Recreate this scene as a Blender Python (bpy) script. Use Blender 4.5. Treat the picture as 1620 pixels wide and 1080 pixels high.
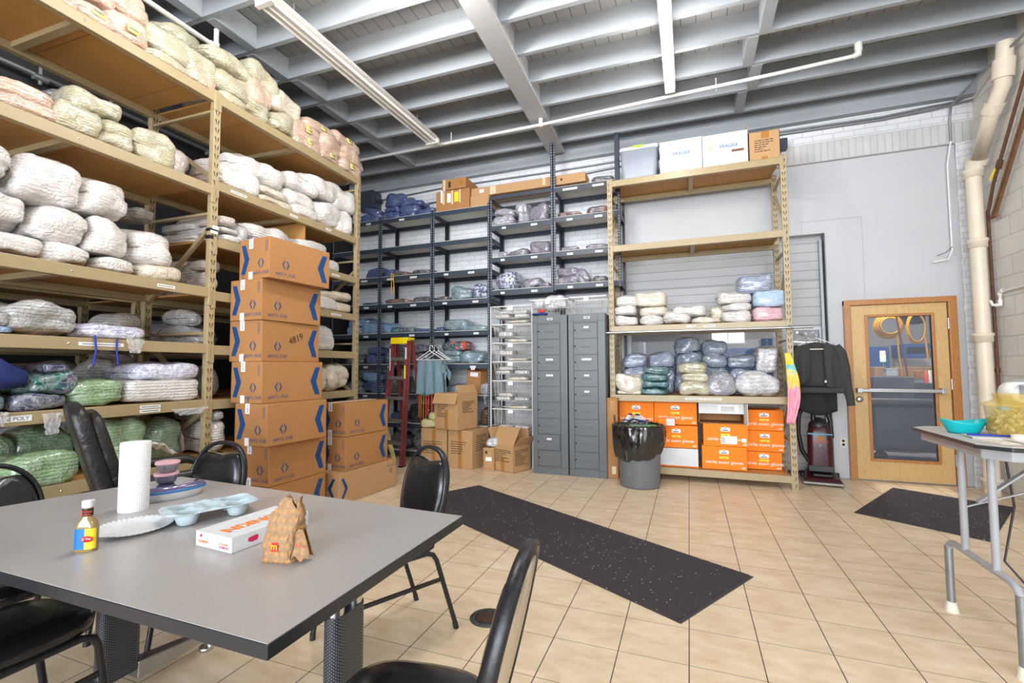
import bpy, bmesh, math, random
from mathutils import Vector, Matrix, noise, Euler
R = math.radians
PI = math.pi
S = bpy.context.scene
for o in list(bpy.data.objects): bpy.data.objects.remove(o)
COL = S.collection

# ---------------------------------------------------------------- camera
FPX, CW, CH, EYE = 738.11, 1620, 1080, 1.3249
RT = Vector((0.935206, 0.354078, -0.004286))
DN = Vector((-0.023812, 0.050807, -0.998425))
FW = Vector((-0.353302, 0.933835, 0.055947))
cam = bpy.data.cameras.new('camera'); camo = bpy.data.objects.new('camera', cam); COL.objects.link(camo)
cam.sensor_width = 36; cam.sensor_fit = 'HORIZONTAL'; cam.lens = FPX / CW * 36
cam.clip_start = .02; cam.clip_end = 100
m = Matrix((RT, -DN, -FW)).transposed().to_4x4(); m.translation = (0, 0, EYE)
camo.matrix_world = m
S.camera = camo

# ---------------------------------------------------------------- light
S.view_settings.view_transform = 'Standard'; S.view_settings.look = 'None'
S.view_settings.gamma = 1; S.view_settings.use_curve_mapping = False
S.view_settings.exposure = 0.0
W = bpy.data.worlds.new('world'); S.world = W; W.use_nodes = True
W.node_tree.nodes['Background'].inputs[0].default_value = (.80, .88, 1, 1)
W.node_tree.nodes['Background'].inputs[1].default_value = .8
def area(name, loc, rot, sx, sy, power, col):
    l = bpy.data.lights.new(name, 'AREA'); l.shape = 'RECTANGLE'; l.size = sx; l.size_y = sy; l.energy = power; l.color = col
    o = bpy.data.objects.new(name, l); COL.objects.link(o); o.location = loc; o.rotation_euler = rot; o.visible_camera = False
    return o
# area light for daylight through an assumed, unseen opening behind the camera
area('daylight_from_behind', (.4, -9.0, 2.6), (R(90), 0, 0), 11, 5.0, 2200, (.88, .93, 1))
# row a lights the built strip; rows b to d are added fill, unseen
def light_row(name, x, y, z, ln, power):
    for k in range(3):
        l = bpy.data.lights.new(name, 'POINT'); l.energy = power / 3; l.shadow_soft_size = .10; l.color = (1, .97, .93)
        o = bpy.data.objects.new(name, l); COL.objects.link(o); o.location = (x, y + (k - 1) * ln / 3, z)
light_row('strip_light_row_a', -.12, 4.0, 4.18, 2.4, 55)
light_row('unseen_fill_row_b', 2.2, 1.4, 4.18, 2.4, 60)
light_row('unseen_fill_row_c', -1.9, 2.2, 4.18, 2.0, 200)
light_row('unseen_fill_row_d', .3, -1.6, 4.18, 3.2, 60)

def ray(x, y):
    return RT * ((x - CW / 2) / FPX) + DN * ((y - CH / 2) / FPX) + FW
def at_y(x, y, Y):
    d = ray(x, y); s = Y / d.y; return Vector((d.x * s, Y, EYE + d.z * s))
def at_x(x, y, X):
    d = ray(x, y); s = X / d.x; return Vector((X, d.y * s, EYE + d.z * s))
def at_z(x, y, z):
    d = ray(x, y); s = (z - EYE) / d.z; return Vector((d.x * s, d.y * s, z))
KR = -0.0286                       # the tan racks on the left stand 1.64 degrees off the tile grid
def at_rack(x, y, x0):
    d = ray(x, y); s = x0 / (d.x - KR * d.y); return Vector((d.x * s, d.y * s, EYE + d.z * s))

# ---------------------------------------------------------------- helpers
def tag(o, label=None, cat=None, group=None, kind=None):
    if label: o['label'] = label
    if cat: o['category'] = cat
    if group: o['group'] = group
    if kind: o['kind'] = kind
    return o
def empty(name, loc=(0, 0, 0), rz=0, label=None, cat=None, group=None):
    o = bpy.data.objects.new(name, None); COL.objects.link(o); o.location = loc; o.rotation_euler = (0, 0, rz)
    o.empty_display_size = .1
    return tag(o, label, cat, group)
class MB:
    def __init__(s): s.v = []; s.f = []; s.sm = []
    def add(s, vs, fs, smooth=False):
        n = len(s.v); s.v += [tuple(v) for v in vs]; s.f += [tuple(i + n for i in f) for f in fs]; s.sm += [smooth] * len(fs); return s
    def box(s, x0, x1, y0, y1, z0, z1):
        return s.add([(x, y, z) for z in (z0, z1) for y in (y0, y1) for x in (x0, x1)],
                     [(0, 2, 3, 1), (4, 5, 7, 6), (0, 1, 5, 4), (2, 6, 7, 3), (0, 4, 6, 2), (1, 3, 7, 5)])
    def obox(s, c, size, rot=(0, 0, 0)):
        M_ = Euler(rot).to_matrix(); c = Vector(c); a, b, d = (k / 2 for k in size)
        return s.add([c + M_ @ Vector((x, y, z)) for z in (-d, d) for y in (-b, b) for x in (-a, a)],
                     [(0, 2, 3, 1), (4, 5, 7, 6), (0, 1, 5, 4), (2, 6, 7, 3), (0, 4, 6, 2), (1, 3, 7, 5)])
    def bar(s, p, q, w, h, up=(0, 0, 1)):
        p = Vector(p); q = Vector(q); d = (q - p).normalized(); up = Vector(up)
        if abs(d.dot(up)) > .98: up = Vector((1, 0, 0))
        a = d.cross(up).normalized() * w / 2; b = a.cross(d).normalized() * h / 2
        return s.add([p - a - b, p + a - b, p + a + b, p - a + b, q - a - b, q + a - b, q + a + b, q - a + b],
                     [(3, 2, 1, 0), (4, 5, 6, 7), (0, 1, 5, 4), (1, 2, 6, 5), (2, 3, 7, 6), (3, 0, 4, 7)])
    def tube(s, pts, r, n=10, cap=True, closed=False, ry=None):
        pts = [Vector(p) for p in pts]; N = len(pts); rs = r if isinstance(r, (list, tuple)) else [r] * N
        vs = []; fs = []; prev = None
        for i, p in enumerate(pts):
            if closed: d = (pts[(i + 1) % N] - pts[i - 1]).normalized()
            else: d = (pts[min(i + 1, N - 1)] - pts[max(i - 1, 0)]).normalized()
            if prev is None:
                a = d.orthogonal().normalized() if ry is None else (Vector(ry) - d * d.dot(Vector(ry))).normalized()
            else:
                a = prev - d * prev.dot(d)
                a = a.normalized() if a.length > 1e-6 else d.orthogonal().normalized()
            prev = a; b = d.cross(a)
            for k in range(n):
                t = 2 * PI * k / n; vs.append(p + (a * math.cos(t) + b * math.sin(t)) * rs[i])
        for i in range(N if closed else N - 1):
            j = (i + 1) % N
            for k in range(n):
                l = (k + 1) % n; fs.append((i * n + k, i * n + l, j * n + l, j * n + k))
        s.add(vs, fs, True)
        if cap and not closed:
            s.add(vs[:n], [tuple(reversed(range(n)))]); s.add(vs[-n:], [tuple(range(n))])
        return s
    def lathe(s, prof, c=(0, 0, 0), n=24, sx=1, sy=1, smooth=True, M_=None):
        vs = []; fs = []; c = Vector(c)
        for r, z in prof:
            for k in range(n):
                t = 2 * PI * k / n; p = Vector((r * math.cos(t) * sx, r * math.sin(t) * sy, z))
                if M_: p = M_ @ p
                vs.append(c + p)
        for i in range(len(prof) - 1):
            for k in range(n):
                l = (k + 1) % n; fs.append((i * n + k, i * n + l, (i + 1) * n + l, (i + 1) * n + k))
        s.add(vs, fs, smooth)
        if prof[0][0] > 1e-5: s.add(vs[:n], [tuple(reversed(range(n)))])
        if prof[-1][0] > 1e-5: s.add(vs[-n:], [tuple(range(n))])
        return s
    def prism(s, poly, o, u, v, t):
        """polygon in the (u,v) plane at o, thickness t along u x v"""
        o = Vector(o); u = Vector(u); v = Vector(v); w = u.cross(v).normalized() * t; n = len(poly)
        a = [o + u * p[0] + v * p[1] for p in poly]; b = [p + w for p in a]
        return s.add(a + b, [tuple(reversed(range(n))), tuple(range(n, 2 * n))] + [(i, (i + 1) % n, n + (i + 1) % n, n + i) for i in range(n)])
    def grid(s, nx, ny, fn, smooth=True, wrap=False):
        vs = [fn(i / (nx if wrap else nx - 1), j / (ny - 1)) for j in range(ny) for i in range(nx)]
        fs = []
        for j in range(ny - 1):
            for i in range(nx if wrap else nx - 1):
                k = (i + 1) % nx; fs.append((j * nx + i, j * nx + k, (j + 1) * nx + k, (j + 1) * nx + i))
        return s.add(vs, fs, smooth)
    def build(s, name, mat, parent=None, loc=(0, 0, 0), rot=(0, 0, 0), bevel=0, solid=0, subs=0, seg=2, autosm=False):
        me = bpy.data.meshes.new(name); me.from_pydata(s.v, [], s.f); me.validate(); me.update()
        if len(me.polygons) == len(s.sm): me.polygons.foreach_set('use_smooth', s.sm)
        elif any(s.sm): me.polygons.foreach_set('use_smooth', [True] * len(me.polygons))
        if any(s.sm):
            bm = bmesh.new(); bm.from_mesh(me); bmesh.ops.remove_doubles(bm, verts=bm.verts, dist=1e-6) if autosm else None
            bm.to_mesh(me); bm.free()
        if mat: me.materials.append(mat)
        o = bpy.data.objects.new(name, me); COL.objects.link(o); o.location = loc; o.rotation_euler = rot
        if parent: o.parent = parent
        if solid: q = o.modifiers.new('s', 'SOLIDIFY'); q.thickness = solid; q.offset = 0
        if subs: q = o.modifiers.new('u', 'SUBSURF'); q.levels = subs; q.render_levels = subs
        if bevel: q = o.modifiers.new('b', 'BEVEL'); q.width = bevel; q.segments = seg; q.limit_method = 'ANGLE'; q.angle_limit = R(40)
        return o
def kids(o): return [c for c in bpy.data.objects if c.parent == o]
CH_ = {}
def copy_tree(o, parent=None, cmap=None):
    if cmap is None:
        cmap = {}
        for c in bpy.data.objects:
            if c.parent: cmap.setdefault(c.parent.name, []).append(c)
    c = o.copy(); COL.objects.link(c); c.parent = parent
    for ch in cmap.get(o.name, []): copy_tree(ch, c, cmap)
    return c
def text(body, size, o, u, v, mat, parent, name='lettering', t=.0006, align='LEFT', width=1.0, bold=0):
    """flat lettering standing off a face: origin o, reading direction u, up direction v"""
    cu = bpy.data.curves.new(name, 'FONT'); cu.body = body; cu.size = size; cu.align_x = align; cu.extrude = t / 2; cu.resolution_u = 3; cu.offset = bold
    to = bpy.data.objects.new('t', cu); COL.objects.link(to)
    dg = bpy.context.evaluated_depsgraph_get(); me = bpy.data.meshes.new_from_object(to.evaluated_get(dg)); bpy.data.objects.remove(to)
    me.name = name
    u = Vector(u).normalized(); v = Vector(v).normalized(); w = u.cross(v)
    M_ = Matrix((u * width, v, w)).transposed().to_4x4(); M_.translation = Vector(o) + w * (t * .6)
    me.transform(M_); me.materials.clear(); me.materials.append(mat)
    ob = bpy.data.objects.new(name, me); COL.objects.link(ob); ob.parent = parent
    return ob

# ---------------------------------------------------------------- materials
class NT:
    def __init__(s, name):
        s.m = bpy.data.materials.new(name); s.m.use_nodes = True; s.t = s.m.node_tree; s.b = s.t.nodes['Principled BSDF']
    def n(s, typ, **k):
        q = s.t.nodes.new(typ)
        for a, b in k.items():
            if a.startswith('i_'):
                kk = a[2:]; kk = int(kk) if kk.isdigit() else kk.replace('_', ' '); s.set(q.inputs[kk], b)
            else: setattr(q, a, b)
        return q
    def set(s, inp, v):
        if hasattr(v, 'bl_rna') and v.bl_rna.identifier.startswith('NodeSocket'): s.t.links.new(v, inp)
        else: inp.default_value = v
    def m2(s, op, a, b=0.0, c=0.0):
        q = s.t.nodes.new('ShaderNodeMath'); q.operation = op; s.set(q.inputs[0], a); s.set(q.inputs[1], b); s.set(q.inputs[2], c); return q.outputs[0]
    def mix(s, f, a, b, typ='RGBA', blend='MIX'):
        q = s.t.nodes.new('ShaderNodeMix'); q.data_type = typ
        if typ == 'RGBA':
            q.blend_type = blend; s.set(q.inputs[0], f); s.set(q.inputs[6], a); s.set(q.inputs[7], b); return q.outputs[2]
        s.set(q.inputs[0], f); s.set(q.inputs[2], a); s.set(q.inputs[3], b); return q.outputs[0]
    def co(s, kind='Object'): return s.n('ShaderNodeTexCoord').outputs[kind]
    def mapping(s, vec, scale=(1, 1, 1), loc=(0, 0, 0), rot=(0, 0, 0)):
        q = s.n('ShaderNodeMapping'); s.set(q.inputs[0], vec); q.inputs[1].default_value = loc; q.inputs[2].default_value = rot; q.inputs[3].default_value = scale; return q.outputs[0]
    def noise(s, vec, scale, detail=3, dist=0, rough=.5):
        q = s.n('ShaderNodeTexNoise'); s.set(q.inputs['Vector'], vec); q.inputs['Scale'].default_value = scale; q.inputs['Detail'].default_value = detail
        q.inputs['Distortion'].default_value = dist; q.inputs['Roughness'].default_value = rough; return q.outputs[0]
    def ramp(s, f, stops, interp='LINEAR'):
        q = s.n('ShaderNodeValToRGB'); s.set(q.inputs[0], f); q.color_ramp.interpolation = interp
        while len(q.color_ramp.elements) > 1: q.color_ramp.elements.remove(q.color_ramp.elements[0])
        q.color_ramp.elements[0].position = stops[0][0]; q.color_ramp.elements[0].color = c4(stops[0][1])
        for p, c in stops[1:]: e = q.color_ramp.elements.new(p); e.color = c4(c)
        return q.outputs[0]
    def xyz(s, vec):
        q = s.n('ShaderNodeSeparateXYZ'); s.set(q.inputs[0], vec); return q.outputs
    def bump(s, h, strength=.3, dist=.01, normal=None):
        q = s.n('ShaderNodeBump'); s.set(q.inputs['Height'], h); q.inputs['Strength'].default_value = strength; q.inputs['Distance'].default_value = dist
        if normal is not None: s.set(q.inputs['Normal'], normal)
        s.t.links.new(q.outputs[0], s.b.inputs['Normal']); return q.outputs[0]
    def out(s, col=None, rough=None, metal=None, **k):
        if col is not None: s.set(s.b.inputs['Base Color'], c4(col) if isinstance(col, (tuple, list)) else col)
        if rough is not None: s.set(s.b.inputs['Roughness'], rough)
        if metal is not None: s.b.inputs['Metallic'].default_value = metal
        for a, b in k.items(): s.set(s.b.inputs[a.replace('_', ' ')], b)
        return s.m
def c4(c):
    if isinstance(c, (int, float)): return (c, c, c, 1)
    return (c[0], c[1], c[2], 1) if len(c) == 3 else c
def sr(r, g, b):
    f = lambda x: ((x / 255 + .055) / 1.055) ** 2.4 if x > 10 else x / 255 / 12.92
    return (f(r), f(g), f(b))
def flat(name, col, rough=.5, metal=0, nz=.06, scale=12, bump=0, **k):
    t = NT(name); n = t.noise(t.co(), scale, 4); a = tuple(c * (1 - nz) for c in col); b = tuple(min(1, c * (1 + nz)) for c in col)
    c = t.ramp(n, [(.3, a), (.7, b)])
    if bump: t.bump(t.noise(t.co(), scale * 8, 3), bump, .002)
    return t.out(c, rough, metal, **k)
M = {}
def tile_mat():
    t = NT('beige_floor_tile'); co = t.co(); x, y, z = t.xyz(co)
    T = .311; u = t.m2('DIVIDE', t.m2('ADD', x, 2.0981 * T), T); v = t.m2('DIVIDE', t.m2('ADD', y, 6.6406 * T - 20 * T), T)
    def line(w, half):
        f = t.m2('FRACT', w); d = t.m2('MINIMUM', f, t.m2('SUBTRACT', 1.0, f)); return t.m2('LESS_THAN', d, half)
    gu = line(u, .0075); gv = line(v, .0055); g = t.m2('MAXIMUM', gu, gv)
    cell = t.n('ShaderNodeCombineXYZ'); t.set(cell.inputs[0], t.m2('FLOOR', u)); t.set(cell.inputs[1], t.m2('FLOOR', v))
    wn = t.n('ShaderNodeTexWhiteNoise'); t.set(wn.inputs['Vector'], cell.outputs[0])
    n1 = t.noise(t.mapping(co, (1, 2.2, 1), rot=(0, 0, .6)), 5, 6, .4, .6)
    base = t.ramp(n1, [(.28, sr(214, 187, 151)), (.5, sr(227, 205, 173)), (.72, sr(240, 222, 196))])
    base = t.mix(t.m2('MULTIPLY', wn.outputs[0], .12), base, c4(sr(196, 172, 140)))
    dirt = t.m2('GREATER_THAN', t.noise(co, 34, 2), .79)
    base = t.mix(t.m2('MULTIPLY', dirt, .35), base, c4(sr(120, 95, 70)))
    gcol = t.mix(gu, c4(sr(128, 112, 96)), c4(sr(62, 54, 48)))
    c = t.mix(g, base, gcol)
    t.bump(t.m2('ADD', t.m2('MULTIPLY', g, -1.0), t.m2('MULTIPLY', t.noise(co, 60, 3), .05)), .35, .004)
    r = t.mix(g, (.34, .34, .34, 1), (.8, .8, .8, 1))
    return t.out(c, r)
def brick_mat(name, c1, c2, mortar, bw, bh, msz=.012, bumpd=.012, plane='XZ', off=.5, rough=.6, strength=.6, nz=.5):
    t = NT(name); x, y, z = t.xyz(t.co()); cb = t.n('ShaderNodeCombineXYZ')
    t.set(cb.inputs[0], {'X': x, 'Y': y}[plane[0]]); t.set(cb.inputs[1], z)
    b = t.n('ShaderNodeTexBrick', offset=off); t.set(b.inputs['Vector'], cb.outputs[0])
    for k, vv in (('Color1', c4(c1)), ('Color2', c4(c2)), ('Mortar', c4(mortar)), ('Scale', 1.0), ('Mortar Size', msz), ('Mortar Smooth', .4), ('Brick Width', bw), ('Row Height', bh), ('Bias', 0.0)):
        b.inputs[k].default_value = vv
    n = t.noise(t.co(), 2.2, 6, .3, .6); st = t.ramp(n, [(.35, (.80, .80, .80)), (.65, (1, 1, 1))])
    c = t.mix(nz, b.outputs[0], st, blend='MULTIPLY')
    h = t.m2('ADD', t.m2('MULTIPLY', b.outputs[1], -1.0), t.m2('MULTIPLY', t.noise(t.co(), 38, 4), .35))
    t.bump(h, strength, bumpd); return t.out(c, rough)
def post_mat(name, col, kind):
    """painted steel upright: teardrop or round punchings in its faces"""
    t = NT(name); co = t.co(); x, y, z = t.xyz(co)
    if kind == 'tear':
        p = .0747; f = t.m2('MULTIPLY', t.m2('FRACT', t.m2('DIVIDE', z, p)), p)
        inz = t.m2('MULTIPLY', t.m2('GREATER_THAN', f, .018), t.m2('LESS_THAN', f, .058))
        cx = t.m2('ADD', .006, t.m2('MULTIPLY', t.m2('SUBTRACT', f, .018), .22))
        wd = t.m2('ADD', .0022, t.m2('MULTIPLY', t.m2('SUBTRACT', f, .018), .085))
        d = t.m2('ABSOLUTE', t.m2('SUBTRACT', t.m2('ABSOLUTE', x), cx))
        hole = t.m2('MULTIPLY', inz, t.m2('LESS_THAN', d, wd))
        g = t.n('ShaderNodeNewGeometry'); # only on the front and back faces
        nx, ny, nz_ = t.xyz(t.co('Normal')); hole = t.m2('MULTIPLY', hole, t.m2('GREATER_THAN', t.m2('ABSOLUTE', ny), .7))
        hc = sr(38, 34, 28)
    else:
        p = .0381; f = t.m2('SUBTRACT', t.m2('MULTIPLY', t.m2('FRACT', t.m2('DIVIDE', z, p)), p), p / 2)
        nx, ny, nz_ = t.xyz(t.co('Normal')); on = t.m2('GREATER_THAN', t.m2('ABSOLUTE', ny), .7)
        w = t.m2('ADD', t.m2('MULTIPLY', x, on), t.m2('MULTIPLY', y, t.m2('SUBTRACT', 1.0, on)))
        d = t.m2('SQRT', t.m2('ADD', t.m2('MULTIPLY', t.m2('MULTIPLY', f, f), .35), t.m2('MULTIPLY', w, w)))
        hole = t.m2('LESS_THAN', d, .0052); hc = sr(168, 172, 176)
        if 'dark' in kind: hc = sr(10, 10, 12)
    n = t.ramp(t.noise(co, 9, 4), [(.3, tuple(c * .9 for c in col)), (.7, tuple(c * 1.08 for c in col))])
    return t.out(t.mix(hole, n, c4(hc)), .42)
def wood(name, c1, c2, sc=3, grain='Z', rough=.4, coat=.2):
    t = NT(name); s = {'Z': (6, 6, .5), 'X': (.5, 6, 6)}[grain]
    n = t.noise(t.mapping(t.co(), s), sc, 5, 2.2); w = t.m2('FRACT', t.m2('MULTIPLY', n, 9.0))
    w = t.m2('ABSOLUTE', t.m2('SUBTRACT', w, .5))
    c = t.ramp(w, [(.0, c2), (.12, c1), (.5, tuple(min(1, k * 1.06) for k in c1))])
    return t.out(c, rough, Coat_Weight=coat, Coat_Roughness=.3)
def wrap(name, c1, c2, lay=55, ls=.5, film=.35, fs=9, rough=.45, shade=.55, coat=.55, axis='Z', fcol=(.80, .81, .83), patch=None, pl=False):
    """folded textile in clear plastic film: fold layers with painted shade, crinkled milky film with painted highlights, specular coat"""
    t = NT(name); co = t.co(); oi = t.n('ShaderNodeObjectInfo')
    off = t.n('ShaderNodeVectorMath', operation='ADD'); t.set(off.inputs[0], co)
    sc = t.n('ShaderNodeVectorMath', operation='SCALE'); cbx = t.n('ShaderNodeCombineXYZ')
    for i in range(3): t.set(cbx.inputs[i], oi.outputs['Random'])
    t.set(sc.inputs[0], cbx.outputs[0]); sc.inputs['Scale'].default_value = 7.3; t.set(off.inputs[1], sc.outputs[0]); P = off.outputs[0]
    w = t.n('ShaderNodeTexWave', bands_direction=axis, wave_profile='SIN'); t.set(w.inputs['Vector'], P)
    w.inputs['Scale'].default_value = lay * 1.5 / 6.28; w.inputs['Distortion'].default_value = 1.6 if pl else 5.0; w.inputs['Detail'].default_value = 3.5; w.inputs['Detail Scale'].default_value = .9; w.inputs['Detail Roughness'].default_value = .6
    lay_ = w.outputs['Fac']; msk = 1.0 if pl else t.ramp(t.noise(P, 4.5, 3, .6), [(.42, (.04, .04, .04)), (.64, (1, 1, 1))])
    ln = t.m2('MULTIPLY', t.ramp(lay_, [(.0, (1, 1, 1)), (.30 if pl else .20, (0, 0, 0))]), msk)
    base = t.mix(lay_, c4(c1), c4(c2)); base = t.mix(ln, base, c4(tuple(c * (shade + .12) for c in c1)))  # fold lines darkened in the colour, as shade between the layers
    if patch: base = t.mix(t.m2('GREATER_THAN', t.noise(P, patch[1], 2), .5), base, c4(patch[0]))
    cr = t.m2('ABSOLUTE', t.m2('SUBTRACT', t.noise(P, fs * 1.1, 4, 1.6, .6), .5))
    crease = t.ramp(cr, [(.0, (1, 1, 1)), (.07, (0, 0, 0))])
    fm = t.ramp(t.noise(P, fs * .8, 5, 1.2, .65), [(.46, (0, 0, 0)), (.66, (1, 1, 1))])
    fm2 = t.m2('MAXIMUM', t.m2('MULTIPLY', crease, .8), fm)
    col = t.mix(t.m2('MULTIPLY', fm2, film), base, c4(fcol))  # milky film together with its highlights, mixed into the colour
    h = t.m2('ADD', t.m2('MULTIPLY', t.m2('MULTIPLY', lay_, msk), ls * .55), t.m2('ADD', t.m2('MULTIPLY', crease, .55), t.m2('MULTIPLY', t.noise(P, fs * 2.6, 4, 1.5, .6), .9)))
    t.bump(h, .65, .015)
    return t.out(col, rough, Coat_Weight=min(1, coat + .3), Coat_Roughness=.12)
def card(name, c1, c2):
    t = NT(name); x = t.co(); n = t.noise(t.mapping(x, (1, 1, 9)), 30, 4)
    c = t.ramp(n, [(.3, c1), (.7, c2)]); n2 = t.noise(x, 4, 4)
    c = t.mix(t.m2('MULTIPLY', n2, .25), c, c4(tuple(k * .8 for k in c1)))
    t.bump(t.noise(x, 5, 3), .12, .01); return t.out(c, .75)
M['tile'] = tile_mat()
M['brick'] = brick_mat('white_painted_brick', sr(226, 228, 231), sr(218, 221, 225), sr(206, 208, 213), .215, .072, .006)
M['block'] = brick_mat('white_painted_block', sr(226, 222, 214), sr(219, 216, 209), sr(204, 200, 192), .406, .203, .007, plane='YZ')
M['soldier'] = brick_mat('white_painted_soldier_brick', sr(205, 204, 202), sr(198, 197, 196), sr(196, 194, 192), .072, .24, .007, off=0)
M['drywall'] = flat('white_painted_board', sr(190, 192, 195), .55, nz=.025, scale=2)
M['darkwall'] = flat('dark_wall', sr(40, 41, 44), .7)
M['ceil'] = flat('blue_grey_ceiling_paint', sr(160, 166, 172), .55, nz=.05, scale=3)
def boards():
    t = NT('grey_ceiling_boards'); x, y, z = t.xyz(t.co()); f = t.m2('FRACT', t.m2('DIVIDE', x, .14)); g = t.m2('LESS_THAN', f, .05)
    c = t.mix(g, c4(sr(158, 158, 158)), c4(sr(88, 86, 84))); c = t.mix(.4, c, t.ramp(t.noise(t.co(), 3, 5), [(.3, (.7, .7, .7)), (.7, (1, 1, 1))]), blend='MULTIPLY')
    t.bump(t.m2('MULTIPLY', g, -1.0), .5, .008); return t.out(c, .7)
M['boards'] = boards()
M['beam'] = flat('pale_grey_beam_paint', sr(180, 180, 182), .5, nz=.04)
M['tan'] = flat('tan_rack_paint', sr(162, 144, 108), .34, nz=.04)
M['tanpost'] = post_mat('tan_punched_upright', sr(168, 150, 114), 'tear')
def particle(name, c1, c2):
    t = NT(name); n = t.noise(t.co(), 150, 4, 0, .7); n2 = t.noise(t.co(), 2.5, 3)
    c = t.ramp(n, [(.35, c1), (.65, c2)]); c = t.mix(t.m2('MULTIPLY', n2, .3), c, c4(tuple(k * .75 for k in c1)))
    x, y, z = t.xyz(t.co()); s = t.m2('LESS_THAN', t.m2('FRACT', t.m2('DIVIDE', x, .62)), .006); c = t.mix(s, c, c4(sr(80, 50, 25)))
    return t.out(c, .6)
M['deck'] = particle('orange_brown_particle_board', sr(176, 126, 66), sr(200, 150, 86))
M['slate'] = flat('blue_grey_shelf_paint', sr(54, 63, 76), .4, nz=.05)
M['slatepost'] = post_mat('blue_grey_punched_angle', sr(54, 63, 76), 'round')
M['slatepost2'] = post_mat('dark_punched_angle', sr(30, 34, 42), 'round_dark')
M['whiteboard'] = flat('white_shelf_board', sr(214, 210, 200), .6, nz=.04)
M['cream_edge'] = flat('cream_board_edge', sr(222, 214, 198), .6)
M['paper'] = flat('white_paper_label', sr(238, 238, 236), .6, nz=.02)
M['printed'] = flat('grey_print', sr(110, 112, 118), .7)
M['black'] = flat('black_plastic', (.012, .012, .013), .38)
M['blackmat'] = flat('black_cloth', (.014, .014, .016), .85, nz=.3)
M['vinyl'] = flat('black_vinyl', (.010, .010, .012), .26, nz=.2, scale=6, Coat_Weight=.4, Coat_Roughness=.2)
def leather():
    t = NT('black_leather'); co = t.co(); n = t.noise(co, 7, 4, 1.0); n2 = t.noise(co, 90, 2)
    t.bump(t.m2('ADD', n, t.m2('MULTIPLY', n2, .08)), .5, .03); return t.out((.012, .010, .010), .42)
M['leather'] = leather()
M['frameblk'] = flat('hammered_black_frame', (.030, .030, .034), .24, metal=.5, nz=.2, scale=60, bump=.3)
M['frametan'] = flat('tan_chair_back_panel', sr(196, 182, 160), .45, nz=.05)
M['chrome'] = flat('brushed_steel', (.62, .63, .65), .25, metal=1, nz=.04)
M['steel'] = flat('satin_steel', (.45, .46, .47), .38, metal=1, nz=.05)
M['galv'] = flat('galvanised_conduit', sr(140, 144, 146), .4, metal=.6, nz=.08)
M['lam'] = flat('grey_laminate', sr(166, 161, 158), .33, nz=.05, scale=160)
M['lamedge'] = flat('dark_table_edging', (.022, .023, .027), .3)
M['folding'] = flat('pale_grey_folding_table', sr(186, 182, 176), .4, nz=.03)
M['foldleg'] = flat('grey_table_legs', sr(160, 162, 166), .4, nz=.05)
M['locker'] = flat('grey_locker_paint', sr(90, 94, 97), .38, nz=.035, scale=5)
M['lockerline'] = flat('locker_gap', sr(44, 46, 48), .8)
M['card'] = card('brown_cardboard', sr(164, 114, 66), sr(178, 127, 77))
M['card2'] = card('pale_brown_cardboard', sr(178, 138, 94), sr(192, 152, 108))
M['cardedge'] = flat('cardboard_cut_edge', sr(150, 108, 66), .8)
M['tape'] = flat('brown_packing_tape', sr(172, 120, 62), .2, nz=.05, Coat_Weight=.5)
M['cleartape'] = flat('pale_packing_tape', sr(214, 196, 166), .2, nz=.04)
M['logoblue'] = flat('blue_carton_print', sr(4, 64, 120), .6, nz=.03)
M['logodark'] = flat('dark_blue_carton_print', sr(46, 72, 112), .6)
M['ink'] = flat('black_ink', sr(58, 46, 36), .7)
M['orange'] = card('orange_carton', sr(240, 124, 12), sr(250, 136, 20))
M['whitecard'] = card('white_carton', sr(206, 209, 212), sr(220, 222, 224))
M['whiteprint'] = flat('white_carton_print', sr(248, 240, 230), .6, nz=.01)
M['yellow'] = flat('yellow_label', sr(240, 214, 40), .5, nz=.02)
M['paleyellow'] = flat('pale_yellow_note', sr(236, 222, 130), .6, nz=.03)
M['fragile'] = flat('blue_fragile_print', sr(48, 110, 176), .6)
M['peachlabel'] = flat('peach_label', sr(248, 218, 176), .6)
M['oakframe'] = wood('oak_door_frame', sr(176, 118, 58), sr(144, 88, 40), 3, 'Z', .35, .4)
M['birch'] = wood('birch_veneer_door', sr(200, 164, 108), sr(184, 146, 90), 2.2, 'Z', .38, .35)
M['pvc'] = flat('cream_pvc_pipe', sr(226, 214, 194), .4, nz=.07, scale=4)
M['pvcwhite'] = flat('white_pvc', sr(232, 230, 224), .4, nz=.03)
M['rust'] = flat('rusty_brown_pipe', sr(92, 60, 40), .55, nz=.25, scale=14)
M['copper'] = flat('weathered_copper_pipe', sr(112, 76, 48), .45, nz=.2, scale=10)
M['pipewhite'] = flat('painted_sprinkler_pipe', sr(216, 214, 210), .45, nz=.04)
M['fixture'] = flat('white_enamel_fixture', sr(226, 222, 216), .35, nz=.02)
def mat_mat():
    t = NT('charcoal_entrance_mat'); co = t.co(); n = t.noise(co, 240, 2, 0, .8)
    c = t.ramp(n, [(.3, sr(46, 40, 44)), (.7, sr(74, 66, 72))])
    v = t.n('ShaderNodeTexVoronoi'); t.set(v.inputs['Vector'], co); v.inputs['Scale'].default_value = 26
    cl = t.m2('GREATER_THAN', t.noise(co, 2.3, 3), .47)
    sp = t.m2('MULTIPLY', t.m2('LESS_THAN', v.outputs['Distance'], .115), cl); c = t.mix(sp, c, c4(sr(206, 200, 196)))
    v2 = t.n('ShaderNodeTexVoronoi'); t.set(v2.inputs['Vector'], co); v2.inputs['Scale'].default_value = 60
    sp2 = t.m2('LESS_THAN', v2.outputs['Distance'], .075); c = t.mix(t.m2('MULTIPLY', sp2, .7), c, c4(sr(190, 184, 190)))
    t.bump(n, .8, .006); return t.out(c, .95)
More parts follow.
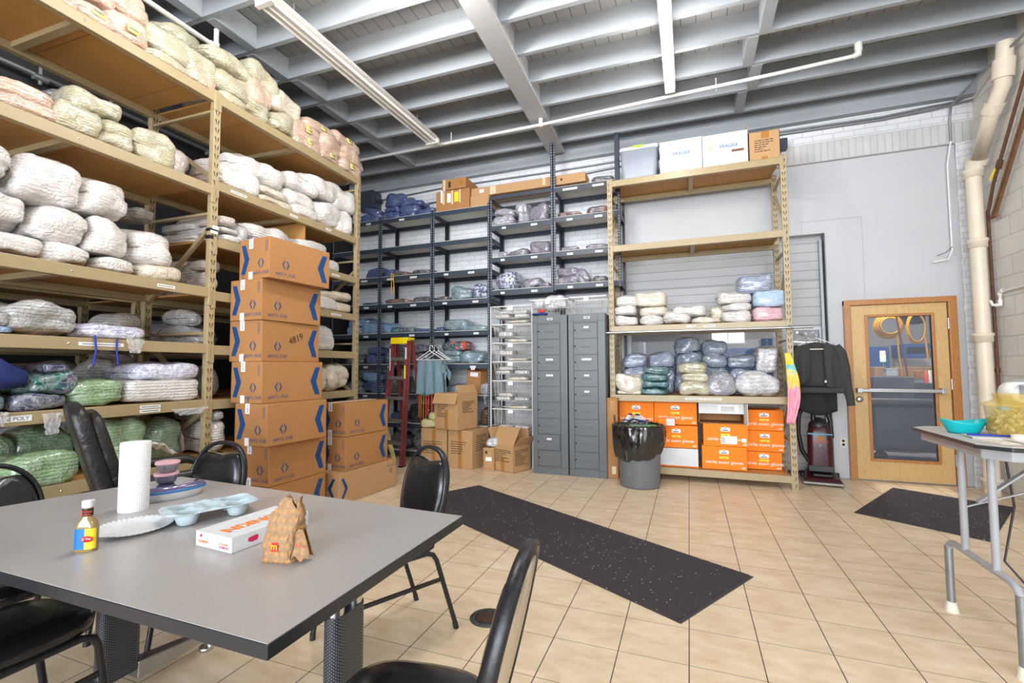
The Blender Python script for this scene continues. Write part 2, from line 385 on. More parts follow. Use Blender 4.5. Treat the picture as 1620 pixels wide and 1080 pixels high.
M['mat'] = mat_mat()
M['rubber'] = flat('dark_rubber_border', sr(58, 60, 60), .6)
M['binliner'] = flat('black_bin_liner', (.008, .008, .009), .18, nz=.3, Coat_Weight=1.0, Coat_Roughness=.08)
M['bin'] = flat('grey_plastic_bin', sr(104, 108, 112), .4, nz=.05)
M['wire'] = flat('white_coated_wire', sr(206, 204, 198), .35, nz=.03)
def glass(name, tint=(1, 1, 1), rough=0.02, alpha=.12, col=None, ior=1.45):
    t = NT(name); b = t.b; b.inputs['Base Color'].default_value = c4(tint); b.inputs['Roughness'].default_value = rough; b.inputs['Alpha'].default_value = alpha
    b.inputs['IOR'].default_value = ior
    return t.m
M['pane'] = glass('clear_window_pane', (.25, .28, .34), .02, .16)
M['jar'] = glass('amber_tinted_plastic', sr(226, 196, 96), .08, .28)
M['film'] = glass('clear_crinkled_film', sr(232, 234, 236), .1, .30)
M['cleartub'] = glass('frosted_clear_plastic', sr(186, 194, 208), .25, .45)
M['teal'] = flat('teal_plastic', sr(0, 176, 180), .35, nz=.03)
M['ladder'] = flat('faded_red_fibreglass', sr(120, 54, 54), .5, nz=.2, scale=10)
M['alu'] = flat('worn_aluminium', sr(136, 134, 128), .4, metal=.6, nz=.1)
M['yellowpl'] = flat('yellow_plastic', sr(232, 206, 16), .4)
M['scrub'] = flat('grey_green_scrub_cloth', sr(108, 132, 140), .85, nz=.08, scale=30, bump=.2)
M['charcoal'] = flat('charcoal_sweatshirt', sr(58, 58, 56), .95, nz=.12, scale=80, bump=.3)
M['orangecl'] = flat('orange_strap', sr(236, 72, 24), .7)
M['amber'] = flat('amber_strap', sr(172, 112, 34), .7)
M['yellowcl'] = flat('yellow_strap', sr(240, 184, 10), .6)
M['bluecl'] = flat('royal_blue_strap', sr(28, 52, 160), .7)
M['navycl'] = flat('navy_cloth', sr(26, 44, 104), .8, nz=.2, scale=8, bump=.2)
M['palepaper'] = flat('white_tissue_paper', sr(232, 232, 234), .8, nz=.05)
# textile bundles in film
WR = {
 'white': wrap('white_linen_in_film', sr(214, 208, 203), sr(230, 225, 220), 60, .35, .22, 8, shade=.74),
 'whitef': wrap('white_towels_in_film', sr(208, 203, 197), sr(224, 220, 215), 60, .8, .12, 8, shade=.72, pl=True),
 'cream': wrap('cream_linen_in_film', sr(204, 192, 168), sr(220, 209, 186), 60, .35, .3, 8, shade=.74),
 'khaki': wrap('khaki_linen_in_film', sr(170, 162, 128), sr(192, 184, 152), 70, .5, .28, 8, coat=.9),
 'peach': wrap('peach_linen_in_film', sr(200, 164, 138), sr(216, 184, 160), 60, .4, .25, 9, coat=.8),
 'pinkish': wrap('pinkish_white_linen_in_film', sr(196, 182, 174), sr(212, 200, 192), 60, .4, .25, 9, shade=.74),
 'grey': wrap('grey_white_linen_in_film', sr(150, 148, 145), sr(180, 178, 174), 60, .4, .35, 8, coat=.9),
 'green': wrap('pale_green_gowns_in_film', sr(112, 152, 100), sr(144, 178, 126), 60, .6, .3, 9, coat=.8),
 'dgreen': wrap('mid_green_gowns_in_film', sr(96, 130, 96), sr(124, 156, 120), 70, .5, .2, 9, coat=.7),
 'navy': wrap('navy_scrubs_in_film', sr(30, 36, 70), sr(50, 58, 100), 50, .5, .45, 12, coat=1.0),
 'navyt': wrap('navy_and_teal_scrubs_in_film', sr(34, 40, 74), sr(52, 60, 102), 50, .5, .5, 12, coat=1.0, patch=(sr(14, 104, 94), 4)),
 'blue': wrap('blue_gowns_in_film', sr(44, 66, 122), sr(66, 92, 152), 60, .5, .16, 12, coat=.9),
 'lblue': wrap('light_blue_gowns_in_film', sr(96, 132, 178), sr(130, 164, 204), 70, .5, .2, 9),
 'skyt': wrap('sky_blue_towels_in_film', sr(160, 192, 220), sr(188, 212, 234), 60, .8, .15, 8, shade=.75, pl=True),
 'pinkt': wrap('pink_towels_in_film', sr(218, 166, 176), sr(234, 190, 198), 60, .8, .15, 8, shade=.75, pl=True),
 'stripe': wrap('blue_grey_pleated_gowns_in_film', sr(112, 124, 152), sr(168, 180, 204), 64, .9, .3, 10, shade=.45, coat=1.0, pl=True),
 'stripeg': wrap('slate_pleated_gowns_in_film', sr(84, 98, 116), sr(136, 154, 172), 64, .9, .3, 10, shade=.45, coat=1.0, pl=True),
 'teal': wrap('dark_teal_scrubs_in_film', sr(8, 84, 92), sr(20, 112, 118), 60, .5, .3, 12, coat=1.0),
 'tealg': wrap('grey_teal_scrubs_in_film', sr(84, 116, 128), sr(118, 148, 158), 60, .5, .3, 10),
 'plum': wrap('grey_plum_cloths_in_film', sr(96, 86, 104), sr(134, 124, 142), 60, .6, .35, 12, coat=1.0),
 'dark': wrap('dark_cloths_in_film', sr(44, 42, 46), sr(76, 72, 76), 60, .5, .3, 12, coat=.8),
 'pattern': wrap('blue_patterned_cloths_in_film', sr(40, 50, 92), sr(60, 70, 120), 60, .4, .4, 12, coat=1.0, patch=(sr(176, 186, 204), 26)),
 'darko': wrap('dark_and_rust_cloths_in_film', sr(48, 42, 44), sr(76, 66, 66), 60, .5, .25, 12, coat=.9, patch=(sr(136, 84, 54), 9)),
 'lav': wrap('lavender_cloths', sr(176, 176, 206), sr(206, 206, 228), 70, .6, .2, 10, patch=(sr(220, 222, 234), 40)),
 'clear': wrap('milky_plastic_bags', sr(180, 182, 184), sr(204, 206, 208), 30, .2, .6, 7, coat=1.0),
 'black': wrap('black_plastic_sacks', (.012, .012, .014), (.02, .02, .022), 30, .2, .06, 9, coat=1.0, rough=.25),
 'brown': wrap('brown_cloth_sack', sr(78, 52, 36), sr(104, 74, 54), 30, .4, .05, 9),
 'yellowc': wrap('pale_yellow_cloths_in_film', sr(206, 200, 120), sr(226, 220, 150), 50, .6, .25, 9),
 'silver': wrap('silvery_grey_cloths_in_film', sr(120, 122, 134), sr(160, 160, 172), 60, .4, .45, 12, coat=1.0),
 'teald': wrap('dark_slate_scrubs_in_film', sr(46, 60, 72), sr(70, 88, 100), 60, .5, .3, 10, patch=(sr(226, 76, 30), 6)),
}
def struct(mb, name, mat, parent=None, **k):
    o = mb.build(name, mat, parent, **k)
    if parent is None: o['kind'] = 'structure'
    return o
ZC = 4.47
# ------------------------------------------------------------- floor and walls
struct(MB().box(-5.5, 3.05, -3.6, 6.6, -.1, 0), 'floor', M['tile'])
bw = MB()
bw.box(-5.5, -.84, 6.6, 6.85, 0, 4.75); bw.box(-.84, 3.2, 6.6, 6.85, 4.08, 4.75)
struct(bw, 'wall_back', M['brick'])
MB().box(-.84, 3.05, 6.59, 6.84, 3.84, 4.08).build('lintel_course', M['soldier'], bpy.data.objects['wall_back'])
dw = MB(); dw.box(-.84, 1.60, 6.64, 6.84, 2.96, 3.84); dw.box(-.84, -.80, 6.64, 6.84, 0, 2.96); dw.box(1.60, 1.80, 6.64, 6.84, 0, 3.84)
dw.box(1.80, 2.79, 6.64, 6.84, 2.07, 3.84); dw.box(2.79, 2.90, 6.64, 6.84, 0, 3.84)
dw.build('painted_board', M['drywall'], bpy.data.objects['wall_back'])
MB().box(1.35, 1.36, 6.632, 6.641, 2.96, 3.12).box(1.35, 1.98, 6.632, 6.641, 3.115, 3.122).box(1.976, 1.983, 6.632, 6.641, 2.1, 3.12).build('board_joint', M['drywall'], bpy.data.objects['wall_back'])
rough = MB(); rough.grid(8, 60, lambda u, v: Vector((2.88 + .24 * u, 6.60 + .03 * noise.noise(Vector((u * 6, v * 40, 3))) - .03 * math.sin(PI * u), 3.84 * v)))
rough.build('rough_pilaster', M['brick'], bpy.data.objects['wall_back'])
struct(MB().box(3.05, 3.25, -3.6, 6.85, 0, 4.75), 'wall_right', M['block'])
struct(MB().box(-5.75, -5.5, -3.6, 6.85, 0, 4.75), 'wall_left', M['darkwall'])
# ------------------------------------------------------------- ceiling
struct(MB().box(-5.7, 3.2, -3.6, 6.85, 4.71, 4.76), 'ceiling', M['boards'])
nt = 1
def trim(mb, mat, **k):
    global nt
    o = struct(mb, 'trim_%d' % nt, mat, **k); nt += 1; return o
jy = [6.18 - .4805 * i for i in range(21)]
for i, y in enumerate(jy):
    j = MB(); a = [(-5.6, -.05), (3.12, .05)]
    def YY(x): return y + .02 * (x + 1.7)
    j.add([(-5.6, YY(-5.6), ZC), (3.12, YY(3.12), ZC), (3.12, YY(3.12) + .045, ZC), (-5.6, YY(-5.6) + .045, ZC),
           (-5.6, YY(-5.6), 4.71), (3.12, YY(3.12), 4.71), (3.12, YY(3.12) + .045, 4.71), (-5.6, YY(-5.6) + .045, 4.71)],
          [(3, 2, 1, 0), (4, 5, 6, 7), (0, 1, 5, 4), (1, 2, 6, 5), (2, 3, 7, 6), (3, 0, 4, 7)])
    jo = trim(j, M['ceil'])
    if y > 1:
        for x in (-4.05 if i % 2 else -3.96, .745 if i % 2 else .65):
            MB().box(x - .05, x + .05, YY(x) - .4355, YY(x), ZC - .004, 4.70).build('blocking', M['ceil'], jo)
g = MB().box(-5.6, 3.1, 6.5, 6.6, 4.34, 4.71); trim(g, M['ceil'])
def skew(x): return x
b = MB()
for z0, z1, w0, w1 in ((4.425, 4.465, -.115, .115), (4.465, 4.71, -.075, .085)):
    ya, yb = -3.0, 6.42; xa, xb = -1.715 - KR * 6.2 + KR * ya, -1.715 - KR * 6.2 + KR * yb
    b.add([(xa + w0, ya, z0), (xa + w1, ya, z0), (xb + w1, yb, z0), (xb + w0, yb, z0), (xa + w0, ya, z1), (xa + w1, ya, z1), (xb + w1, yb, z1), (xb + w0, yb, z1)],
          [(3, 2, 1, 0), (4, 5, 6, 7), (0, 1, 5, 4), (1, 2, 6, 5), (2, 3, 7, 6), (3, 0, 4, 7)])
trim(b, M['beam'])
# ------------------------------------------------------------- light fittings
def em(name, col, st):
    t = NT(name); t.b.inputs['Emission Color'].default_value = c4(col); t.b.inputs['Emission Strength'].default_value = st; t.b.inputs['Base Color'].default_value = (.9, .9, .9, 1); return t.m
M['glow'] = em('lit_tube', (1, .98, .95), 14)
f = empty('strip_light', (-.12, 4.0, 4.3), 0, 'lit fluorescent strip light glowing white on the right of the ceiling', 'light fitting', None)
MB().box(-.055, .055, -1.25, 1.25, .05, .15).build('housing', M['fixture'], f, bevel=.01)
for dx in (-.022, .022): MB().tube([(dx, -1.2, .02), (dx, 1.19, .02)], .019, 10).build('tube', M['glow'], f)
for ya in (1.19, -1.22): MB().box(-.05, .05, ya, ya + .03, .0, .06).build('lamp_holder', M['fixture'], f)
f = empty('unlit_strip_light', (-3.10, 3.95, 4.3), R(-1.2), 'long unlit twin-tube strip light hanging on the left of the ceiling', 'light fitting')
MB().add([(-.10, -1.3, 0), (.10, -1.3, 0), (.10, 1.28, 0), (-.10, 1.28, 0), (-.05, -1.3, .07), (.05, -1.3, .07), (.05, 1.28, .07), (-.05, 1.28, .07)],
         [(3, 2, 1, 0), (4, 5, 6, 7), (0, 1, 5, 4), (1, 2, 6, 5), (2, 3, 7, 6), (3, 0, 4, 7)]).build('housing', M['fixture'], f)
for dx in (-.06, 0, .06): MB().tube([(dx, -1.25, -.028), (dx, 1.26, -.028)], .017, 10).build('tube', M['pvcwhite'], f)
for ya in (1.24, -1.3): MB().box(-.09, .09, ya, ya + .04, -.05, .0).build('lamp_holder', M['pvcwhite'], f)
for y in (-1.0, .9): MB().tube([(0, y, .07), (0, y, .17)], .006, 6).build('hanger', M['galv'], f)
# ------------------------------------------------------------- sprinkler pipes
p = empty('sprinkler_pipe', (-1.3, 5.4, 4.37), 0, 'long white sprinkler pipe crossing under the ceiling in front of the back wall', 'pipe')
q = lambda x, y, z: (x + 1.3, y - 5.4, z - 4.37)
MB().tube([q(-5.4, 5.43, 4.35), q(-1.66, 5.43, 4.35), q(0, 5.38, 4.36), q(.9, 5.32, 4.34), q(1.60, 5.30, 4.35)], .019, 10).build('pipe_run', M['pipewhite'], p)
MB().tube([q(1.58, 5.30, 4.35), q(1.62, 5.30, 4.36), q(1.62, 5.30, 4.40)], .028, 10).build('elbow', M['pipewhite'], p)
MB().tube([q(1.62, 5.30, 4.39), q(1.62, 5.30, 4.47)], .034, 8).build('cap', M['pipewhite'], p)
MB().tube([q(-1.66, 5.43, 4.32), q(-1.66, 5.43, 4.425)], .026, 10).build('tee', M['pipewhite'], p)
for x in (-2.9, .35): MB().tube([q(x, 5.4, 4.33), q(x, 5.4, 4.47)], .006, 6).build('hanger', M['pipewhite'], p)
p = empty('ceiling_pipe', (-4.03, 2.9, 4.3), 0, 'short cream pipe with elbow above the bags on the left rack', 'pipe')
MB().tube([(0, -2.2, 0), (0, 0, 0), (0, .03, .03), (0, .03, .17)], .022, 10).build('pipe_run', M['pvcwhite'], p)
MB().tube([(0, -.03, 0), (0, .03, 0), (0, .03, .04)], .031, 10).build('elbow', M['pvcwhite'], p)
# conduits on the back wall
for k, pts in enumerate([[(-5.4, 4.19), (-3.6, 4.255), (-1.8, 4.235), (-.9, 4.24), (1.19, 4.29), (2.2, 4.27), (2.87, 4.31), (3.03, 4.36)],
                         [(-5.3, 3.96), (-3.9, 4.03), (-1.9, 4.10), (-.9, 4.155), (1.19, 4.25), (2.2, 4.235), (2.7, 4.26), (3.04, 4.30)]]):
    o = MB().tube([(x, 6.578 - .01 * k, z) for x, z in pts], .012, 8).build('conduit', M['galv'])
    tag(o, ['upper grey conduit running along the top of the brick back wall', 'lower grey conduit dipping behind the cartons along the back wall'][k], 'conduit')
o = MB().tube([(3.0, 5.3, 4.40), (2.92, 6.2, 4.36), (2.83, 6.52, 4.25), (2.83, 6.565, 4.1), (2.83, 6.57, 3.86)], .012, 8).build('conduit', M['galv'])
tag(o, 'grey conduit dropping from the ceiling corner over the painted board', 'conduit')
o = MB().tube([(2.83, 6.57, 3.86), (2.80, 6.60, 3.6), (2.80, 6.60, 2.62), (2.76, 6.60, 2.52), (2.62, 6.60, 2.50)], .010, 8).build('cable', M['pvcwhite'])
tag(o, 'white cable running down beside the painted board, curling at its end', 'cable')
o = MB().tube([(2.80, 6.59, 2.66), (2.74, 6.59, 2.60), (2.66, 6.59, 2.57)], .004, 6).build('cable', M['galv']); tag(o, 'short thin grey wire sticking out beside the white cable', 'cable')
bx = empty('junction_box', (1.16, 6.53, 4.03), 0, 'small grey junction box behind the top right carton', 'box')
MB().box(-.05, .05, -.05, .07, 0, .13).build('body', M['slate'], bx, bevel=.005)
bx = empty('electrical_box', (-5.06, 6.44, 4.02), 0, 'dark grey electrical box beside the navy bundles on the back wall', 'box')
MB().box(-.19, .17, -.08, .16, 0, .30).build('body', M['slate'], bx, bevel=.008)
MB().tube([(.17, .05, .14), (.26, .05, .14)], .03, 8).build('connector', M['slate'], bx)
for dx in (-.1, -.03): MB().tube([(dx, .1, .30), (dx, .1, .38)], .011, 6).build('conduit_stub', M['galv'], bx)

# ------------------------------------------------------------- soil pipe in the corner
p = empty('soil_pipe', (2.90, 6.33, 0), 0, 'thick cream drain pipe standing in the corner right of the door', 'pipe')
P = [(0, 0, 0), (0, 0, 3.42)]
MB().tube(P, .066, 20).build('lower_run', M['pvc'], p)
pp = [at_x(1546, 258, 2.93), at_x(1571, 170, 2.93), at_x(1586, 135, 2.94), at_x(1592, 95, 2.95)]; pp[3].z = 4.468; pp = [v - Vector((2.90, 6.33, 0)) for v in pp]
MB().tube([(0, 0, 3.40), (0, -.005, 3.52), pp[0], pp[1], pp[2], pp[3]], .066, 20).build('upper_run', M['pvc'], p)
for z in (.12, .62, 1.62, 2.62, 3.38): MB().lathe([(.066, z - .05), (.080, z - .05), (.080, z + .01), (.088, z + .015), (.088, z + .045), (.066, z + .045)], n=24).build('coupling', M['pvc'], p)
for a_, b_, t0, t1 in ((pp[0], pp[1], -.02, .08), (pp[1], pp[2], -.25, .2), (pp[2], pp[3], .15, .6)):
    MB().tube([a_ + (b_ - a_) * t0, a_ + (b_ - a_) * t1], .084, 20).build('coupling', M['pvc'], p)
p = empty('condensate_pipe', (2.99, 6.26, 1.95), 0, 'thin white pipe elbowing from the drain pipe along the right wall', 'pipe')
MB().tube([(-.05, .0, .05), (-.03, 0, 0), (.02, 0, 0), (.03, 0, .02), (.03, -.01, .12), (.03, -.05, .14), (.03, -3.0, .14)], .014, 10).build('pipe_run', M['pvcwhite'], p)
MB().tube([(.03, 0, .10), (.03, -.01, .135), (.03, -.06, .14)], .021, 10).build('elbow', M['pvcwhite'], p)
MB().tube([(-.01, 0, 0), (.03, 0, 0), (.03, 0, .05)], .021, 10).build('elbow', M['pvcwhite'], p)
p = empty('gas_pipe', (3.0, 6.33, .9), 0, 'rusty brown pipe with yellow valve sloping down the right wall', 'pipe')
MB().tube([(0, 0, -.0), (0, 0, 2.05), (.0, -.03, 2.09), (0, -.12, 2.3), (0, -.9, 3.45)], .015, 10).build('pipe_run', M['rust'], p)
MB().tube([(0, -.21, 2.43), (0, -.26, 2.50)], .027, 8).build('valve', M['rust'], p)
MB().bar((-.02, -.22, 2.44), (-.05, -.17, 2.33), .02, .008).build('valve_handle', M['yellow'], p)
MB().tube([(0, 0, .35), (0, 0, .40)], .022, 10).build('union', M['rust'], p)
p = empty('copper_pipes', (3.0, 6.24, 2.9), 0, 'pair of weathered copper pipes sloping beside the brown gas pipe', 'pipe')
for k in (0, 1): MB().tube([(.0, .02 - .06 * k, -.02), (0, -.75 - .05 * k, 1.08)], .013, 10).build('pipe_run', M['copper'], p)
MB().tube([(0, .03, -.03), (0, -.06, -.03)], .02, 8).build('return_bend', M['copper'], p)

# ------------------------------------------------------------- door to the laundry
d = bpy.data.objects.new('door_1', None); COL.objects.link(d); d.location = (2.28, 6.62, 0); d['kind'] = 'structure'
def fr(x0, x1, z0, z1): return MB().box(x0 - 2.28, x1 - 2.28, -.035, .12, z0, z1)
f = fr(1.747, 1.812, 0, 2.105); f.box(2.735 - 2.28, 2.81 - 2.28, -.035, .12, 0, 2.105); f.box(1.747 - 2.28, 2.81 - 2.28, -.036, .12, 2.045, 2.107)
f.build('door_frame', M['oakframe'], d, bevel=.004)
L = MB(); a, b_, z0, z1 = 1.822 - 2.28, 2.728 - 2.28, .012, 2.04; ga, gb, g0, g1 = 1.985 - 2.28, 2.583 - 2.28, .255, 1.90
L.box(a, ga, .0, .045, z0, z1); L.box(gb, b_, 0, .045, z0, z1); L.box(ga, gb, 0, .045, z0, g0); L.box(ga, gb, 0, .045, g1, z1)
leaf = L.build('door_leaf', M['birch'], d)
t = MB()
for x0, x1, zz0, zz1 in ((ga - .03, ga, g0 - .03, g1 + .03), (gb, gb + .03, g0 - .03, g1 + .03), (ga, gb, g0 - .03, g0), (ga, gb, g1, g1 + .03)): t.box(x0, x1, -.012, .05, zz0, zz1)
t.build('glazing_bead', M['oakframe'], leaf, bevel=.003)
MB().box(ga, gb, .018, .024, g0, g1).build('pane', M['pane'], leaf)
pb = MB(); pb.box(1.85 - 2.28, 2.645 - 2.28, -.075, -.045, 1.022, 1.062)
pb.build('push_bar', M['steel'], leaf, bevel=.006)
MB().box(1.835 - 2.28, 1.885 - 2.28, -.085, 0, 1.015, 1.07).box(2.62 - 2.28, 2.655 - 2.28, -.08, 0, 1.012, 1.072).build('bar_bracket', M['steel'], leaf, bevel=.004)
MB().lathe([(.036, 0), (.036, .012), (.026, .022), (0, .022)], (1.872 - 2.28, 0, .935), 20, M_=Matrix.Rotation(PI / 2, 3, 'X')).build('lock_cylinder', M['steel'], leaf)
for z in (.28, 1.12, 1.80): MB().tube([(2.735 - 2.28, -.008, z - .06), (2.735 - 2.28, -.008, z + .06)], .010, 8).box(2.735 - 2.28, 2.76 - 2.28, -.01, 0, z - .055, z + .055).build('hinge', M['steel'], d)
MB().box(-.46, .46, .0, .12, 0, .012).build('threshold', M['alu'], d)
o = empty('wall_outlet', (1.695, 6.64, .36), 0, 'cream double power outlet low on the wall left of the door', 'outlet')
MB().box(-.035, .035, -.008, 0, 0, .115).build('cover_plate', M['cream_edge'], o, bevel=.003)
for z in (.035, .08): MB().lathe([(.015, 0), (.015, .004), (0, .004)], (0, -.008, z), 12, M_=Matrix.Rotation(PI / 2, 3, 'X')).build('socket', M['lockerline'], o)
MB().box(-.001, .001, -.010, -.008, .05, .06).build('screw', M['steel'], o)

# ------------------------------------------------------------- sectional garage door behind the right rack
def rib():
    t = NT('ribbed_grey_door_panel'); x, y, z = t.xyz(t.co()); f = t.m2('FRACT', t.m2('DIVIDE', z, .115)); gg = t.m2('LESS_THAN', f, .06)
    c = t.mix(gg, c4(sr(178, 179, 180)), c4(sr(128, 128, 124))); c = t.mix(.5, c, t.ramp(t.noise(t.co(), 1.5, 4), [(.3, (.82, .82, .80)), (.7, (1, 1, 1))]), blend='MULTIPLY')
    t.bump(t.m2('MULTIPLY', gg, -1.0), .5, .01); return t.out(c, .45)
M['rib'] = rib()
gd = bpy.data.objects.new('door_2', None); COL.objects.link(gd); gd.location = (.38, 6.78, 0); gd['kind'] = 'structure'
for z0, z1 in ((0, .60), (.605, 1.14), (1.83, 2.40), (2.405, 2.96)): MB().box(-1.18, 1.21, 0, .04, z0, z1).build('door_section', M['rib'], gd)
s = MB(); s.box(-1.18, -1.14, 0, .04, 1.145, 1.825); s.box(1.15, 1.21, 0, .04, 1.145, 1.825); s.box(-1.14, 1.15, 0, .04, 1.145, 1.20); s.box(-1.14, 1.15, 0, .04, 1.78, 1.825)
ws = s.build('glazed_section', M['whitecard'], gd)
MB().box(-1.14, 1.15, .016, .022, 1.20, 1.78).build('pane', M['pane'], ws)
t = MB(); t.box(1.17, 1.20, -.06, -.02, 0, 2.9); t.box(1.215, 1.222, -.13, 0, 0, 2.96); t.build('track', M['galv'], gd)
MB().box(-1.18, 1.21, -.012, .03, 0, .03).build('rubber_seal', M['black'], gd)

# ------------------------------------------------------------- laundry beyond
struct(MB().box(-2.0, 5.2, 6.6, 12.6, -.1, -.002), 'floor.001', flat('grey_laundry_floor', sr(170, 164, 174), .35))
struct(MB().box(-2.0, 5.2, 12.4, 12.6, 0, 4.2), 'wall_laundry', flat('blue_grey_laundry_wall', sr(150, 150, 150), .6))
struct(MB().box(-2.2, -2.0, 6.85, 12.6, 0, 4.2), 'wall_laundry_left', bpy.data.materials['blue_grey_laundry_wall'])
struct(MB().box(5.0, 5.2, 6.85, 12.6, 0, 4.2), 'wall_laundry_right', bpy.data.materials['blue_grey_laundry_wall'])
struct(MB().box(-2.0, 5.2, 6.85, 12.6, 4.2, 4.25), 'ceiling_laundry', M['boards'])
area('laundry_fill_light', (2.6, 9.0, 4.0), (0, 0, 0), .3, 3.0, 230, (1, .97, .93))  # added fill for the room beyond, no lamp fitting built
M['bluemach'] = flat('blue_machine_paint', sr(40, 82, 140), .4)
M['greycart'] = flat('grey_cart_vinyl', sr(88, 90, 98), .5, nz=.1)
M['skylight_glow'] = em('daylit_window', (.8, .9, 1), 3.0)
w = bpy.data.objects.new('window_1', None); COL.objects.link(w); w.location = (.9, 12.38, 1.9); w['kind'] = 'structure'
MB().box(-.35, .35, -.01, .0, 0, .5).build('pane', M['skylight_glow'], w)
MB().box(-.38, .38, -.03, -.01, -.03, 0).box(-.38, .38, -.03, -.01, .5, .53).box(-.01, .01, -.03, -.01, 0, .5).build('window_frame', M['whitecard'], w)

def pbox(px0, py0, px1, py1, Y, dep, name, mat, label, cat, ground=False, bevel=.01):
    a = at_y(px0, py1, Y); b = at_y(px1, py0, Y); cx = (a.x + b.x) / 2; z0 = 0 if ground else a.z
    e = empty(name, (cx, Y + dep / 2, z0), 0, label, cat); w = b.x - a.x
    MB().box(-w / 2, w / 2, -dep / 2, dep / 2, .001, b.z - z0).build('body', mat, e, bevel=bevel); return e, w, b.z - z0
M['cartgrey'] = flat('dark_grey_vinyl', sr(66, 67, 74), .5, nz=.1); M['pale'] = flat('pale_grey_metal', sr(190, 194, 200), .4)
c = empty('laundry_cart', (2.95, 8.15, 0), 0, 'big grey padded laundry cart seen through the door glass', 'cart')
MB().grid(20, 12, lambda u, v: Vector((-.62 + 1.24 * u, -.38 - .06 * math.sin(PI * v) + .02 * noise.noise(Vector((u * 5, v * 4, 1))), .20 + .60 * v))).build('front_panel', M['cartgrey'], c, solid=.02)
MB().box(-.62, .62, -.36, .45, .20, .80).build('body', M['cartgrey'], c, bevel=.05)
MB().tube([(-.63, -.40, .84), (.63, -.40, .84)], .05, 10).build('padded_rim', M['cartgrey'], c)
for x in (-.5, .5): MB().lathe([(0, -.02), (.08, -.02), (.08, .02), (0, .02)], (x, -.25, .08), 14, M_=Matrix.Rotation(PI / 2, 3, 'X')).bar((x, -.25, .08), (x, -.25, .20), .05, .05).build('castor', M['black'], c)
pbox(1386, 596, 1446, 700, 8.9, .4, 'grey_cabinet', M['greycart'], 'plain grey cabinet standing behind the padded laundry cart', 'cabinet', True)
pbox(1447, 606, 1480, 700, 9.0, .4, 'dark_cabinet', M['cartgrey'], 'low dark cabinet right of the plain grey one beyond the door', 'cabinet', True)
e, w, h = pbox(1402, 582, 1421, 596, 9.1, .14, 'white_bucket', M['pale'], 'white plastic bucket on the grey cabinet beyond the door', 'bucket', False, .02)
MB().box(-w * .53, w * .53, -.075, .075, h - .02, h).build('rim', M['pale'], e)
pbox(1450, 586, 1462, 598, 9.15, .1, 'small_brown_carton', M['card'], 'small brown carton on the low dark cabinet beyond the door', 'box')
for k, (x, cc) in enumerate(((1466, (.8, .1, .06)), (1471, (.8, .8, .8)), (1475, (.85, .45, .1)))):
    a = at_y(x, 606, 9.15); tag(MB().lathe([(.03, 0), (.03, .14), (.012, .17), (.012, .2), (0, .2)], n=14).build('spray_bottle', flat('bottle_%d' % k, cc, .4), None, a), ['red', 'white', 'orange'][k] + ' bottle on the low dark cabinet beyond the door', 'bottle')
a = at_y(1380, 600, 10.0); b = at_y(1482, 600, 10.0); c = empty('worktop', ((a.x + b.x) / 2, 10.2, 0), 0, 'worktop carrying pale cartons in the far room', 'table')
MB().box(-(b.x - a.x) / 2, (b.x - a.x) / 2, -.25, .25, a.z - .05, a.z - .002).build('top', M['galv'], c)
for x in (-(b.x - a.x) / 2 + .05, (b.x - a.x) / 2 - .05): MB().box(x - .02, x + .02, -.2, .2, 0, a.z - .05).build('leg', M['galv'], c)
pbox(1384, 580, 1402, 600, 10.0, .3, 'carton', M['card2'], 'pale brown carton left of the bucket beyond the door', 'box')
pbox(1421, 580, 1478, 600, 10.0, .3, 'carton', M['card2'], 'wide pale brown carton right of the bucket beyond the door', 'box')
e, w, h = pbox(1431, 543, 1472, 566, 10.8, .6, 'blue_machine', M['bluemach'], 'blue machine hood at the upper right beyond the door', 'machine')
MB().box(-.16, .14, -.306, -.30, h * .3, h * .75).build('opening', M['black'], e)
MB().bar((-w / 2 + .03, .2, 0), (-w / 2 + .03, .2, -1.7), .05, .05).build('stand', M['galv'], e)
e, w, h = pbox(1376, 548, 1406, 600, 11.2, .6, 'blue_machine', M['bluemach'], 'blue laundry machine at the upper left beyond the door', 'machine', True)
p_ = at_y(1397, 572, 10.7); c = empty('signal_lamp', (p_.x, 10.7, 0), 0, 'red, amber and green signal lamp on a thin pole beyond the door', 'lamp')
MB().tube([(0, 0, 0), (0, 0, p_.z)], .02, 8).build('pole', M['galv'], c)
for k, cc in enumerate(((0.1, 1, .2), (1, .7, .1), (1, .1, .05))): MB().tube([(0, 0, p_.z + .07 * k), (0, 0, p_.z + .065 + .07 * k)], .045, 12).build('lamp_segment', em('signal_%d' % k, cc, 1.6), c)
M['hose'] = flat('yellow_hose', sr(214, 156, 20), .4)
for k, (x, y, lb) in enumerate([(1405, 516, 'thick coil of yellow hose hanging left beyond the door'), (1449, 519, 'loose loop of yellow hose hanging right beyond the door')]):
    q_ = at_y(x, y, 9.6); c = empty('coiled_hose', q_, 0, lb, 'hose')
    for i in range(7 if k == 0 else 3):
        rr_ = .205 - .012 * i; n_ = 26
        MB().tube([(rr_ * math.cos(2 * PI * j / n_) * (1 if k == 0 else .62) + .01 * math.sin(i * 3), -.02 * i, rr_ * math.sin(2 * PI * j / n_) * (1 + .25 * k)) for j in range(n_)], .012, 6, closed=True).build('loop', M['hose'], c)
    MB().tube([(.08, -.1, -.15), (.10, -.1, -.55), (.13, -.1, -.85 + .5 * k)], .013, 6).build('tail', M['hose'], c)
    MB().bar((0, .02, .2), (0, .04, .36), .02, .02).build('hook', M['galv'], c)
pbox(1428, 498, 1464, 512, 9.68, .25, 'black_hose_reel', M['black'], 'black hose reel behind the right hose loop beyond the door', 'reel')
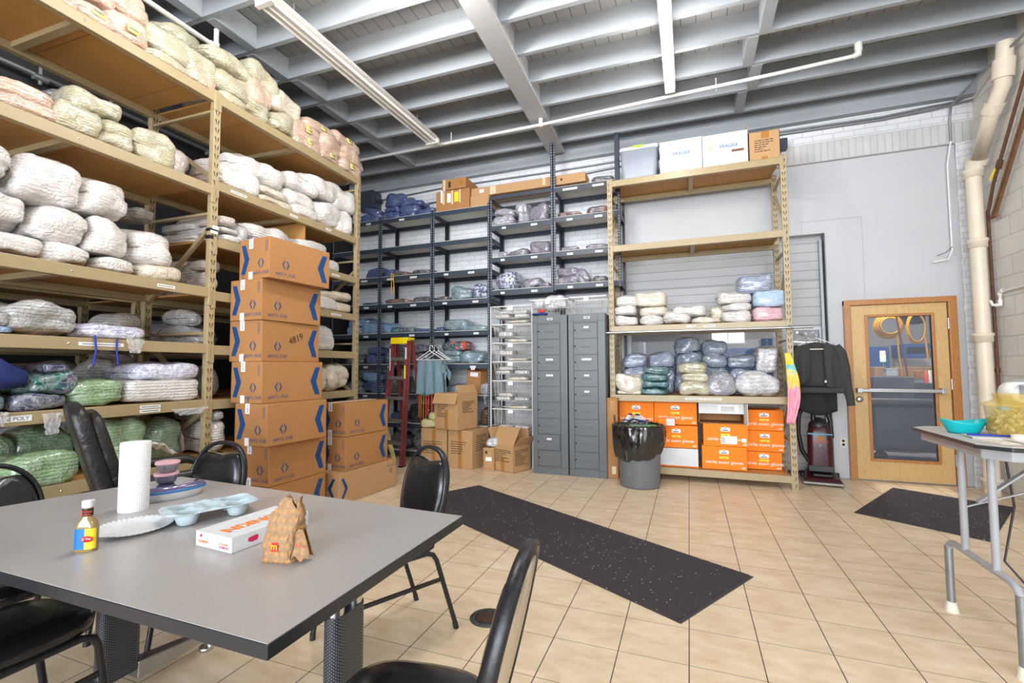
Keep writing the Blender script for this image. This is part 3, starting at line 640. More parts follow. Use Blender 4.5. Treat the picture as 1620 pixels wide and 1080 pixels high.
e, w, h = pbox(1366, 493, 1492, 497, 9.62, .05, 'hose_rail', M['galv'], 'grey rail carrying the coiled hoses beyond the door', 'rail')
for x in (-w / 2, w / 2): MB().bar((x, .04, .02), (x, .04, -e.location.z), .04, .04).build('post', M['galv'], e)
a = at_y(1418, 500, 9.3); b = at_y(1436, 595, 9.3); tag(MB().tube([a, b], .012, 6).build('red_hose', flat('dull_red_hose', sr(120, 50, 50), .5)), 'thin dull red hose slanting down beyond the door', 'hose')
pbox(1436, 567, 1480, 583, 11.6, .3, 'pale_duct', M['rib'], 'pale corrugated screen behind the machines beyond the door', 'duct', True)  # corrugated duct, its body carried down to the floor
pbox(1010, 540, 1018, 575, 8.6, .5, 'white_cabinet', M['pale'], 'tall white cabinet edge seen through the garage door window, left', 'cabinet', True)
pbox(1068, 550, 1200, 605, 9.6, .5, 'blue_machine', M['bluemach'], 'long blue machine seen through the garage door window', 'machine', True)
pbox(1205, 535, 1222, 560, 8.3, .3, 'blue_locker', M['bluemach'], 'tall blue cabinet at the right of the garage door window', 'cabinet', True)

p = empty('wall_pipe', (-5.40, 2.3, 3.94), 0, 'grey pipe with tees running along the dark wall behind the left rack', 'pipe')
MB().tube([(0, -2.5, 0), (0, 4.1, .05)], .022, 10).build('pipe_run', M['galv'], p)
for y in (-.0, .55, 1.6): MB().tube([(0, y - .05, .003), (0, y + .05, .005)], .034, 10).tube([(0, y, -.06), (0, y, .10)], .016, 8).build('tee', M['galv'], p)
# ------------------------------------------------------------- tan pallet racks
def rack(name, loc, rz, posts, D, H, bays, label, decks=True):
    r = empty(name, loc, rz, label, 'rack')
    for i, x in enumerate(posts):
        for y in (0, D):
            pm = MB(); pm.box(-.031, .031, -.001 if y == 0 else -.045, .045 if y == 0 else .001, 0, H)
            pm.build('post', M['tanpost'], r, loc=(x, y, 0), bevel=.003)
            MB().box(-.038, .038, -.02 if y == 0 else -.07, .07 if y == 0 else .02, 0, .006).build('foot_plate', M['tan'], r, loc=(x, y, 0))
        y0, y1 = .045, D - .045
        for z in (3.5, 2.62, 1.62, .5):
            if z < H: MB().bar((x, y0, z), (x, y1, z), .03, .02).build('side_brace', M['tan'], r)
        for a, b in (((y1, 3.42), (y0, 2.93)), ((y0, 2.50), (y1, 1.92)), ((y1, 1.56), (y0, 1.02)), ((y0, .98), (y1, .56))):
            if a[1] < H: MB().bar((x, a[0], a[1]), (x, b[0], b[1]), .028, .03).build('side_brace', M['tan'], r)
    for i, lv in enumerate(bays):
        xa, xb = posts[i] + .031, posts[i + 1] - .031
        for z in lv:
            for y, s in ((0, 1), (D, -1)):
                bm_ = MB(); yy = sorted((y - .004 * s, y + .034 * s))
                bm_.box(xa, xb, yy[0], yy[1], z - .078, z); y2 = sorted((y + .03 * s, y + .05 * s)); bm_.box(xa, xb, y2[0], y2[1], z - .078, z - .02)
                for xx, q in ((xa, -1), (xb, 1)):
                    yc = sorted((y - .007 * s, y - .001 * s)); bm_.box(xx - (.036 if q < 0 else .0), xx + (.0 if q < 0 else .036), yc[0], yc[1], z - .145, z + .005)
                    bm_.box(xx - .004, xx + .004, yy[0], yy[1], z - .145, z + .005)
                bo = bm_.build('beam', M['tan'], r, bevel=.003)
                if s > 0: MB().lathe([(.007, 0), (.004, .004), (0, .004)], ((xa + xb) / 2, y - .004, z - .04), 10, M_=Matrix.Rotation(PI / 2, 3, 'X')).build('rivet', M['chrome'], bo)
            if decks:
                dk = MB().box(xa + .004, xb - .004, .036, D - .036, z - .018, z - .002).build('deck_board', M['deck'], r)
                MB().box((xa + xb) / 2 - .025, (xa + xb) / 2 + .025, .05, D - .05, z - .06, z - .019).build('deck_support', M['tan'], r)
    return r
LZ = R(91.64); LX0 = -3.59
NB = [3.64, 2.85, 1.99, 1.53, 1.08, .62]; FB = [3.64, 2.90, 2.42, 1.97, 1.52, 1.07, .62]
PL = (.80, 2.70, 4.575); DL = .80
left = rack('pallet_rack', (LX0, 0, 0), LZ, PL, DL, 3.67, (NB, FB), 'tall two-bay tan steel rack filled with linen along the left wall')
back = rack('pallet_rack', (LX0 - .93, 0, 0), LZ, (.80, 2.70, 4.4), .78, 2.2, ([1.99, 1.53, 1.08, .62], [1.97, 1.52, 1.07]), 'second tan rack mostly hidden behind the tall left rack')
right = rack('pallet_rack', (-.917 + .031, 5.84, 0), 0, (0, 1.925), .64, 3.69, ([3.67, 2.84, 1.83, .99, .145],), 'single-bay tan steel rack holding towels and orange cartons at the back')
def strip(parent, x, z, w, y=-.0055, h=.022, two=False):
    o = MB().box(x - w / 2, x + w / 2, y, y + .001, z - h / 2, z + h / 2).build('label_strip', M['paper'], parent)
    MB().box(x - w * .42, x + w * .42, y - .0004, y, z - .003, z + .003).build('print_line', M['printed'], o)
for y, z, w in ((2.16, 3.60, .0), (2.33, 1.945, .13), (1.93, 1.49, .26), (2.25, 1.025, .14), (2.25, 1.055, .14), (2.92, 2.86, .16), (3.55, 2.86, .10), (4.05, 2.86, .08), (4.18, 2.375, .13), (4.2, 1.93, .16), (4.2, 1.48, .0)):
    if w: strip(left, y, z, w)
for k, (x, w) in enumerate(((.92, .10), (1.12, .13))): strip(right, x, 1.80 - .004 * k, w, -.0065)
for x in (.93, 1.13): strip(right, x, .955, .19, -.0065)
text('APRON', .030, (.0, 0, 0), (1, 0, 0), (0, 0, 1), M['printed'], left).location = (1.39, -.007, 1.032)
text('POLY', .030, (0, 0, 0), (1, 0, 0), (0, 0, 1), M['printed'], left).location = (1.505, -.007, 1.034)
MB().box(1.375, 1.492, -.006, -.005, 1.024, 1.058).box(1.496, 1.59, -.006, -.005, 1.026, 1.060).build('label_strip', M['paper'], left)
# black tape wound round the middle upright
t = MB(); t.box(-.036, .036, -.005, .05, 2.385, 2.41); t.box(-.037, .037, -.006, .051, 2.32, 2.35); t.build('tape_band', M['black'], left, loc=(2.70, 0, .08), bevel=.002)
MB().box(-.02, .038, -.008, -.006, 2.47, 2.50).box(-.035, .03, -.008, -.006, 2.43, 2.455).build('paper_tag', M['paper'], left, loc=(2.70, 0, .015))
# particle-board divider in the far bay
MB().box(3.74, 3.756, .04, .76, 2.42, 2.885).build('divider_board', M['deck'], left)
# garment rod across the right rack
rod = empty('garment_rod', (0, 5.75, 1.745), 0, 'steel garment rod lashed across the front of the right rack', 'rail')
MB().tube([(-.947, 0, 0), (1.245, 0, 0)], .014, 12).build('rod', M['steel'], rod)
for x in (-.885, 1.04): MB().tube([(x + .03 * math.cos(a), .055 + .085 * math.sin(a), .02 * math.sin(a * 2)) for a in [2 * PI * i / 12 for i in range(12)]], .004, 5, closed=True).build('wire_tie', M['galv'], rod)
rod2 = empty('garment_rod', (1.20, 6.0, 1.66), 0, 'short dark rod carrying the black sweatshirt beside the right rack', 'rail')
MB().tube([(-.10, -.22, .03), (.12, .52, .03)], .012, 10).build('rod', M['steel'], rod2)

# ------------------------------------------------------------- linen bundles
BN = 15
def bag_mesh(w, d, h, form, seed):
    e = {'stack': 7, 'sack': 3.2, 'bag': 5.0, 'flat': 5}[form]; rid = {'stack': .010, 'sack': .002, 'bag': .004, 'flat': .005}[form]
    lump = {'stack': .07, 'sack': .17, 'bag': .16, 'flat': .13}[form]; so = Vector((seed * 3.17 % 50, seed * 1.3 % 40, seed * .77 % 30))
    vs = {}; V = []; F = []; n = BN
    def vid(p):
        k = (round(p[0] * n), round(p[1] * n), round(p[2] * n))
        if k not in vs: vs[k] = len(V); V.append(p)
        return vs[k]
    for ax in range(3):
        for sg in (-1, 1):
            for i in range(n):
                for j in range(n):
                    q = []
                    for a, b in ((i, j), (i + 1, j), (i + 1, j + 1), (i, j + 1)):
                        p = [0, 0, 0]; p[ax] = sg; p[(ax + 1) % 3] = -1 + 2 * a / n; p[(ax + 2) % 3] = -1 + 2 * b / n; q.append(vid(tuple(p)))
                    F.append(tuple(q if sg > 0 else reversed(q)))
    layers = max(3, int(h / .028)); out = []
    mn = min(w, d, h)
    for p in V:
        p = Vector(p); s = (abs(p.x) ** e + abs(p.y) ** e + abs(p.z) ** e) ** (1 / e); p = p / s
        r = Vector((p.x * w / 2, p.y * d / 2, p.z * h / 2)); dirn = Vector((p.x / w, p.y / d, p.z / h)).normalized()
        side = math.sqrt(max(0, 1 - dirn.z ** 2))
        l = noise.noise(r * 5.5 + so) * lump * min(.35, mn * 1.6) + noise.noise(r * 17 + so) * lump * .22 * mn
        zz = r.z + noise.noise(r * 4 + so * 2) * h * .10
        rg = abs(math.sin(PI * layers * zz / h)) - .5
        cr = 1 - abs(noise.noise(r * 11 + so * 3)) * 2
        o = r + dirn * (l + side * rg * rid * min(1, mn * 4) + max(0, cr - .72) * -.02)
        # waist of the tied film, and sag
        o.z -= (abs(p.x) ** 3) * h * (.10 if form != 'stack' else .03) * (1 if p.z > 0 else -.1)
        o.x += .10 * h * noise.noise(Vector((seed, 1, r.z * 3))); o.z += .10 * h * noise.noise(Vector((seed, r.x * 4, r.y * 4))) * (p.z > 0)
        o.z = max(o.z, -h / 2); o.z += h / 2; out.append(o)
    return out, F
_seed = [1]
RNG = random.Random(5)
def bundle(name, x, y, z, w, d, h, mat, form='bag', rz=0, tilt=(0, 0), label=None, cat='bundle', group=None, tagc=False):
    _seed[0] += 1; v, f = bag_mesh(w, d, h, form, _seed[0])
    m_ = MB().add(v, f, True); o = m_.build(name, WR[mat] if isinstance(mat, str) else mat, None, (x, y, z), (tilt[0], tilt[1], rz))
    tag(o, label, cat, group)
    if tagc:
        tg = MB(); tg.grid(3, 4, lambda a, b: Vector(((a - .5) * .08, -d / 2 * (1 - .10 * b * b) - .010, h * .38 + b * min(.085, h * .5))))
        tg.build('note', M['paleyellow'], o, solid=.001)
        MB().box(-.03, .03, -d / 2 - .014, -d / 2 - .0115, h * .38 + .025, h * .38 + .030).build('note_print', M['printed'], o)
    return o
ORD = ['leftmost', 'second', 'third', 'fourth', 'fifth', 'sixth', 'seventh', 'eighth', 'ninth', 'tenth']
CN = {'white': 'white linen bundle', 'whitef': 'white towel stack', 'cream': 'cream linen bundle', 'khaki': 'khaki linen bundle', 'peach': 'peach linen bundle', 'pinkish': 'pinkish-white bundle', 'grey': 'grey film-wrapped bundle', 'green': 'pale green bundle', 'dgreen': 'dark green bundle',
      'navy': 'navy film-wrapped bundle', 'navyt': 'navy-and-teal bundle', 'blue': 'blue film-wrapped bundle', 'lblue': 'light blue bundle', 'skyt': 'sky-blue towel stack', 'pinkt': 'pink towel stack', 'stripe': 'blue-grey pleated pack', 'stripeg': 'slate pleated pack', 'teal': 'dark teal bundle', 'tealg': 'grey-teal bundle', 'plum': 'grey-plum bundle',
      'dark': 'dark cloth bundle', 'pattern': 'blue patterned bundle', 'darko': 'rust-flecked dark bundle', 'lav': 'lavender cloth pile', 'clear': 'milky plastic bag', 'black': 'black plastic sack', 'brown': 'brown cloth sack', 'yellowc': 'pale yellow cloth pile', 'silver': 'silvery film-wrapped bundle', 'teald': 'slate scrub pile with orange'}
ROWN = {'b': 'bottom row', 'm': 'middle row', 't': 'top row', 'k': 'back row'}
def place(rows, conv, rz, place_s, group, depth=.45, back=0.0, frame=None, zshelf=None):
    """rows: list of (row, colour, form, x0, y0, x1, y1[, opts]) in image units; conv maps to the shelf's front plane"""
    by = {}
    for r in rows: by.setdefault(r[0], []).append(r)
    for rk, L_ in by.items():
        L_.sort(key=lambda r: r[3] + r[5])
        for i, r in enumerate(L_):
            _, col, form, x0, y0, x1, y1 = r[:7]; op = r[7] if len(r) > 7 else {}
            bk = op.get('back', back + (.38 if rk == 'k' else 0)); d = op.get('d', depth)
            cx = (x0 + x1) / 2; cy = (y0 + y1) / 2
            A = conv(x0, cy, bk); B = conv(x1, cy, bk); C = conv(cx, cy, bk)
            # slope of a level line through the middle
            C2 = conv(cx, cy + 10, bk); A2 = None
            e = 4.0; a1 = conv(cx - e, cy, bk); dzdx = (conv(cx + e, cy, bk).z - a1.z) / (2 * e); dzdy = (conv(cx, cy + e, bk).z - conv(cx, cy - e, bk).z) / (2 * e)
            sl = abs(dzdx / dzdy); hw = (x1 - x0) / 2 * sl * .40
            zt = conv(cx, min(y0 + hw, cy - 3), bk).z; zb = conv(cx, max(y1 - hw, cy + 3), bk).z
            if rk == 'b' or op.get('snap'): zb = zshelf
            if rz == LZ and zshelf < 3.6:                       # keep each bundle inside its bay and under the next shelf
                nb = 'near' in place_s and 'near end' not in place_s; lo, hi = (.84, 2.66) if nb else (2.745, 4.53)
                up = [q for q in (NB if nb else FB) if q > zshelf + .1]
                if up: zt = min(zt, min(up) - .085)
                def cl_(v):
                    y_ = min(max(v.y, lo), hi); return Vector((v.x + KR * (y_ - v.y), y_, v.z))
                A = cl_(A); B = cl_(B); d = min(d, .70 - bk)
            w = (B - A).length * (op.get('ws', 1.04) if rz != LZ or zshelf > 3.6 else 1.0); h = max(.03, zt - zb)
            ux = Vector((math.cos(rz), math.sin(rz), 0)); uy = Vector((-math.sin(rz), math.cos(rz), 0))
            c = conv(cx, cy, bk); c = (A + B) / 2 + uy * (d / 2)
            n_ = len(L_); orr = ('single' if n_ == 1 else ORD[i] if i == 0 else (ORD[i] + ' from left' if i < n_ - 1 else 'rightmost'))
            lab = op.get('label') or '%s, %s in %s, %s' % (CN[col], orr, ROWN[rk], place_s)
            bundle(op.get('name', 'linen_bundle'), c.x, c.y, zb + .001, w, d, h, col, form, rz + RNG.uniform(-.05, .05) + op.get('rz', 0), op.get('tilt', (0, 0)), lab, op.get('cat', 'bundle'), group, op.get('tag', False))
def cl(x, y, bk=0): return at_rack(x, y, LX0 - .01 - bk)
T_ = {'tag': True}
place([('b', 'peach', 'bag', 60, -20, 122, 20), ('b', 'peach', 'bag', 120, 0, 184, 54, T_), ('b', 'peach', 'bag', 177, 17, 238, 86, T_), ('t', 'peach', 'bag', 130, -36, 181, 10), ('t', 'peach', 'bag', 182, -30, 235, 33),
       ('b', 'khaki', 'flat', 236, 78, 298, 120), ('m', 'khaki', 'bag', 232, 36, 306, 100), ('m', 'khaki', 'stack', 297, 75, 342, 131), ('b', 'peach', 'flat', 298, 108, 344, 145), ('k', 'khaki', 'bag', 262, 34, 318, 85)],
      cl, LZ, 'left rack near-bay top shelf', 'bundles on the near top shelf of the left rack', zshelf=3.64, depth=.5)
place([('t', 'khaki', 'bag', 332, 75, 404, 122), ('m', 'khaki', 'bag', 340, 106, 402, 160), ('b', 'khaki', 'flat', 351, 144, 393, 178), ('t', 'khaki', 'bag', 402, 101, 443, 149), ('m', 'peach', 'bag', 395, 122, 436, 174),
       ('b', 'khaki', 'bag', 392, 150, 431, 201), ('m', 'cream', 'bag', 432, 142, 479, 190), ('b', 'khaki', 'bag', 431, 170, 468, 222), ('m', 'peach', 'bag', 467, 187, 510, 228, T_), ('b', 'peach', 'bag', 470, 210, 511, 248, T_),
       ('t', 'peach', 'bag', 487, 188, 536, 221, T_), ('m', 'peach', 'bag', 509, 210, 545, 251, T_), ('b', 'peach', 'bag', 510, 233, 539, 265, T_), ('t', 'peach', 'bag', 532, 211, 573, 240, T_), ('m', 'peach', 'bag', 543, 232, 580, 268, T_), ('b', 'peach', 'bag', 540, 250, 575, 285, T_)],
      cl, LZ, 'left rack far-bay top shelf', 'bundles on the far top shelf of the left rack', zshelf=3.64, depth=.5)
place([('b', 'white', 'bag', 350, 260, 417, 312), ('t', 'white', 'bag', 375, 244, 460, 299), ('m', 'cream', 'bag', 411, 295, 461, 316), ('b', 'cream', 'bag', 408, 309, 470, 337), ('t', 'white', 'bag', 458, 273, 508, 309),
       ('m', 'white', 'bag', 458, 298, 505, 334), ('b', 'white', 'bag', 463, 323, 508, 352), ('t', 'white', 'bag', 490, 272, 545, 320), ('b', 'white', 'bag', 501, 316, 542, 365), ('t', 'white', 'bag', 533, 293, 571, 342), ('b', 'white', 'bag', 533, 334, 566, 375)],
      cl, LZ, 'left rack far-bay second shelf', 'bundles on the far second shelf of the left rack', zshelf=2.90, depth=.6)
place([('b', 'white', 'flat', 352, 370, 383, 388), ('m', 'white', 'flat', 350, 357, 384, 373), ('t', 'pinkish', 'flat', 350, 338, 380, 360), ('b', 'grey', 'sack', 376, 350, 398, 392), ('b', 'whitef', 'bag', 396, 378, 464, 402), ('m', 'whitef', 'bag', 394, 352, 467, 390),
       ('m', 'whitef', 'stack', 476, 378, 522, 411), ('b', 'whitef', 'stack', 478, 402, 541, 432)],
      cl, LZ, 'left rack far-bay third shelf', 'bundles on the far third shelf of the left rack', zshelf=2.42, depth=.6)
place([('t', 'cream', 'sack', 503, 457, 537, 476), ('b', 'white', 'stack', 500, 468, 537, 491), ('t', 'cream', 'sack', 534, 461, 566, 478), ('b', 'cream', 'bag', 533, 476, 560, 496),
       ('b', 'grey', 'sack', 275, 420, 322, 458, {'back': .25}), ('b', 'pinkish', 'sack', 322, 426, 352, 458, {'back': .1}), ('m', 'pinkish', 'bag', 300, 405, 352, 430, {'back': .15})],
      cl, LZ, 'left rack far-bay fourth shelf', 'bundles on the far fourth shelf of the left rack', zshelf=1.97, depth=.5)
place([('b', 'whitef', 'stack', 496, 514, 531, 555), ('b', 'grey', 'sack', 300, 514, 346, 544, {'back': .2}), ('t', 'grey', 'sack', 262, 486, 325, 516, {'back': .3}), ('b', 'grey', 'sack', 262, 512, 299, 544, {'back': .3})],
      cl, LZ, 'left rack far-bay fifth shelf', 'bundles on the far fifth shelf of the left rack', zshelf=1.52, depth=.45)
place([('b', 'cream', 'bag', 497, 578, 521, 621), ('b', 'cream', 'bag', 520, 576, 554, 621), ('b', 'grey', 'sack', 330, 580, 350, 640, {'back': .2})],
      cl, LZ, 'left rack far-bay sixth shelf', 'bundles on the far sixth shelf of the left rack', zshelf=1.07, depth=.45)
place([('b', 'peach', 'flat', 4, 147, 100, 196), ('t', 'peach', 'flat', -4, 121, 90, 168), ('b', 'khaki', 'stack', 89, 157, 160, 216), ('t', 'khaki', 'bag', 126, 143, 198, 190, {'back': .12}), ('b', 'khaki', 'bag', 162, 186, 216, 240), ('b', 'khaki', 'bag', 218, 204, 280, 260), ('k', 'pinkish', 'bag', 268, 232, 336, 285, {'back': .3, 'snap': 1}), ('k', 'dark', 'sack', 84, 140, 126, 175, {'back': .5})],
      cl, LZ, 'left rack near-bay second shelf', 'bundles on the near second shelf of the left rack', zshelf=2.85, depth=.42)
place([('t', 'white', 'bag', -60, 215, 30, 288), ('t', 'white', 'bag', 30, 246, 135, 328), ('t', 'white', 'bag', 128, 271, 208, 345), ('m', 'white', 'bag', -50, 286, 58, 360), ('m', 'white', 'bag', 56, 323, 139, 388), ('m', 'white', 'bag', 139, 343, 216, 407), ('m', 'white', 'bag', 213, 364, 281, 422),
       ('b', 'white', 'bag', -50, 360, 78, 414), ('b', 'white', 'bag', 78, 385, 153, 428), ('b', 'white', 'bag', 153, 404, 221, 440), ('b', 'cream', 'bag', 222, 417, 292, 450), ('k', 'grey', 'bag', 215, 325, 250, 350)],
      cl, LZ, 'left rack near-bay third shelf', 'bundles on the near third shelf of the left rack', zshelf=1.99, depth=.6)
place([('t', 'white', 'flat', 250, 338, 322, 362), ('m', 'white', 'flat', 246, 356, 326, 378), ('b', 'cream', 'flat', 252, 372, 332, 392)],
      lambda x, y, b: at_rack(x, y, LX0 - .3), LZ, 'near end far-bay third shelf', 'flat piles at the near end of the far third shelf', zshelf=2.42, depth=.4)
place([('b', 'lblue', 'flat', -40, 514, 30, 531), ('t', 'grey', 'bag', -40, 487, 20, 515), ('b', 'grey', 'bag', 6, 476, 131, 534), ('b', 'lav', 'flat', 130, 510, 238, 540), ('k', 'grey', 'sack', 170, 495, 236, 532, {'snap': 1})],
      cl, LZ, 'left rack near-bay fourth shelf', 'bundles on the near fourth shelf of the left rack', zshelf=1.53, depth=.42)
place([('t', 'navy', 'flat', 66, 574, 114, 590), ('m', 'navyt', 'bag', 44, 587, 126, 625), ('b', 'navy', 'bag', 19, 622, 116, 657), ('b', 'teal', 'bag', -60, 621, 18, 668), ('b', 'green', 'bag', 112, 599, 204, 646), ('b', 'whitef', 'stack', 204, 598, 327, 646), ('t', 'lav', 'flat', 220, 574, 326, 602), ('k', 'grey', 'sack', 140, 560, 230, 620, {'snap': 1})],
      cl, LZ, 'left rack near-bay fifth shelf', 'bundles on the near fifth shelf of the left rack', zshelf=1.08, depth=.45)
place([('b', 'green', 'bag', 18, 716, 130, 771, {'d': .35}), ('k', 'dgreen', 'bag', 25, 680, 122, 735, {'snap': 1}), ('k', 'dgreen', 'bag', -60, 690, 24, 740, {'snap': 1}), ('k', 'dgreen', 'bag', 123, 690, 170, 735, {'snap': 1}), ('b', 'green', 'bag', 170, 661, 238, 745, {'back': .1}), ('b', 'dgreen', 'bag', 236, 661, 294, 725, {'back': .12}), ('k', 'whitef', 'bag', 287, 674, 318, 720, {'snap': 1, 'back': .2})],
      cl, LZ, 'left rack near-bay lowest shelf', 'bundles on the near lowest shelf of the left rack', zshelf=.62, depth=.45)
place([('b', 'whitef', 'bag', 325, 664, 362, 712), ('t', 'grey', 'sack', 330, 640, 362, 668)], cl, LZ, 'left rack far-bay lowest shelf', 'bundles on the far lowest shelf of the left rack', zshelf=.62, depth=.5)
# bundles on the rack behind
for i, (yy, z, w, h, c) in enumerate([(1.3, 1.99, .6, .3, 'grey'), (2.1, 1.99, .6, .32, 'pinkish'), (3.2, 1.97, .7, .3, 'grey'), (1.2, 1.53, .6, .25, 'grey'), (2.0, 1.53, .6, .28, 'grey'), (1.4, 1.08, .6, .3, 'grey'), (2.2, 1.08, .6, .3, 'grey'), (1.3, .62, .6, .3, 'dgreen'), (2.2, .62, .6, .32, 'grey'), (3.2, 1.07, .6, .3, 'grey'), (3.3, 1.52, .6, .3, 'grey')]):
    bundle('linen_bundle', LX0 - 1.28 + KR * yy, yy, z + .001, w, .55, h, c, 'sack', LZ, (0, 0), '%s sack on the hidden rear rack, %s from the camera, at %s' % (CN[c].split()[0], 'nearer' if yy < 1.6 else 'mid' if yy < 2.5 else 'farther', {1.99: 'upper level', 1.97: 'upper level', 1.53: 'second level', 1.52: 'second level', 1.08: 'third level', 1.07: 'third level', .62: 'bottom level'}[z]), 'bundle', 'sacks on the hidden rear rack')
# navy cloth heaped, hanging straps, film tails, tissue
def cloth(name, pts_fn, nx, ny, mat, label, cat, group=None, solid=.006, parent=None):
    o = MB().grid(nx, ny, pts_fn).build(name, mat, parent, solid=solid)
    return tag(o, label, cat, group) if label else o
def lr(x, y, z): return Vector((LX0 + KR * x - y, x - 0, z))     # left-rack coordinates (along, into, up)
bundle('heaped_cloth', *lr(1.33, .16, 1.235), .50, .40, .17, M['navycl'], 'sack', LZ, (0, .12), 'loose heap of navy cloth at the left end of the fifth shelf', 'cloth')
bundle('linen_bundle', *lr(1.32, .28, 1.081), .42, .3, .15, 'dark', 'bag', LZ, (0, 0), 'dark bundle under the loose navy cloth, left rack fifth shelf', 'bundle')
for k, (x, y0, y1) in enumerate(((150, 530, 576), (185, 536, 574))):
    a = at_rack(x, y0, LX0 + .012); b = at_rack(x + (-2 if k == 0 else 2), y1, LX0 + .014); mid = (a + b) / 2 + Vector((.006, .008 * (1 - 2 * k), 0))
    o = MB().tube([a, mid, b, b + Vector((0, -.006, -.01))], .006, 6).build('hanging_strap', M['bluecl'])
    tag(o, 'royal blue strap hanging over the beam, %s of the two' % ('left' if k == 0 else 'right'), 'strap', 'straps hanging off the lavender cloths')
def filmtail(name, cx, cy, w, h, label, conv=None):
    c = (conv or (lambda x, y: at_rack(x, y, LX0 + .012)))(cx, cy)
    o = MB().grid(12, 10, lambda u, v: Vector((c.x + .012 + .02 * noise.noise(Vector((u * 7, v * 6, cx))), c.y + (u - .5) * w * (1 - .45 * v), c.z - v * h + .012 * noise.noise(Vector((u * 9, v * 3, cy)))))).build(name, M['film'], None, solid=.0015)
    return tag(o, label, 'film')
filmtail('film_tail', 213, 536, .12, .10, 'crinkled clear film hanging off the lavender cloths over the beam')
filmtail('film_tail', 82, 653, .10, .13, 'crinkled clear film hanging below the navy bundle near APRON label')
filmtail('film_tail', 300, 645, .30, .05, 'crinkled clear film hanging below the white towels beside the upright')
filmtail('film_tail', -4, 652, .09, .08, 'crinkled clear film hanging from the teal bundle at far left')
tp = MB().grid(16, 12, lambda u, v: lr(2.12 + .36 * u, .02 + .35 * v, .63 + .10 * math.sin(PI * u) * (1 - v) + .04 * noise.noise(Vector((u * 8, v * 8, 2))) + .05))
tag(tp.build('tissue_paper', M['palepaper'], None, solid=.003), 'crumpled white tissue paper on the left rack lowest shelf', 'paper')

# ------------------------------------------------------------- right rack contents
def cr(x, y, bk=0): return at_y(x, y, 5.86 + bk)
place([('b', 'whitef', 'bag', 972, 499, 1008, 515), ('m', 'whitef', 'bag', 971, 483, 1006, 499), ('t', 'whitef', 'bag', 972, 468, 1010, 485), ('b', 'whitef', 'bag', 1009, 498, 1048, 514), ('m', 'cream', 'bag', 1012, 484, 1056, 500), ('t', 'cream', 'stack', 1004, 461, 1053, 485),
       ('b', 'whitef', 'sack', 1050, 492, 1093, 513), ('m', 'whitef', 'bag', 1062, 481, 1117, 500), ('b', 'cream', 'flat', 1094, 501, 1141, 511), ('k', 'cream', 'bag', 1126, 485, 1145, 506, {'back': .12}),
       ('b', 'whitef', 'bag', 1143, 490, 1189, 509), ('m', 'whitef', 'bag', 1143, 478, 1191, 492), ('t', 'whitef', 'bag', 1136, 457, 1190, 480), ('b', 'pinkt', 'stack', 1191, 485, 1239, 507), ('m', 'skyt', 'stack', 1192, 457, 1244, 485), ('t', 'stripe', 'stack', 1169, 433, 1222, 464)],
      cr, 0, 'right rack third shelf', 'towels on the third shelf of the right rack', zshelf=1.83, depth=.42)
def crb(x, y, bk=0): return at_y(x, y, 6.16)
place([('m', 'stripe', 'bag', 986, 559, 1022, 581), ('m', 'stripe', 'bag', 1026, 556, 1065, 580), ('b', 'stripe', 'bag', 984, 581, 1020, 602), ('b', 'stripe', 'bag', 1026, 579, 1067, 602), ('t', 'stripeg', 'bag', 1070, 534, 1108, 559), ('m', 'stripeg', 'bag', 1071, 558, 1110, 581),
       ('t', 'stripeg', 'bag', 1110, 537, 1149, 561), ('m', 'stripeg', 'bag', 1111, 560, 1150, 581), ('b', 'stripe', 'bag', 1068, 581, 1108, 602), ('b', 'stripeg', 'bag', 1111, 580, 1153, 600), ('m', 'stripeg', 'bag', 1152, 562, 1194, 583), ('b', 'stripe', 'bag', 1155, 583, 1194, 602), ('m', 'clear', 'stack', 1196, 548, 1230, 590)],
      crb, 0, 'rear of right rack fourth shelf', 'pleated packs at the rear of the right rack fourth shelf', zshelf=.992, depth=.27)
place([('m', 'cream', 'bag', 971, 590, 1016, 621, {'tilt': (0, .18)}), ('b', 'cream', 'flat', 975, 617, 1015, 627), ('b', 'khaki', 'bag', 1075, 604, 1120, 627), ('t', 'khaki', 'bag', 1072, 574, 1117, 592), ('m', 'khaki', 'bag', 1078, 590, 1122, 605), ('b', 'silver', 'sack', 1120, 593, 1164, 628), ('b', 'clear', 'sack', 1164, 588, 1234, 629)],
      cr, 0, 'front of right rack fourth shelf', 'bundles at the front of the right rack fourth shelf', zshelf=.99, depth=.28)
for k in range(4):
    a = at_y(1014, 585, 5.83); b = at_y(1057, 585, 5.83)
    bundle('scrub_bundle', (a.x + b.x) / 2 + RNG.uniform(-.015, .015), 5.97 - .01 * k, .991 + .083 * k, b.x - a.x, .30, .085, 'teal', 'bag', RNG.uniform(-.05, .05), (0, 0), 'dark teal scrub bundle, %s of four stacked on right rack fourth shelf' % ['lowest', 'second', 'third', 'topmost'][k], 'bundle', 'teal scrub bundles stacked on the right rack')
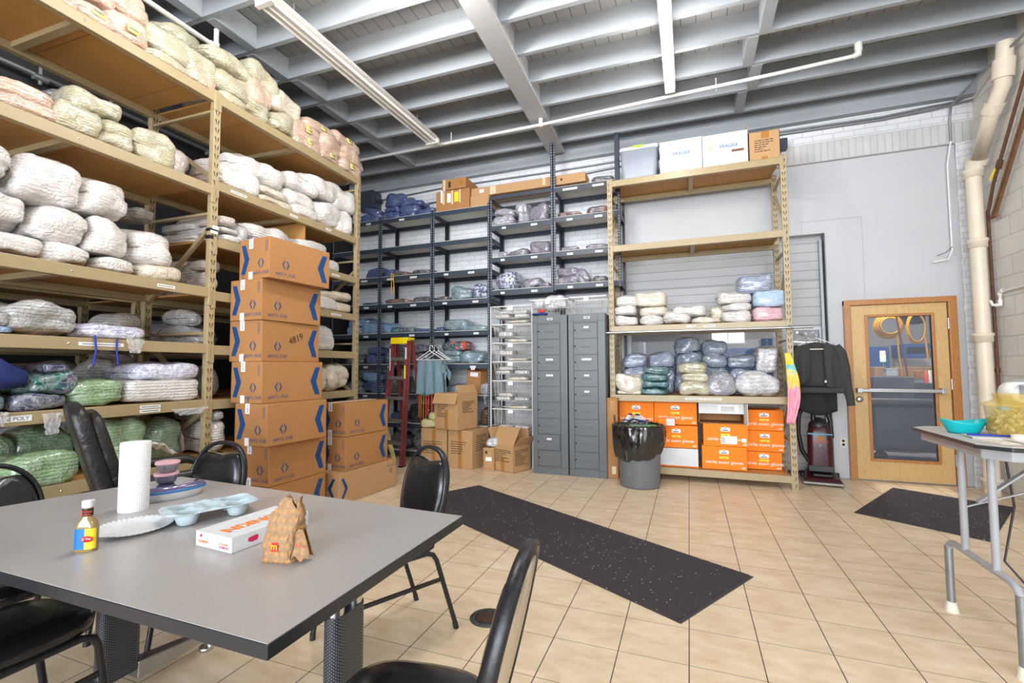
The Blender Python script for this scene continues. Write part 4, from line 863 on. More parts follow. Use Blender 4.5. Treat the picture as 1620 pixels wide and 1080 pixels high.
# colourful printed bag hanging at the rack's corner
pcl = NT('printed_yellow_pink_plastic'); x, y, z = pcl.xyz(pcl.co()); nn = pcl.noise(pcl.co(), 9, 3, 1.0)
cc = pcl.ramp(pcl.m2('ADD', pcl.m2('MULTIPLY', z, 1.3), pcl.m2('MULTIPLY', nn, .5)), [(.0, sr(232, 150, 170)), (.32, sr(236, 150, 172)), (.36, sr(230, 200, 90)), (.55, sr(226, 196, 120)), (.62, sr(120, 196, 190)), (.70, sr(236, 204, 60)), (1, sr(238, 206, 40))], 'CONSTANT')
pcl.out(cc, .4)
hb = empty('hanging_print_bag', (.985, 5.72, 1.0), 0, 'crumpled yellow, teal and pink printed bag hanging on the right rack corner', 'bag')
MB().grid(14, 26, lambda u, v: Vector(((u - .5) * (.05 + .07 * math.sin(PI * min(1, v * .9))) + .05 * math.sin(v * 3) , -.02 + .025 * noise.noise(Vector((u * 5, v * 7, 1))), .47 - v * .75 + .0))).build('bag_body', pcl.m, hb, solid=.004)
MB().tube([(0, .02, .73), (0, 0, .60), (.0, 0, .48)], .004, 6).build('hook', M['galv'], hb)
# ------------------------------------------------------------- slate shelving along the back wall
SY, SD = 6.08, .46
XS = [-5.47, -4.525, -3.58, -2.635, -1.69, -.785]
ZS = [3.68, 3.22, 2.76, 2.33, 1.87, 1.39, .935, .50, .09]
def shelving(x0, x1, zs, label, zb=0, zt=3.72, front_b=0, ztf=(None, None), deep=SD, topframe=None):
    w = x1 - x0; r = empty('steel_shelving', (x0, SY, 0), 0, label, 'shelving')
    for k, x in enumerate((0, w)):
        for y in (0, deep):
            b0 = front_b if y == 0 else 0; t0 = zt if (y or ztf[k] is None) else ztf[k]
            s = 1 if k == 0 else -1
            p = MB(); xa, xb = sorted((x + .002 * s, x + .036 * s)); ya, yb = (y, y + .003) if y == 0 else (y - .003, y)
            ctr = (xa + xb) / 2
            p.box(xa - ctr, xb - ctr, ya - y, yb - y, b0, t0); xx = x + .002 * s
            q = sorted((xx - ctr, xx + .003 * s - ctr)); yq = (0, .036) if y == 0 else (-.036, 0)
            p.box(q[0], q[1], yq[0], yq[1], b0, t0)
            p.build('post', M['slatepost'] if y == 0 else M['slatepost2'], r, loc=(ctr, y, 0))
    for z in zs:
        f = MB(); f.box(.004, w - .004, -.004, 0, z - .075, z - .008); f.box(.004, w - .004, deep, deep + .004, z - .075, z - .008)
        for x in (.006, w - .008): f.box(x, x + .003, 0, deep, z - .075, z - .008)
        f.build('shelf_rail', M['slate'], r)
        MB().box(.01, w - .01, .002, deep - .004, z - .016, z).build('shelf_board', M['whiteboard'], r, bevel=.002)
    if topframe:
        MB().box(.004, w - .004, -.004, 0, topframe - .05, topframe).box(.004, w - .004, deep, deep + .004, topframe - .05, topframe).box(.006, .009, 0, deep, topframe - .05, topframe).box(w - .009, w - .006, 0, deep, topframe - .05, topframe).build('shelf_rail', M['slate'], r)
    return r
def lab(r, x, z, w=.10):
    o = MB().box(x - w / 2, x + w / 2, -.0065, -.005, z - .014, z + .014).build('label_strip', M['paper'], r)
    MB().box(x - w * .4, x + w * .4, -.0072, -.0065, z - .003, z + .003).build('print_line', M['printed'], o)
sh = []
for i, lb in enumerate(['slate steel shelving bay glimpsed through the left rack', 'slate steel shelving bay behind the red stepladder', 'slate steel shelving bay behind the hanging scrub tops']):
    sh.append(shelving(XS[i], XS[i + 1], ZS, lb))
D_ = shelving(XS[3], XS[4], [3.36, 2.90, 2.43], 'raised slate shelving bay above the wire basket tower', front_b=2.35, ztf=(None, 4.42), zt=3.79, topframe=3.79)
E_ = shelving(XS[4], XS[5], [3.79, 3.376, 2.904, 2.454], 'raised slate shelving bay above the lockers, beside the tan rack', front_b=2.37, ztf=(4.42, 4.40), zt=3.83)
for z in (3.40,): MB().lathe([(.012, 0), (.008, .006), (0, .006)], (XS[4] - SY * 0 - XS[4] + .02, -.003, z), 10, M_=Matrix.Rotation(PI / 2, 3, 'X')).build('bolt', M['chrome'], E_)
MB().box(.84, .9, -.008, -.004, 3.6, 4.40).build('hanging_strut', M['slate'], E_)
for r, L_ in ((sh[1], [(.40, 3.63, .09), (.20, 2.71, .12), (.62, 2.71, .12), (.2, 2.28, .08), (.62, 2.28, .10), (.6, 1.82, .09), (.2, 1.34, .06), (.2, .89, .06)]),
              (sh[0], [(.72, 3.63, .09), (.65, 2.71, .12), (.7, 2.28, .09), (.7, 1.82, .09), (.7, 1.34, .08), (.7, .89, .08)]),
              (sh[2], [(.24, 2.71, .07), (.65, 2.71, .10), (.22, 2.28, .07), (.72, 2.28, .09), (.25, 1.82, .06), (.73, 1.82, .08), (.22, 1.34, .07), (.68, 1.34, .09), (.22, 1.31, .06), (.68, 1.31, .06)]),
              (D_, [(.22, 3.31, .06), (.67, 3.31, .09), (.2, 2.85, .06), (.67, 2.85, .09), (.2, 2.38, .06), (.67, 2.38, .09)]),
              (E_, [(.24, 3.74, .20), (.62, 3.74, .15), (.23, 3.32, .08), (.62, 3.32, .10), (.23, 2.85, .08), (.62, 2.85, .10), (.23, 2.40, .07), (.62, 2.40, .09)])):
    for x, z, w in L_: lab(r, x, z, w)
def cs(x, y, bk=0): return at_y(x, y, SY + .04 + bk)
kw = dict(depth=.34)
place([('t', 'blue', 'bag', 607, 304, 641, 327), ('t', 'blue', 'bag', 632, 313, 664, 326), ('m', 'blue', 'bag', 606, 325, 630, 337), ('m', 'blue', 'bag', 629, 322, 659, 337), ('b', 'blue', 'bag', 605, 334, 631, 346), ('b', 'blue', 'bag', 631, 333, 656, 343), ('b', 'blue', 'bag', 658, 327, 687, 339)],
      cs, 0, 'back shelving top behind ladder', 'blue bundles on top of the back shelving', zshelf=3.68, **kw)
place([('b', 'blue', 'bag', 568, 336, 602, 352), ('t', 'blue', 'bag', 572, 327, 598, 341, {'tilt': (0, .3)})], cs, 0, 'shelving top behind the left rack', 'blue bundles at the left end of the back shelving', zshelf=3.68, **kw)
place([('b', 'blue', 'bag', 577, 422, 601, 438, {'label': 'blue bundle with yellow tag, back shelving third shelf, left bay'}), ], cs, 0, '', 'bundles on the back shelving', zshelf=2.76, **kw)
place([('b', 'blue', 'bag', 605, 423, 620, 437), ('b', 'darko', 'flat', 618, 428, 642, 435), ('b', 'dark', 'flat', 650, 425, 681, 431)], cs, 0, 'third shelf behind ladder', 'bundles on the third back shelf behind the ladder', zshelf=2.76, **kw)
place([('b', 'blue', 'flat', 571, 478, 598, 485)], cs, 0, 'fourth back shelf, left bay', 'bundles on the back shelving', zshelf=2.33, **kw)
place([('b', 'darko', 'flat', 607, 472, 645, 481), ('b', 'dark', 'flat', 652, 468, 680, 477)], cs, 0, 'fourth shelf behind ladder', 'bundles on the fourth back shelf behind the ladder', zshelf=2.33, **kw)
place([('b', 'dark', 'flat', 689, 468, 708, 475), ('b', 'tealg', 'bag', 710, 452, 745, 474), ('b', 'pattern', 'bag', 746, 449, 771, 471)], cs, 0, 'fourth shelf above hanging scrubs', 'bundles on the fourth back shelf above the scrubs', zshelf=2.33, **kw)
place([('b', 'lblue', 'bag', 548, 517, 571, 530), ('t', 'lblue', 'bag', 550, 503, 580, 517), ('b', 'lblue', 'bag', 572, 509, 602, 529)], cs, 0, 'fifth back shelf, left bay', 'light blue bundles on the fifth back shelf', zshelf=1.87, **kw)
place([('b', 'lblue', 'bag', 604, 511, 616, 528), ('b', 'teal', 'bag', 617, 517, 630, 527), ('b', 'navyt', 'bag', 629, 517, 653, 527), ('b', 'blue', 'flat', 654, 519, 681, 526)], cs, 0, 'fifth shelf behind ladder', 'bundles on the fifth back shelf behind the ladder', zshelf=1.87, **kw)
place([('b', 'blue', 'flat', 688, 517, 700, 525), ('b', 'tealg', 'bag', 699, 505, 738, 523), ('b', 'tealg', 'flat', 735, 514, 770, 521)], cs, 0, 'fifth shelf above hanging scrubs', 'bundles on the fifth back shelf above the scrubs', zshelf=1.87, **kw)
place([('b', 'blue', 'bag', 577, 560, 600, 575), ('t', 'blue', 'bag', 579, 548, 601, 561), ('b', 'dark', 'bag', 545, 560, 573, 576)], cs, 0, 'sixth back shelf, left bay', 'bundles on the sixth back shelf', zshelf=1.39, **kw)
place([('b', 'dark', 'bag', 607, 556, 645, 575), ('b', 'navy', 'bag', 649, 558, 681, 575), ('t', 'navy', 'bag', 650, 545, 676, 558), ('t', 'dark', 'bag', 612, 546, 640, 558)], cs, 0, 'sixth shelf behind ladder', 'bundles on the sixth back shelf behind the ladder', zshelf=1.39, **kw)
place([('t', 'teald', 'bag', 698, 537, 733, 556), ('m', 'tealg', 'bag', 699, 553, 727, 563), ('b', 'tealg', 'bag', 700, 561, 727, 573), ('b', 'tealg', 'bag', 727, 555, 764, 571)], cs, 0, 'sixth shelf behind scrubs', 'bundles on the sixth back shelf behind the scrubs', zshelf=1.39, **kw)
place([('b', 'blue', 'bag', 572, 602, 602, 620), ('t', 'lblue', 'bag', 572, 588, 598, 603), ('b', 'navy', 'bag', 545, 600, 570, 622)], cs, 0, 'seventh back shelf, left bay', 'bundles on the seventh back shelf', zshelf=.935, **kw)
place([('b', 'dark', 'bag', 608, 598, 640, 618), ('b', 'dark', 'bag', 645, 596, 680, 618)], cs, 0, 'seventh shelf behind ladder', 'bundles on the seventh back shelf behind the ladder', zshelf=.935, **kw)
place([('b', 'tealg', 'bag', 698, 609, 728, 622), ('b', 'tealg', 'bag', 729, 614, 751, 623), ('b', 'silver', 'bag', 753, 606, 772, 625)], cs, 0, 'seventh shelf behind scrubs', 'bundles on the seventh back shelf behind the scrubs', zshelf=.935, **kw)
place([('b', 'blue', 'bag', 616, 651, 640, 662), ('b', 'black', 'bag', 648, 640, 682, 666)], cs, 0, 'eighth shelf behind ladder', 'bundles on the eighth back shelf behind the ladder', zshelf=.50, **kw)
place([('b', 'brown', 'bag', 758, 645, 772, 666), ('b', 'black', 'bag', 690, 640, 715, 668)], cs, 0, 'eighth shelf behind cartons', 'sacks on the eighth back shelf', zshelf=.50, **kw)
place([('b', 'dark', 'sack', 650, 676, 682, 708), ('b', 'dark', 'sack', 612, 684, 646, 708)], cs, 0, 'lowest shelf behind ladder', 'dark sacks on the lowest back shelf', zshelf=.09, **kw)
place([('b', 'silver', 'bag', 780, 340, 811, 357), ('t', 'silver', 'bag', 780, 329, 812, 341, {'tilt': (0, .12)}), ('b', 'silver', 'bag', 814, 317, 834, 352, {'tilt': (0, .1)}), ('b', 'plum', 'bag', 836, 321, 866, 349)], cs, 0, 'raised bay upper shelf', 'bundles on the upper shelf of the raised bay', zshelf=3.36, **kw)
place([('b', 'silver', 'flat', 787, 397, 803, 406), ('b', 'plum', 'bag', 804, 392, 833, 404), ('b', 'plum', 'bag', 836, 379, 868, 399)], cs, 0, 'raised bay middle shelf', 'bundles on the middle shelf of the raised bay', zshelf=2.90, **kw)
place([('b', 'pattern', 'bag', 782, 430, 815, 458), ('b', 'plum', 'bag', 830, 438, 856, 457, {'tilt': (0, -.25)}), ('b', 'plum', 'flat', 852, 446, 870, 453)], cs, 0, 'raised bay lower shelf', 'bundles on the lower shelf of the raised bay', zshelf=2.43, **kw)
place([('b', 'dark', 'flat', 935, 276, 969, 286)], cs, 0, 'top of bay above lockers', 'bundles over the lockers', zshelf=3.79, **kw)
place([('b', 'darko', 'flat', 881, 333, 919, 343), ('b', 'darko', 'flat', 928, 323, 960, 337), ('b', 'dark', 'flat', 962, 320, 978, 331)], cs, 0, 'upper shelf above lockers', 'bundles on the upper shelf above the lockers', zshelf=3.376, **kw)
place([('b', 'plum', 'flat', 887, 388, 915, 395), ('b', 'plum', 'flat', 925, 384, 960, 391)], cs, 0, 'middle shelf above lockers', 'bundles on the middle shelf above the lockers', zshelf=2.904, **kw)
place([('b', 'plum', 'bag', 881, 436, 915, 450), ('t', 'plum', 'bag', 881, 421, 916, 437), ('b', 'plum', 'stack', 915, 420, 941, 449, {'tilt': (0, -.6), 'ws': .7}), ('b', 'dark', 'flat', 938, 435, 960, 445)], cs, 0, 'lower shelf above lockers', 'bundles on the lower shelf above the lockers', zshelf=2.454, **kw)
# yellow straps trailing from a shelf
for k, x in enumerate((619, 622)):
    a = at_y(x, 434, SY - .012); b = at_y(x + k * 1.2, 468 - 3 * k, SY - .012)
    tag(MB().tube([a + Vector((0, .1, .012)), a + Vector((0, 0, .005)), (a + b) / 2 + Vector((.004, 0, 0)), b], .006, 6).build('yellow_strap', M['yellowcl']), 'bright yellow strap trailing from the third back shelf, %s one' % ('left' if k == 0 else 'right'), 'strap', 'yellow straps trailing from the back shelving')
o = filmtail('film_tail', 767, 626, .12, .12, 'pale crinkled film hanging off the seventh shelf beside the basket tower', lambda x, y: at_y(x, y, SY - .02))

# ------------------------------------------------------------- lockers
def locker(x, label, open_=None, seed=0):
    W_, H_, D2 = .455, 1.985, .38; r = empty('locker_column', (x, 5.665, 0), 0, label, 'lockers')
    b = MB(); b.box(0, .065, 0, D2, 0, H_); b.box(W_ - .09, W_, 0, D2, 0, H_); b.box(.065, W_ - .09, .012, D2, 0, H_)
    b.box(.065, W_ - .09, 0, D2, 0, .10); b.box(.065, W_ - .09, 0, D2, 1.875, H_); b.build('carcass', M['locker'], r, bevel=.003)
    MB().box(.004, W_ - .004, -.0012, -.0004, 1.893, 1.896).box(.004, W_ - .004, -.0012, -.0004, .085, .088).build('seam', M['lockerline'], r)
    MB().box(.20, .27, -.003, 0, 1.925, 1.95).build('name_plate', M['paper'], r); MB().box(.21, .26, -.0036, -.003, 1.931, 1.944).build('name_plate_print', M['black'], r)
    dh = 1.775 / 9
    rn = random.Random(seed)
    for i in range(9):
        z0 = .10 + dh * i; zz = z0 + .004; z1 = z0 + dh - .003; x0, x1 = .070, W_ - .094
        dp = empty('door', (x0, .006, 0)); dp.parent = r
        if open_ == i: dp.rotation_euler = (0, 0, 0); dp.location = (x0 - .006, -.012, 0)
        dr = MB().box(0, x1 - x0, -.010, .002, zz, z1).build('door', M['locker'], r, loc=tuple(dp.location), bevel=.002); bpy.data.objects.remove(dp)
        zc = (zz + z1) / 2
        MB().box(.095, .215, -.016, -.010, zc - .006, zc + .006).build('handle', M['locker'], dr, bevel=.004)
        lk = MB(); lk.lathe([(.010, 0), (.010, .008), (0, .008)], (.015, -.010, zc + .005), 12, M_=Matrix.Rotation(PI / 2, 3, 'X')).build('lock', M['lockerline'], dr)
        MB().lathe([(.004, 0), (.004, .002), (0, .002)], (.044, -.010, zc + .035), 8, M_=Matrix.Rotation(PI / 2, 3, 'X')).lathe([(.004, 0), (.004, .002), (0, .002)], (.044, -.010, zc - .025), 8, M_=Matrix.Rotation(PI / 2, 3, 'X')).build('rivet', M['lockerline'], dr)
        if (seed == 2 and i in (2, 3, 4, 5, 6, 7, 8)) or (seed == 1 and i in (1, 5, 6)):
            if rn.random() < .85: 
                w = rn.choice([.06, .09, .12]); MB().box(.155 - w / 2, .155 + w / 2, -.0115, -.010, zc + .030, zc + .052).build('name_label', M['paper'], dr); MB().box(.155 - w * .4, .155 + w * .4, -.012, -.0115, zc + .038, zc + .043).build('name_print', M['printed'], dr)
    return r
locker(-1.865, 'grey nine-door locker column on the left, second door from bottom ajar', 1, 1)
locker(-1.395, 'grey nine-door locker column on the right, beside the bin', None, 2)
# ------------------------------------------------------------- wire baskets
def basket(x0, x1, y0, y1, z0, z1, label, group=None):
    w, d, h = x1 - x0, y1 - y0, z1 - z0; r = empty('wire_basket', (x0, y0, z0), 0, label, 'basket', group)
    i_ = .03; b = MB()
    for a, c_ in (((0, 0), (w, 0)), ((w, 0), (w, d)), ((w, d), (0, d)), ((0, d), (0, 0))):
        b.bar((a[0], a[1], h), (c_[0], c_[1], h), .010, .014)
    b.build('rim', M['wire'], r)
    b = MB(); nx = max(6, int(w / .045)); ny = 6
    for k in range(nx + 1):
        x = i_ + (w - 2 * i_) * k / nx; b.tube([(x * 1.0, 0, h), (x, i_, 0), (x, d - i_, 0), (x, d, h)], .0022, 5)
    for k in range(ny + 1):
        y = i_ + (d - 2 * i_) * k / ny; b.tube([(0, y, h), (i_, y, 0), (w - i_, y, 0), (w, y, h)], .0022, 5)
    for t in (.45,):
        e_ = i_ * (1 - t); b.tube([(e_, e_, h * t), (w - e_, e_, h * t), (w - e_, d - e_, h * t), (e_, d - e_, h * t)], .0025, 5, closed=True)
    b.build('wire_mesh', M['wire'], r)
    MB().box(w * .40, w * .53, -.012, -.008, h - .055, h - .01).build('label_holder', M['paper'], r)
    return r
BZ = [(2.005, 2.165, 'topmost'), (1.745, 1.915, 'second from top'), (1.49, 1.66, 'third from top'), (1.235, 1.405, 'fourth from top'), (.875, 1.145, 'fifth from top'), (.44, .765, 'lowest')]
for i, (a, b_, nm) in enumerate(BZ):
    basket(-2.53, -1.965, 5.93, 6.30, a, b_, 'white wire basket holding folded whites, %s in the tower' % nm, 'wire baskets in the tower')
    n_ = [4, 1, 1, 3, 3, 4][i]
    for k in range(n_):
        xx = [-2.40, -2.13, -2.36, -2.14][k] if n_ > 1 else -2.36; zz = a + .004 + (0.05 if k > 1 else 0)
        bundle('folded_cloth', xx, 6.09, zz, .22, .26, .05 if n_ > 1 else .07, 'whitef', 'stack', RNG.uniform(-.1, .1), (0, 0), 'folded white cloth in the %s basket, %s' % (nm, ['front left', 'front right', 'upper left', 'upper right'][k]), 'cloth', 'folded white cloths in the basket tower')
    if i: bundle('folded_cloth', -2.16, 6.02, b_ + .012, .30, .26, .04, 'cream', 'flat', RNG.uniform(-.1, .1), (0, 0), 'folded off-white cloth lying on the rim of the %s basket' % nm, 'cloth', 'folded cloths on the basket rims')
fr_ = empty('basket_frame', (-2.55, 5.92, 0), 0, 'white wire tower frame carrying the baskets left of the lockers', 'frame')
for x, y in ((.0, .0), (.60, 0), (0, .39), (.60, .39)): MB().box(x - .008, x + .008, y - .008, y + .008, 0, 2.17).build('upright', M['wire'], fr_)
for a, b_, nm in BZ:
    f = MB()
    for x in (.0, .60): f.bar((x, 0, b_ - .008), (x, .39, b_ - .008), .01, .01)
    f.build('runner', M['wire'], fr_)
basket(-1.90, -1.40, 5.70, 6.02, 1.988, 2.19, 'white wire basket on the left locker column', 'wire baskets on the lockers')
basket(-1.385, -.93, 5.70, 6.02, 1.988, 2.20, 'white wire basket on the right locker column', 'wire baskets on the lockers')
bundle('plastic_bag', -1.60, 5.86, 2.05, .30, .25, .24, 'clear', 'sack', .1, (0, 0), 'bulging clear plastic bag in the basket on the left lockers', 'bag')
bundle('plastic_bag', -1.83, 5.95, 2.10, .20, .2, .13, 'clear', 'sack', .1, (0, 0), 'small clear plastic bag at the left end of the locker baskets', 'bag')
bundle('folded_cloth', -1.77, 5.69, 1.99, .20, .10, .03, M['navycl'], 'flat', 0, (0, 0), 'folded dark cloth on the front edge of the left lockers', 'cloth')
bundle('red_item', -1.745, 5.70, 2.02, .09, .08, .05, flat('red_cloth', sr(214, 60, 66), .8), 'sack', 0, (0, 0), 'small red pouch on the dark cloth above the left lockers', 'item')  # small red item of no definite kind

# ------------------------------------------------------------- cartons
def logo(parent, o, u, v, s, mat=None, txt=True, flip=1):
    """club diamond made of two open brackets, with lettering below"""
    mat = mat or M['logodark']; o = Vector(o); u = Vector(u) * flip; v = Vector(v) * flip; m_ = MB()
    for sg in (-1, 1):
        pts = [(sg * .10, .5), (sg * .42, .06), (sg * .42, -.06), (sg * .10, -.5), (sg * .10, -.30), (sg * .28, 0), (sg * .10, .30)]
        if sg > 0: pts = pts[::-1]
        # two convex halves
        up = [(sg * .10, .5), (sg * .44, .0), (sg * .26, .0), (sg * .10, .26)]; dn = [(sg * .44, 0), (sg * .10, -.5), (sg * .10, -.26), (sg * .26, 0)]
        for q in (up, dn):
            q = [(a * s, b * s) for a, b in (q if sg < 0 else q[::-1])]; m_.prism(q, o, u, v, .0008)
    m_.build('printed_logo', mat, parent)
    if txt: text("sam's club", s * .56, o - v * s * 1.08, u, v, mat, parent, 'lettering', align='CENTER', width=1.0)
def chevron(parent, o, u, v, h, w, sg, mat=None, t=.40):
    """thick angle mark; sg=+1 points to +u"""
    o = Vector(o); u = Vector(u); v = Vector(v); m_ = MB()
    th = t * w
    for s in (1, -1):
        q = [(-w / 2 * sg, s * h / 2), ((-w / 2 + th * 1.25) * sg, s * h / 2), (w / 2 * sg, 0), ((w / 2 - th * 1.5) * sg, 0)]
        ar = sum(q[i][0] * q[(i + 1) % 4][1] - q[(i + 1) % 4][0] * q[i][1] for i in range(4))
        m_.prism(q if ar > 0 else q[::-1], o, u, v, .0009)
    m_.build('printed_chevron', mat or M['logoblue'], parent)
def club_carton(nx, ny, z, rz, L, Wd, h, label, group, sealed=True, mat=None):
    """near bottom corner at nx,ny; long face looks +x, narrow face looks -y"""
    c, s = math.cos(rz), math.sin(rz); mx, my = -Wd / 2, L / 2
    r = empty('carton', (nx + mx * c - my * s, ny + mx * s + my * c, z), rz, label, 'box', group)
    X0, X1, Y0, Y1 = -Wd / 2, Wd / 2, -L / 2, L / 2
    b = MB().box(X0, X1, Y0, Y1, .002, h - .003).build('body', mat or M['card'], r, bevel=.004)
    MB().box(X0 + .003, -.001, Y0 + .002, Y1 - .002, h - .003, h).box(.001, X1 - .003, Y0 + .002, Y1 - .002, h - .003, h).build('top_flap', mat or M['card'], r)
    MB().box(-.065, -.015, Y0 - .0012, Y1, h, h + .0008).box(-.065, -.015, Y0 - .0012, Y0 - .0004, h - .085, h).box(-.065, -.015, Y0 - .0012, Y0 - .0004, .0, .065).build('printed_tape', M['paper'], r)
    text("sam's club", .030, (-.030, Y0 - .0014, h - .075), (0, 0, 1), (-1, 0, 0), M['logoblue'], r, 'tape_lettering')
    n = (1, 0, 0); m = (0, 0, 1)
    chevron(r, (X0 + .055 + .02, Y0 - .0003, h * .50), n, m, h * .72, .10, 1)
    logo(r, (X1 - .100, Y0 - .0003, h * .38), n, m, .088)
    MB().box(X1 - .045, X1 - .041, Y0 - .0012, Y0, h * .70, h * .93).box(X1 - .028, X1 - .024, Y0 - .0012, Y0, h * .70, h * .93).box(X1 - .05, X1 - .02, Y0 - .0012, Y0, h * .67, h * .682).build('printed_arrows', M['logodark'], r)
    e = (0, 1, 0)
    chevron(r, (X1 + .0003, Y1 - .085, h * .50), e, m, h * .72, .11, -1)
    logo(r, (X1 + .0003, Y0 + .16, h * .38), e, m, .088)
    return r
hh = .346
TW = [(-3.258, 2.934, -.015), (-3.191, 2.845, -.03), (-3.265, 2.850, -.05), (-3.300, 2.872, 0), (-3.290, 2.850, -.03), (-3.215, 2.850, -.07)]
club_carton(-3.262, 2.93, 0, -.02, .64, .37, hh, 'brown club carton at the very bottom of the seven-high stack', 'club cartons in the tall stack')
for i, (x, y, a) in enumerate(TW):
    r = club_carton(x, y, hh * (i + 1), a, .64, .37, hh, 'brown club carton in the tall stack, %s' % ['second from bottom', 'third from bottom', 'middle one', 'fifth up, just under the one marked 4819', 'second from top', 'topmost with torn tape'][i], 'club cartons in the tall stack')
    if i == 3: r['label'] = 'brown club carton in the tall stack, fifth from bottom with 4819 handwritten'; text('4819', .085, (.1862, -.03, .15), (0, .93, .37), (0, -.37, .93), M['ink'], r, 'handwriting')
    if i == 2: r['label'] = 'brown club carton in the tall stack, fourth from bottom'
tp_ = bpy.data.objects['carton']
# shorter stack on the right
long_ = empty('carton', (-3.16 - .18, 3.70 + .43, 0), R(-3.5), 'long pale carton at the bottom of the shorter club stack', 'box')
MB().box(-.18, .18, -.43, .43, .002, .30).build('body', M['card2'], long_, bevel=.005)
MB().box(-.177, .177, -.42, -.001, .30, .303).box(-.177, .177, .001, .42, .30, .303).build('top_flap', M['card2'], long_)
chevron(long_, (.1803, -.36, .15), (0, 1, 0), (0, 0, 1), .20, .09, 1, t=.28)
chevron(long_, (.08, -.4303, .15), (1, 0, 0), (0, 0, 1), .20, .10, -1, t=.28)
logo(long_, (.1803, .34, .19), (0, 1, 0), (0, 0, 1), .06, flip=-1)
club_carton(-3.205, 3.79, .303, -.06, .64, .33, .335, 'brown club carton in the middle of the shorter stack', 'club cartons in the shorter stack')
club_carton(-3.205, 3.79, .640, -.06, .64, .33, .335, 'brown club carton on top of the shorter stack', 'club cartons in the shorter stack')

def plain_carton(name, x0, x1, y0, y1, z, h, label, rz=0, flaps='closed', mat='card', lines=(), tape=True, cat='box', group=None):
    cx, cy = (x0 + x1) / 2, (y0 + y1) / 2; w, d = x1 - x0, y1 - y0; r = empty(name, (cx, cy, z), rz, label, cat, group); t = .005
    if flaps == 'closed': MB().box(-w / 2, w / 2, -d / 2, d / 2, .001, h).build('body', M[mat], r, bevel=.004)
    else:
        b = MB(); b.box(-w / 2, w / 2, -d / 2, -d / 2 + t, .001, h); b.box(-w / 2, w / 2, d / 2 - t, d / 2, .001, h); b.box(-w / 2, -w / 2 + t, -d / 2, d / 2, .001, h); b.box(w / 2 - t, w / 2, -d / 2, d / 2, .001, h); b.box(-w / 2, w / 2, -d / 2, d / 2, .001, .008)
        b.build('body', M[mat], r)
        for side, ang, ln in flaps:
            ln = ln or min(w, d) / 2 * .9
            if side == 'f': MB().obox((0, -math.sin(ang) * ln / 2, math.cos(ang) * ln / 2), (w - .01, t, ln), (ang, 0, 0)).build('flap', M[mat], r, loc=(0, -d / 2, h))
            if side == 'b': MB().obox((0, math.sin(ang) * ln / 2, math.cos(ang) * ln / 2), (w - .01, t, ln), (-ang, 0, 0)).build('flap', M[mat], r, loc=(0, d / 2, h))
            if side == 'l': MB().obox((-math.sin(ang) * ln / 2, 0, math.cos(ang) * ln / 2), (t, d - .01, ln), (0, -ang, 0)).build('flap', M[mat], r, loc=(-w / 2, 0, h))
            if side == 'r': MB().obox((math.sin(ang) * ln / 2, 0, math.cos(ang) * ln / 2), (t, d - .01, ln), (0, ang, 0)).build('flap', M[mat], r, loc=(w / 2, 0, h))
    if tape:
        MB().box(-.03, .03, -d / 2 - .0012, -d / 2, h * .02, h * (.98 if flaps == 'closed' else .55)).build('tape', M['tape'], r)
    rn = random.Random(len(label)); 
    for fc, u0, u1, z0, z1, n in lines:
        m_ = MB()
        for k in range(n):
            zz = z1 - (z1 - z0) * (k + .5) / n; nn = u0; e = u1 if k < 2 else u0 + (u1 - u0) * rn.uniform(.45, .9)
            while nn < e - .01:
                ww = min(rn.uniform(.012, .05), e - nn)
                if fc == 'f': m_.box(nn, nn + ww, -d / 2 - .002, -d / 2 - .0005, zz - .0045, zz + .0045)
                elif fc == 'r': m_.box(w / 2 + .0005, w / 2 + .002, nn, nn + ww, zz - .0045, zz + .0045)
                nn += ww + .008
        m_.build('printed_lines', M['ink'], r)
    return r
# brown cartons on the floor before the shelving
plain_carton('carton', -3.47, -3.07, 5.62, 5.98, 0, .50, 'brown carton on the floor under the yellow cloths', 0, 'closed', 'card2', (('f', -.16, .12, .16, .34, 6),))
plain_carton('carton', -3.02, -2.63, 5.58, 6.0, 0, .50, 'brown taped carton on the floor beside the small box', R(-8), 'closed', 'card2', (('f', -.14, .10, .18, .36, 6), ('r', -.12, .14, .22, .44, 8)))
plain_carton('carton', -3.20, -2.78, 5.54, 5.94, .503, .485, 'large open brown carton on top of the two floor cartons', R(-14), (('f', 2.75, .15), ('r', -.5, .12)), 'card2', (('f', -.17, .02, .16, .34, 8), ('r', -.12, .14, .22, .38, 8)))
plain_carton('carton', -2.52, -2.37, 5.585, 5.80, 0, .29, 'small narrow carton between the larger floor cartons', 0, 'closed', 'card2', (), False)
sb = bpy.data.objects['carton']
plain_carton('carton', -2.385, -2.015, 5.60, 5.94, 0, .33, 'open brown carton with raised flaps beside the lockers', R(-20), (('l', .35, .22), ('f', -.55, .26), ('r', .75, .16), ('b', -.2, .2)), 'card2', (('f', -.15, .14, .12, .28, 7), ('r', -.14, .12, .08, .28, 9)))
bundle('plastic_bag', -2.43, 5.68, .295, .15, .14, .11, 'clear', 'sack', .2, (0, 0), 'white and navy plastic bag on the small narrow carton', 'bag')
bundle('folded_cloth', -3.36, 5.78, .503, .30, .28, .11, 'yellowc', 'bag', .1, (0, 0), 'pale yellow cloths bagged on the left floor carton, lower pile', 'cloth')
bundle('folded_cloth', -3.32, 5.80, .60, .24, .22, .11, 'yellowc', 'sack', .3, (0, .1), 'pale yellow cloths bagged on the left floor carton, upper pile', 'cloth')
x = empty('small_box_print', (0, 0, 0)); bpy.data.objects.remove(x)
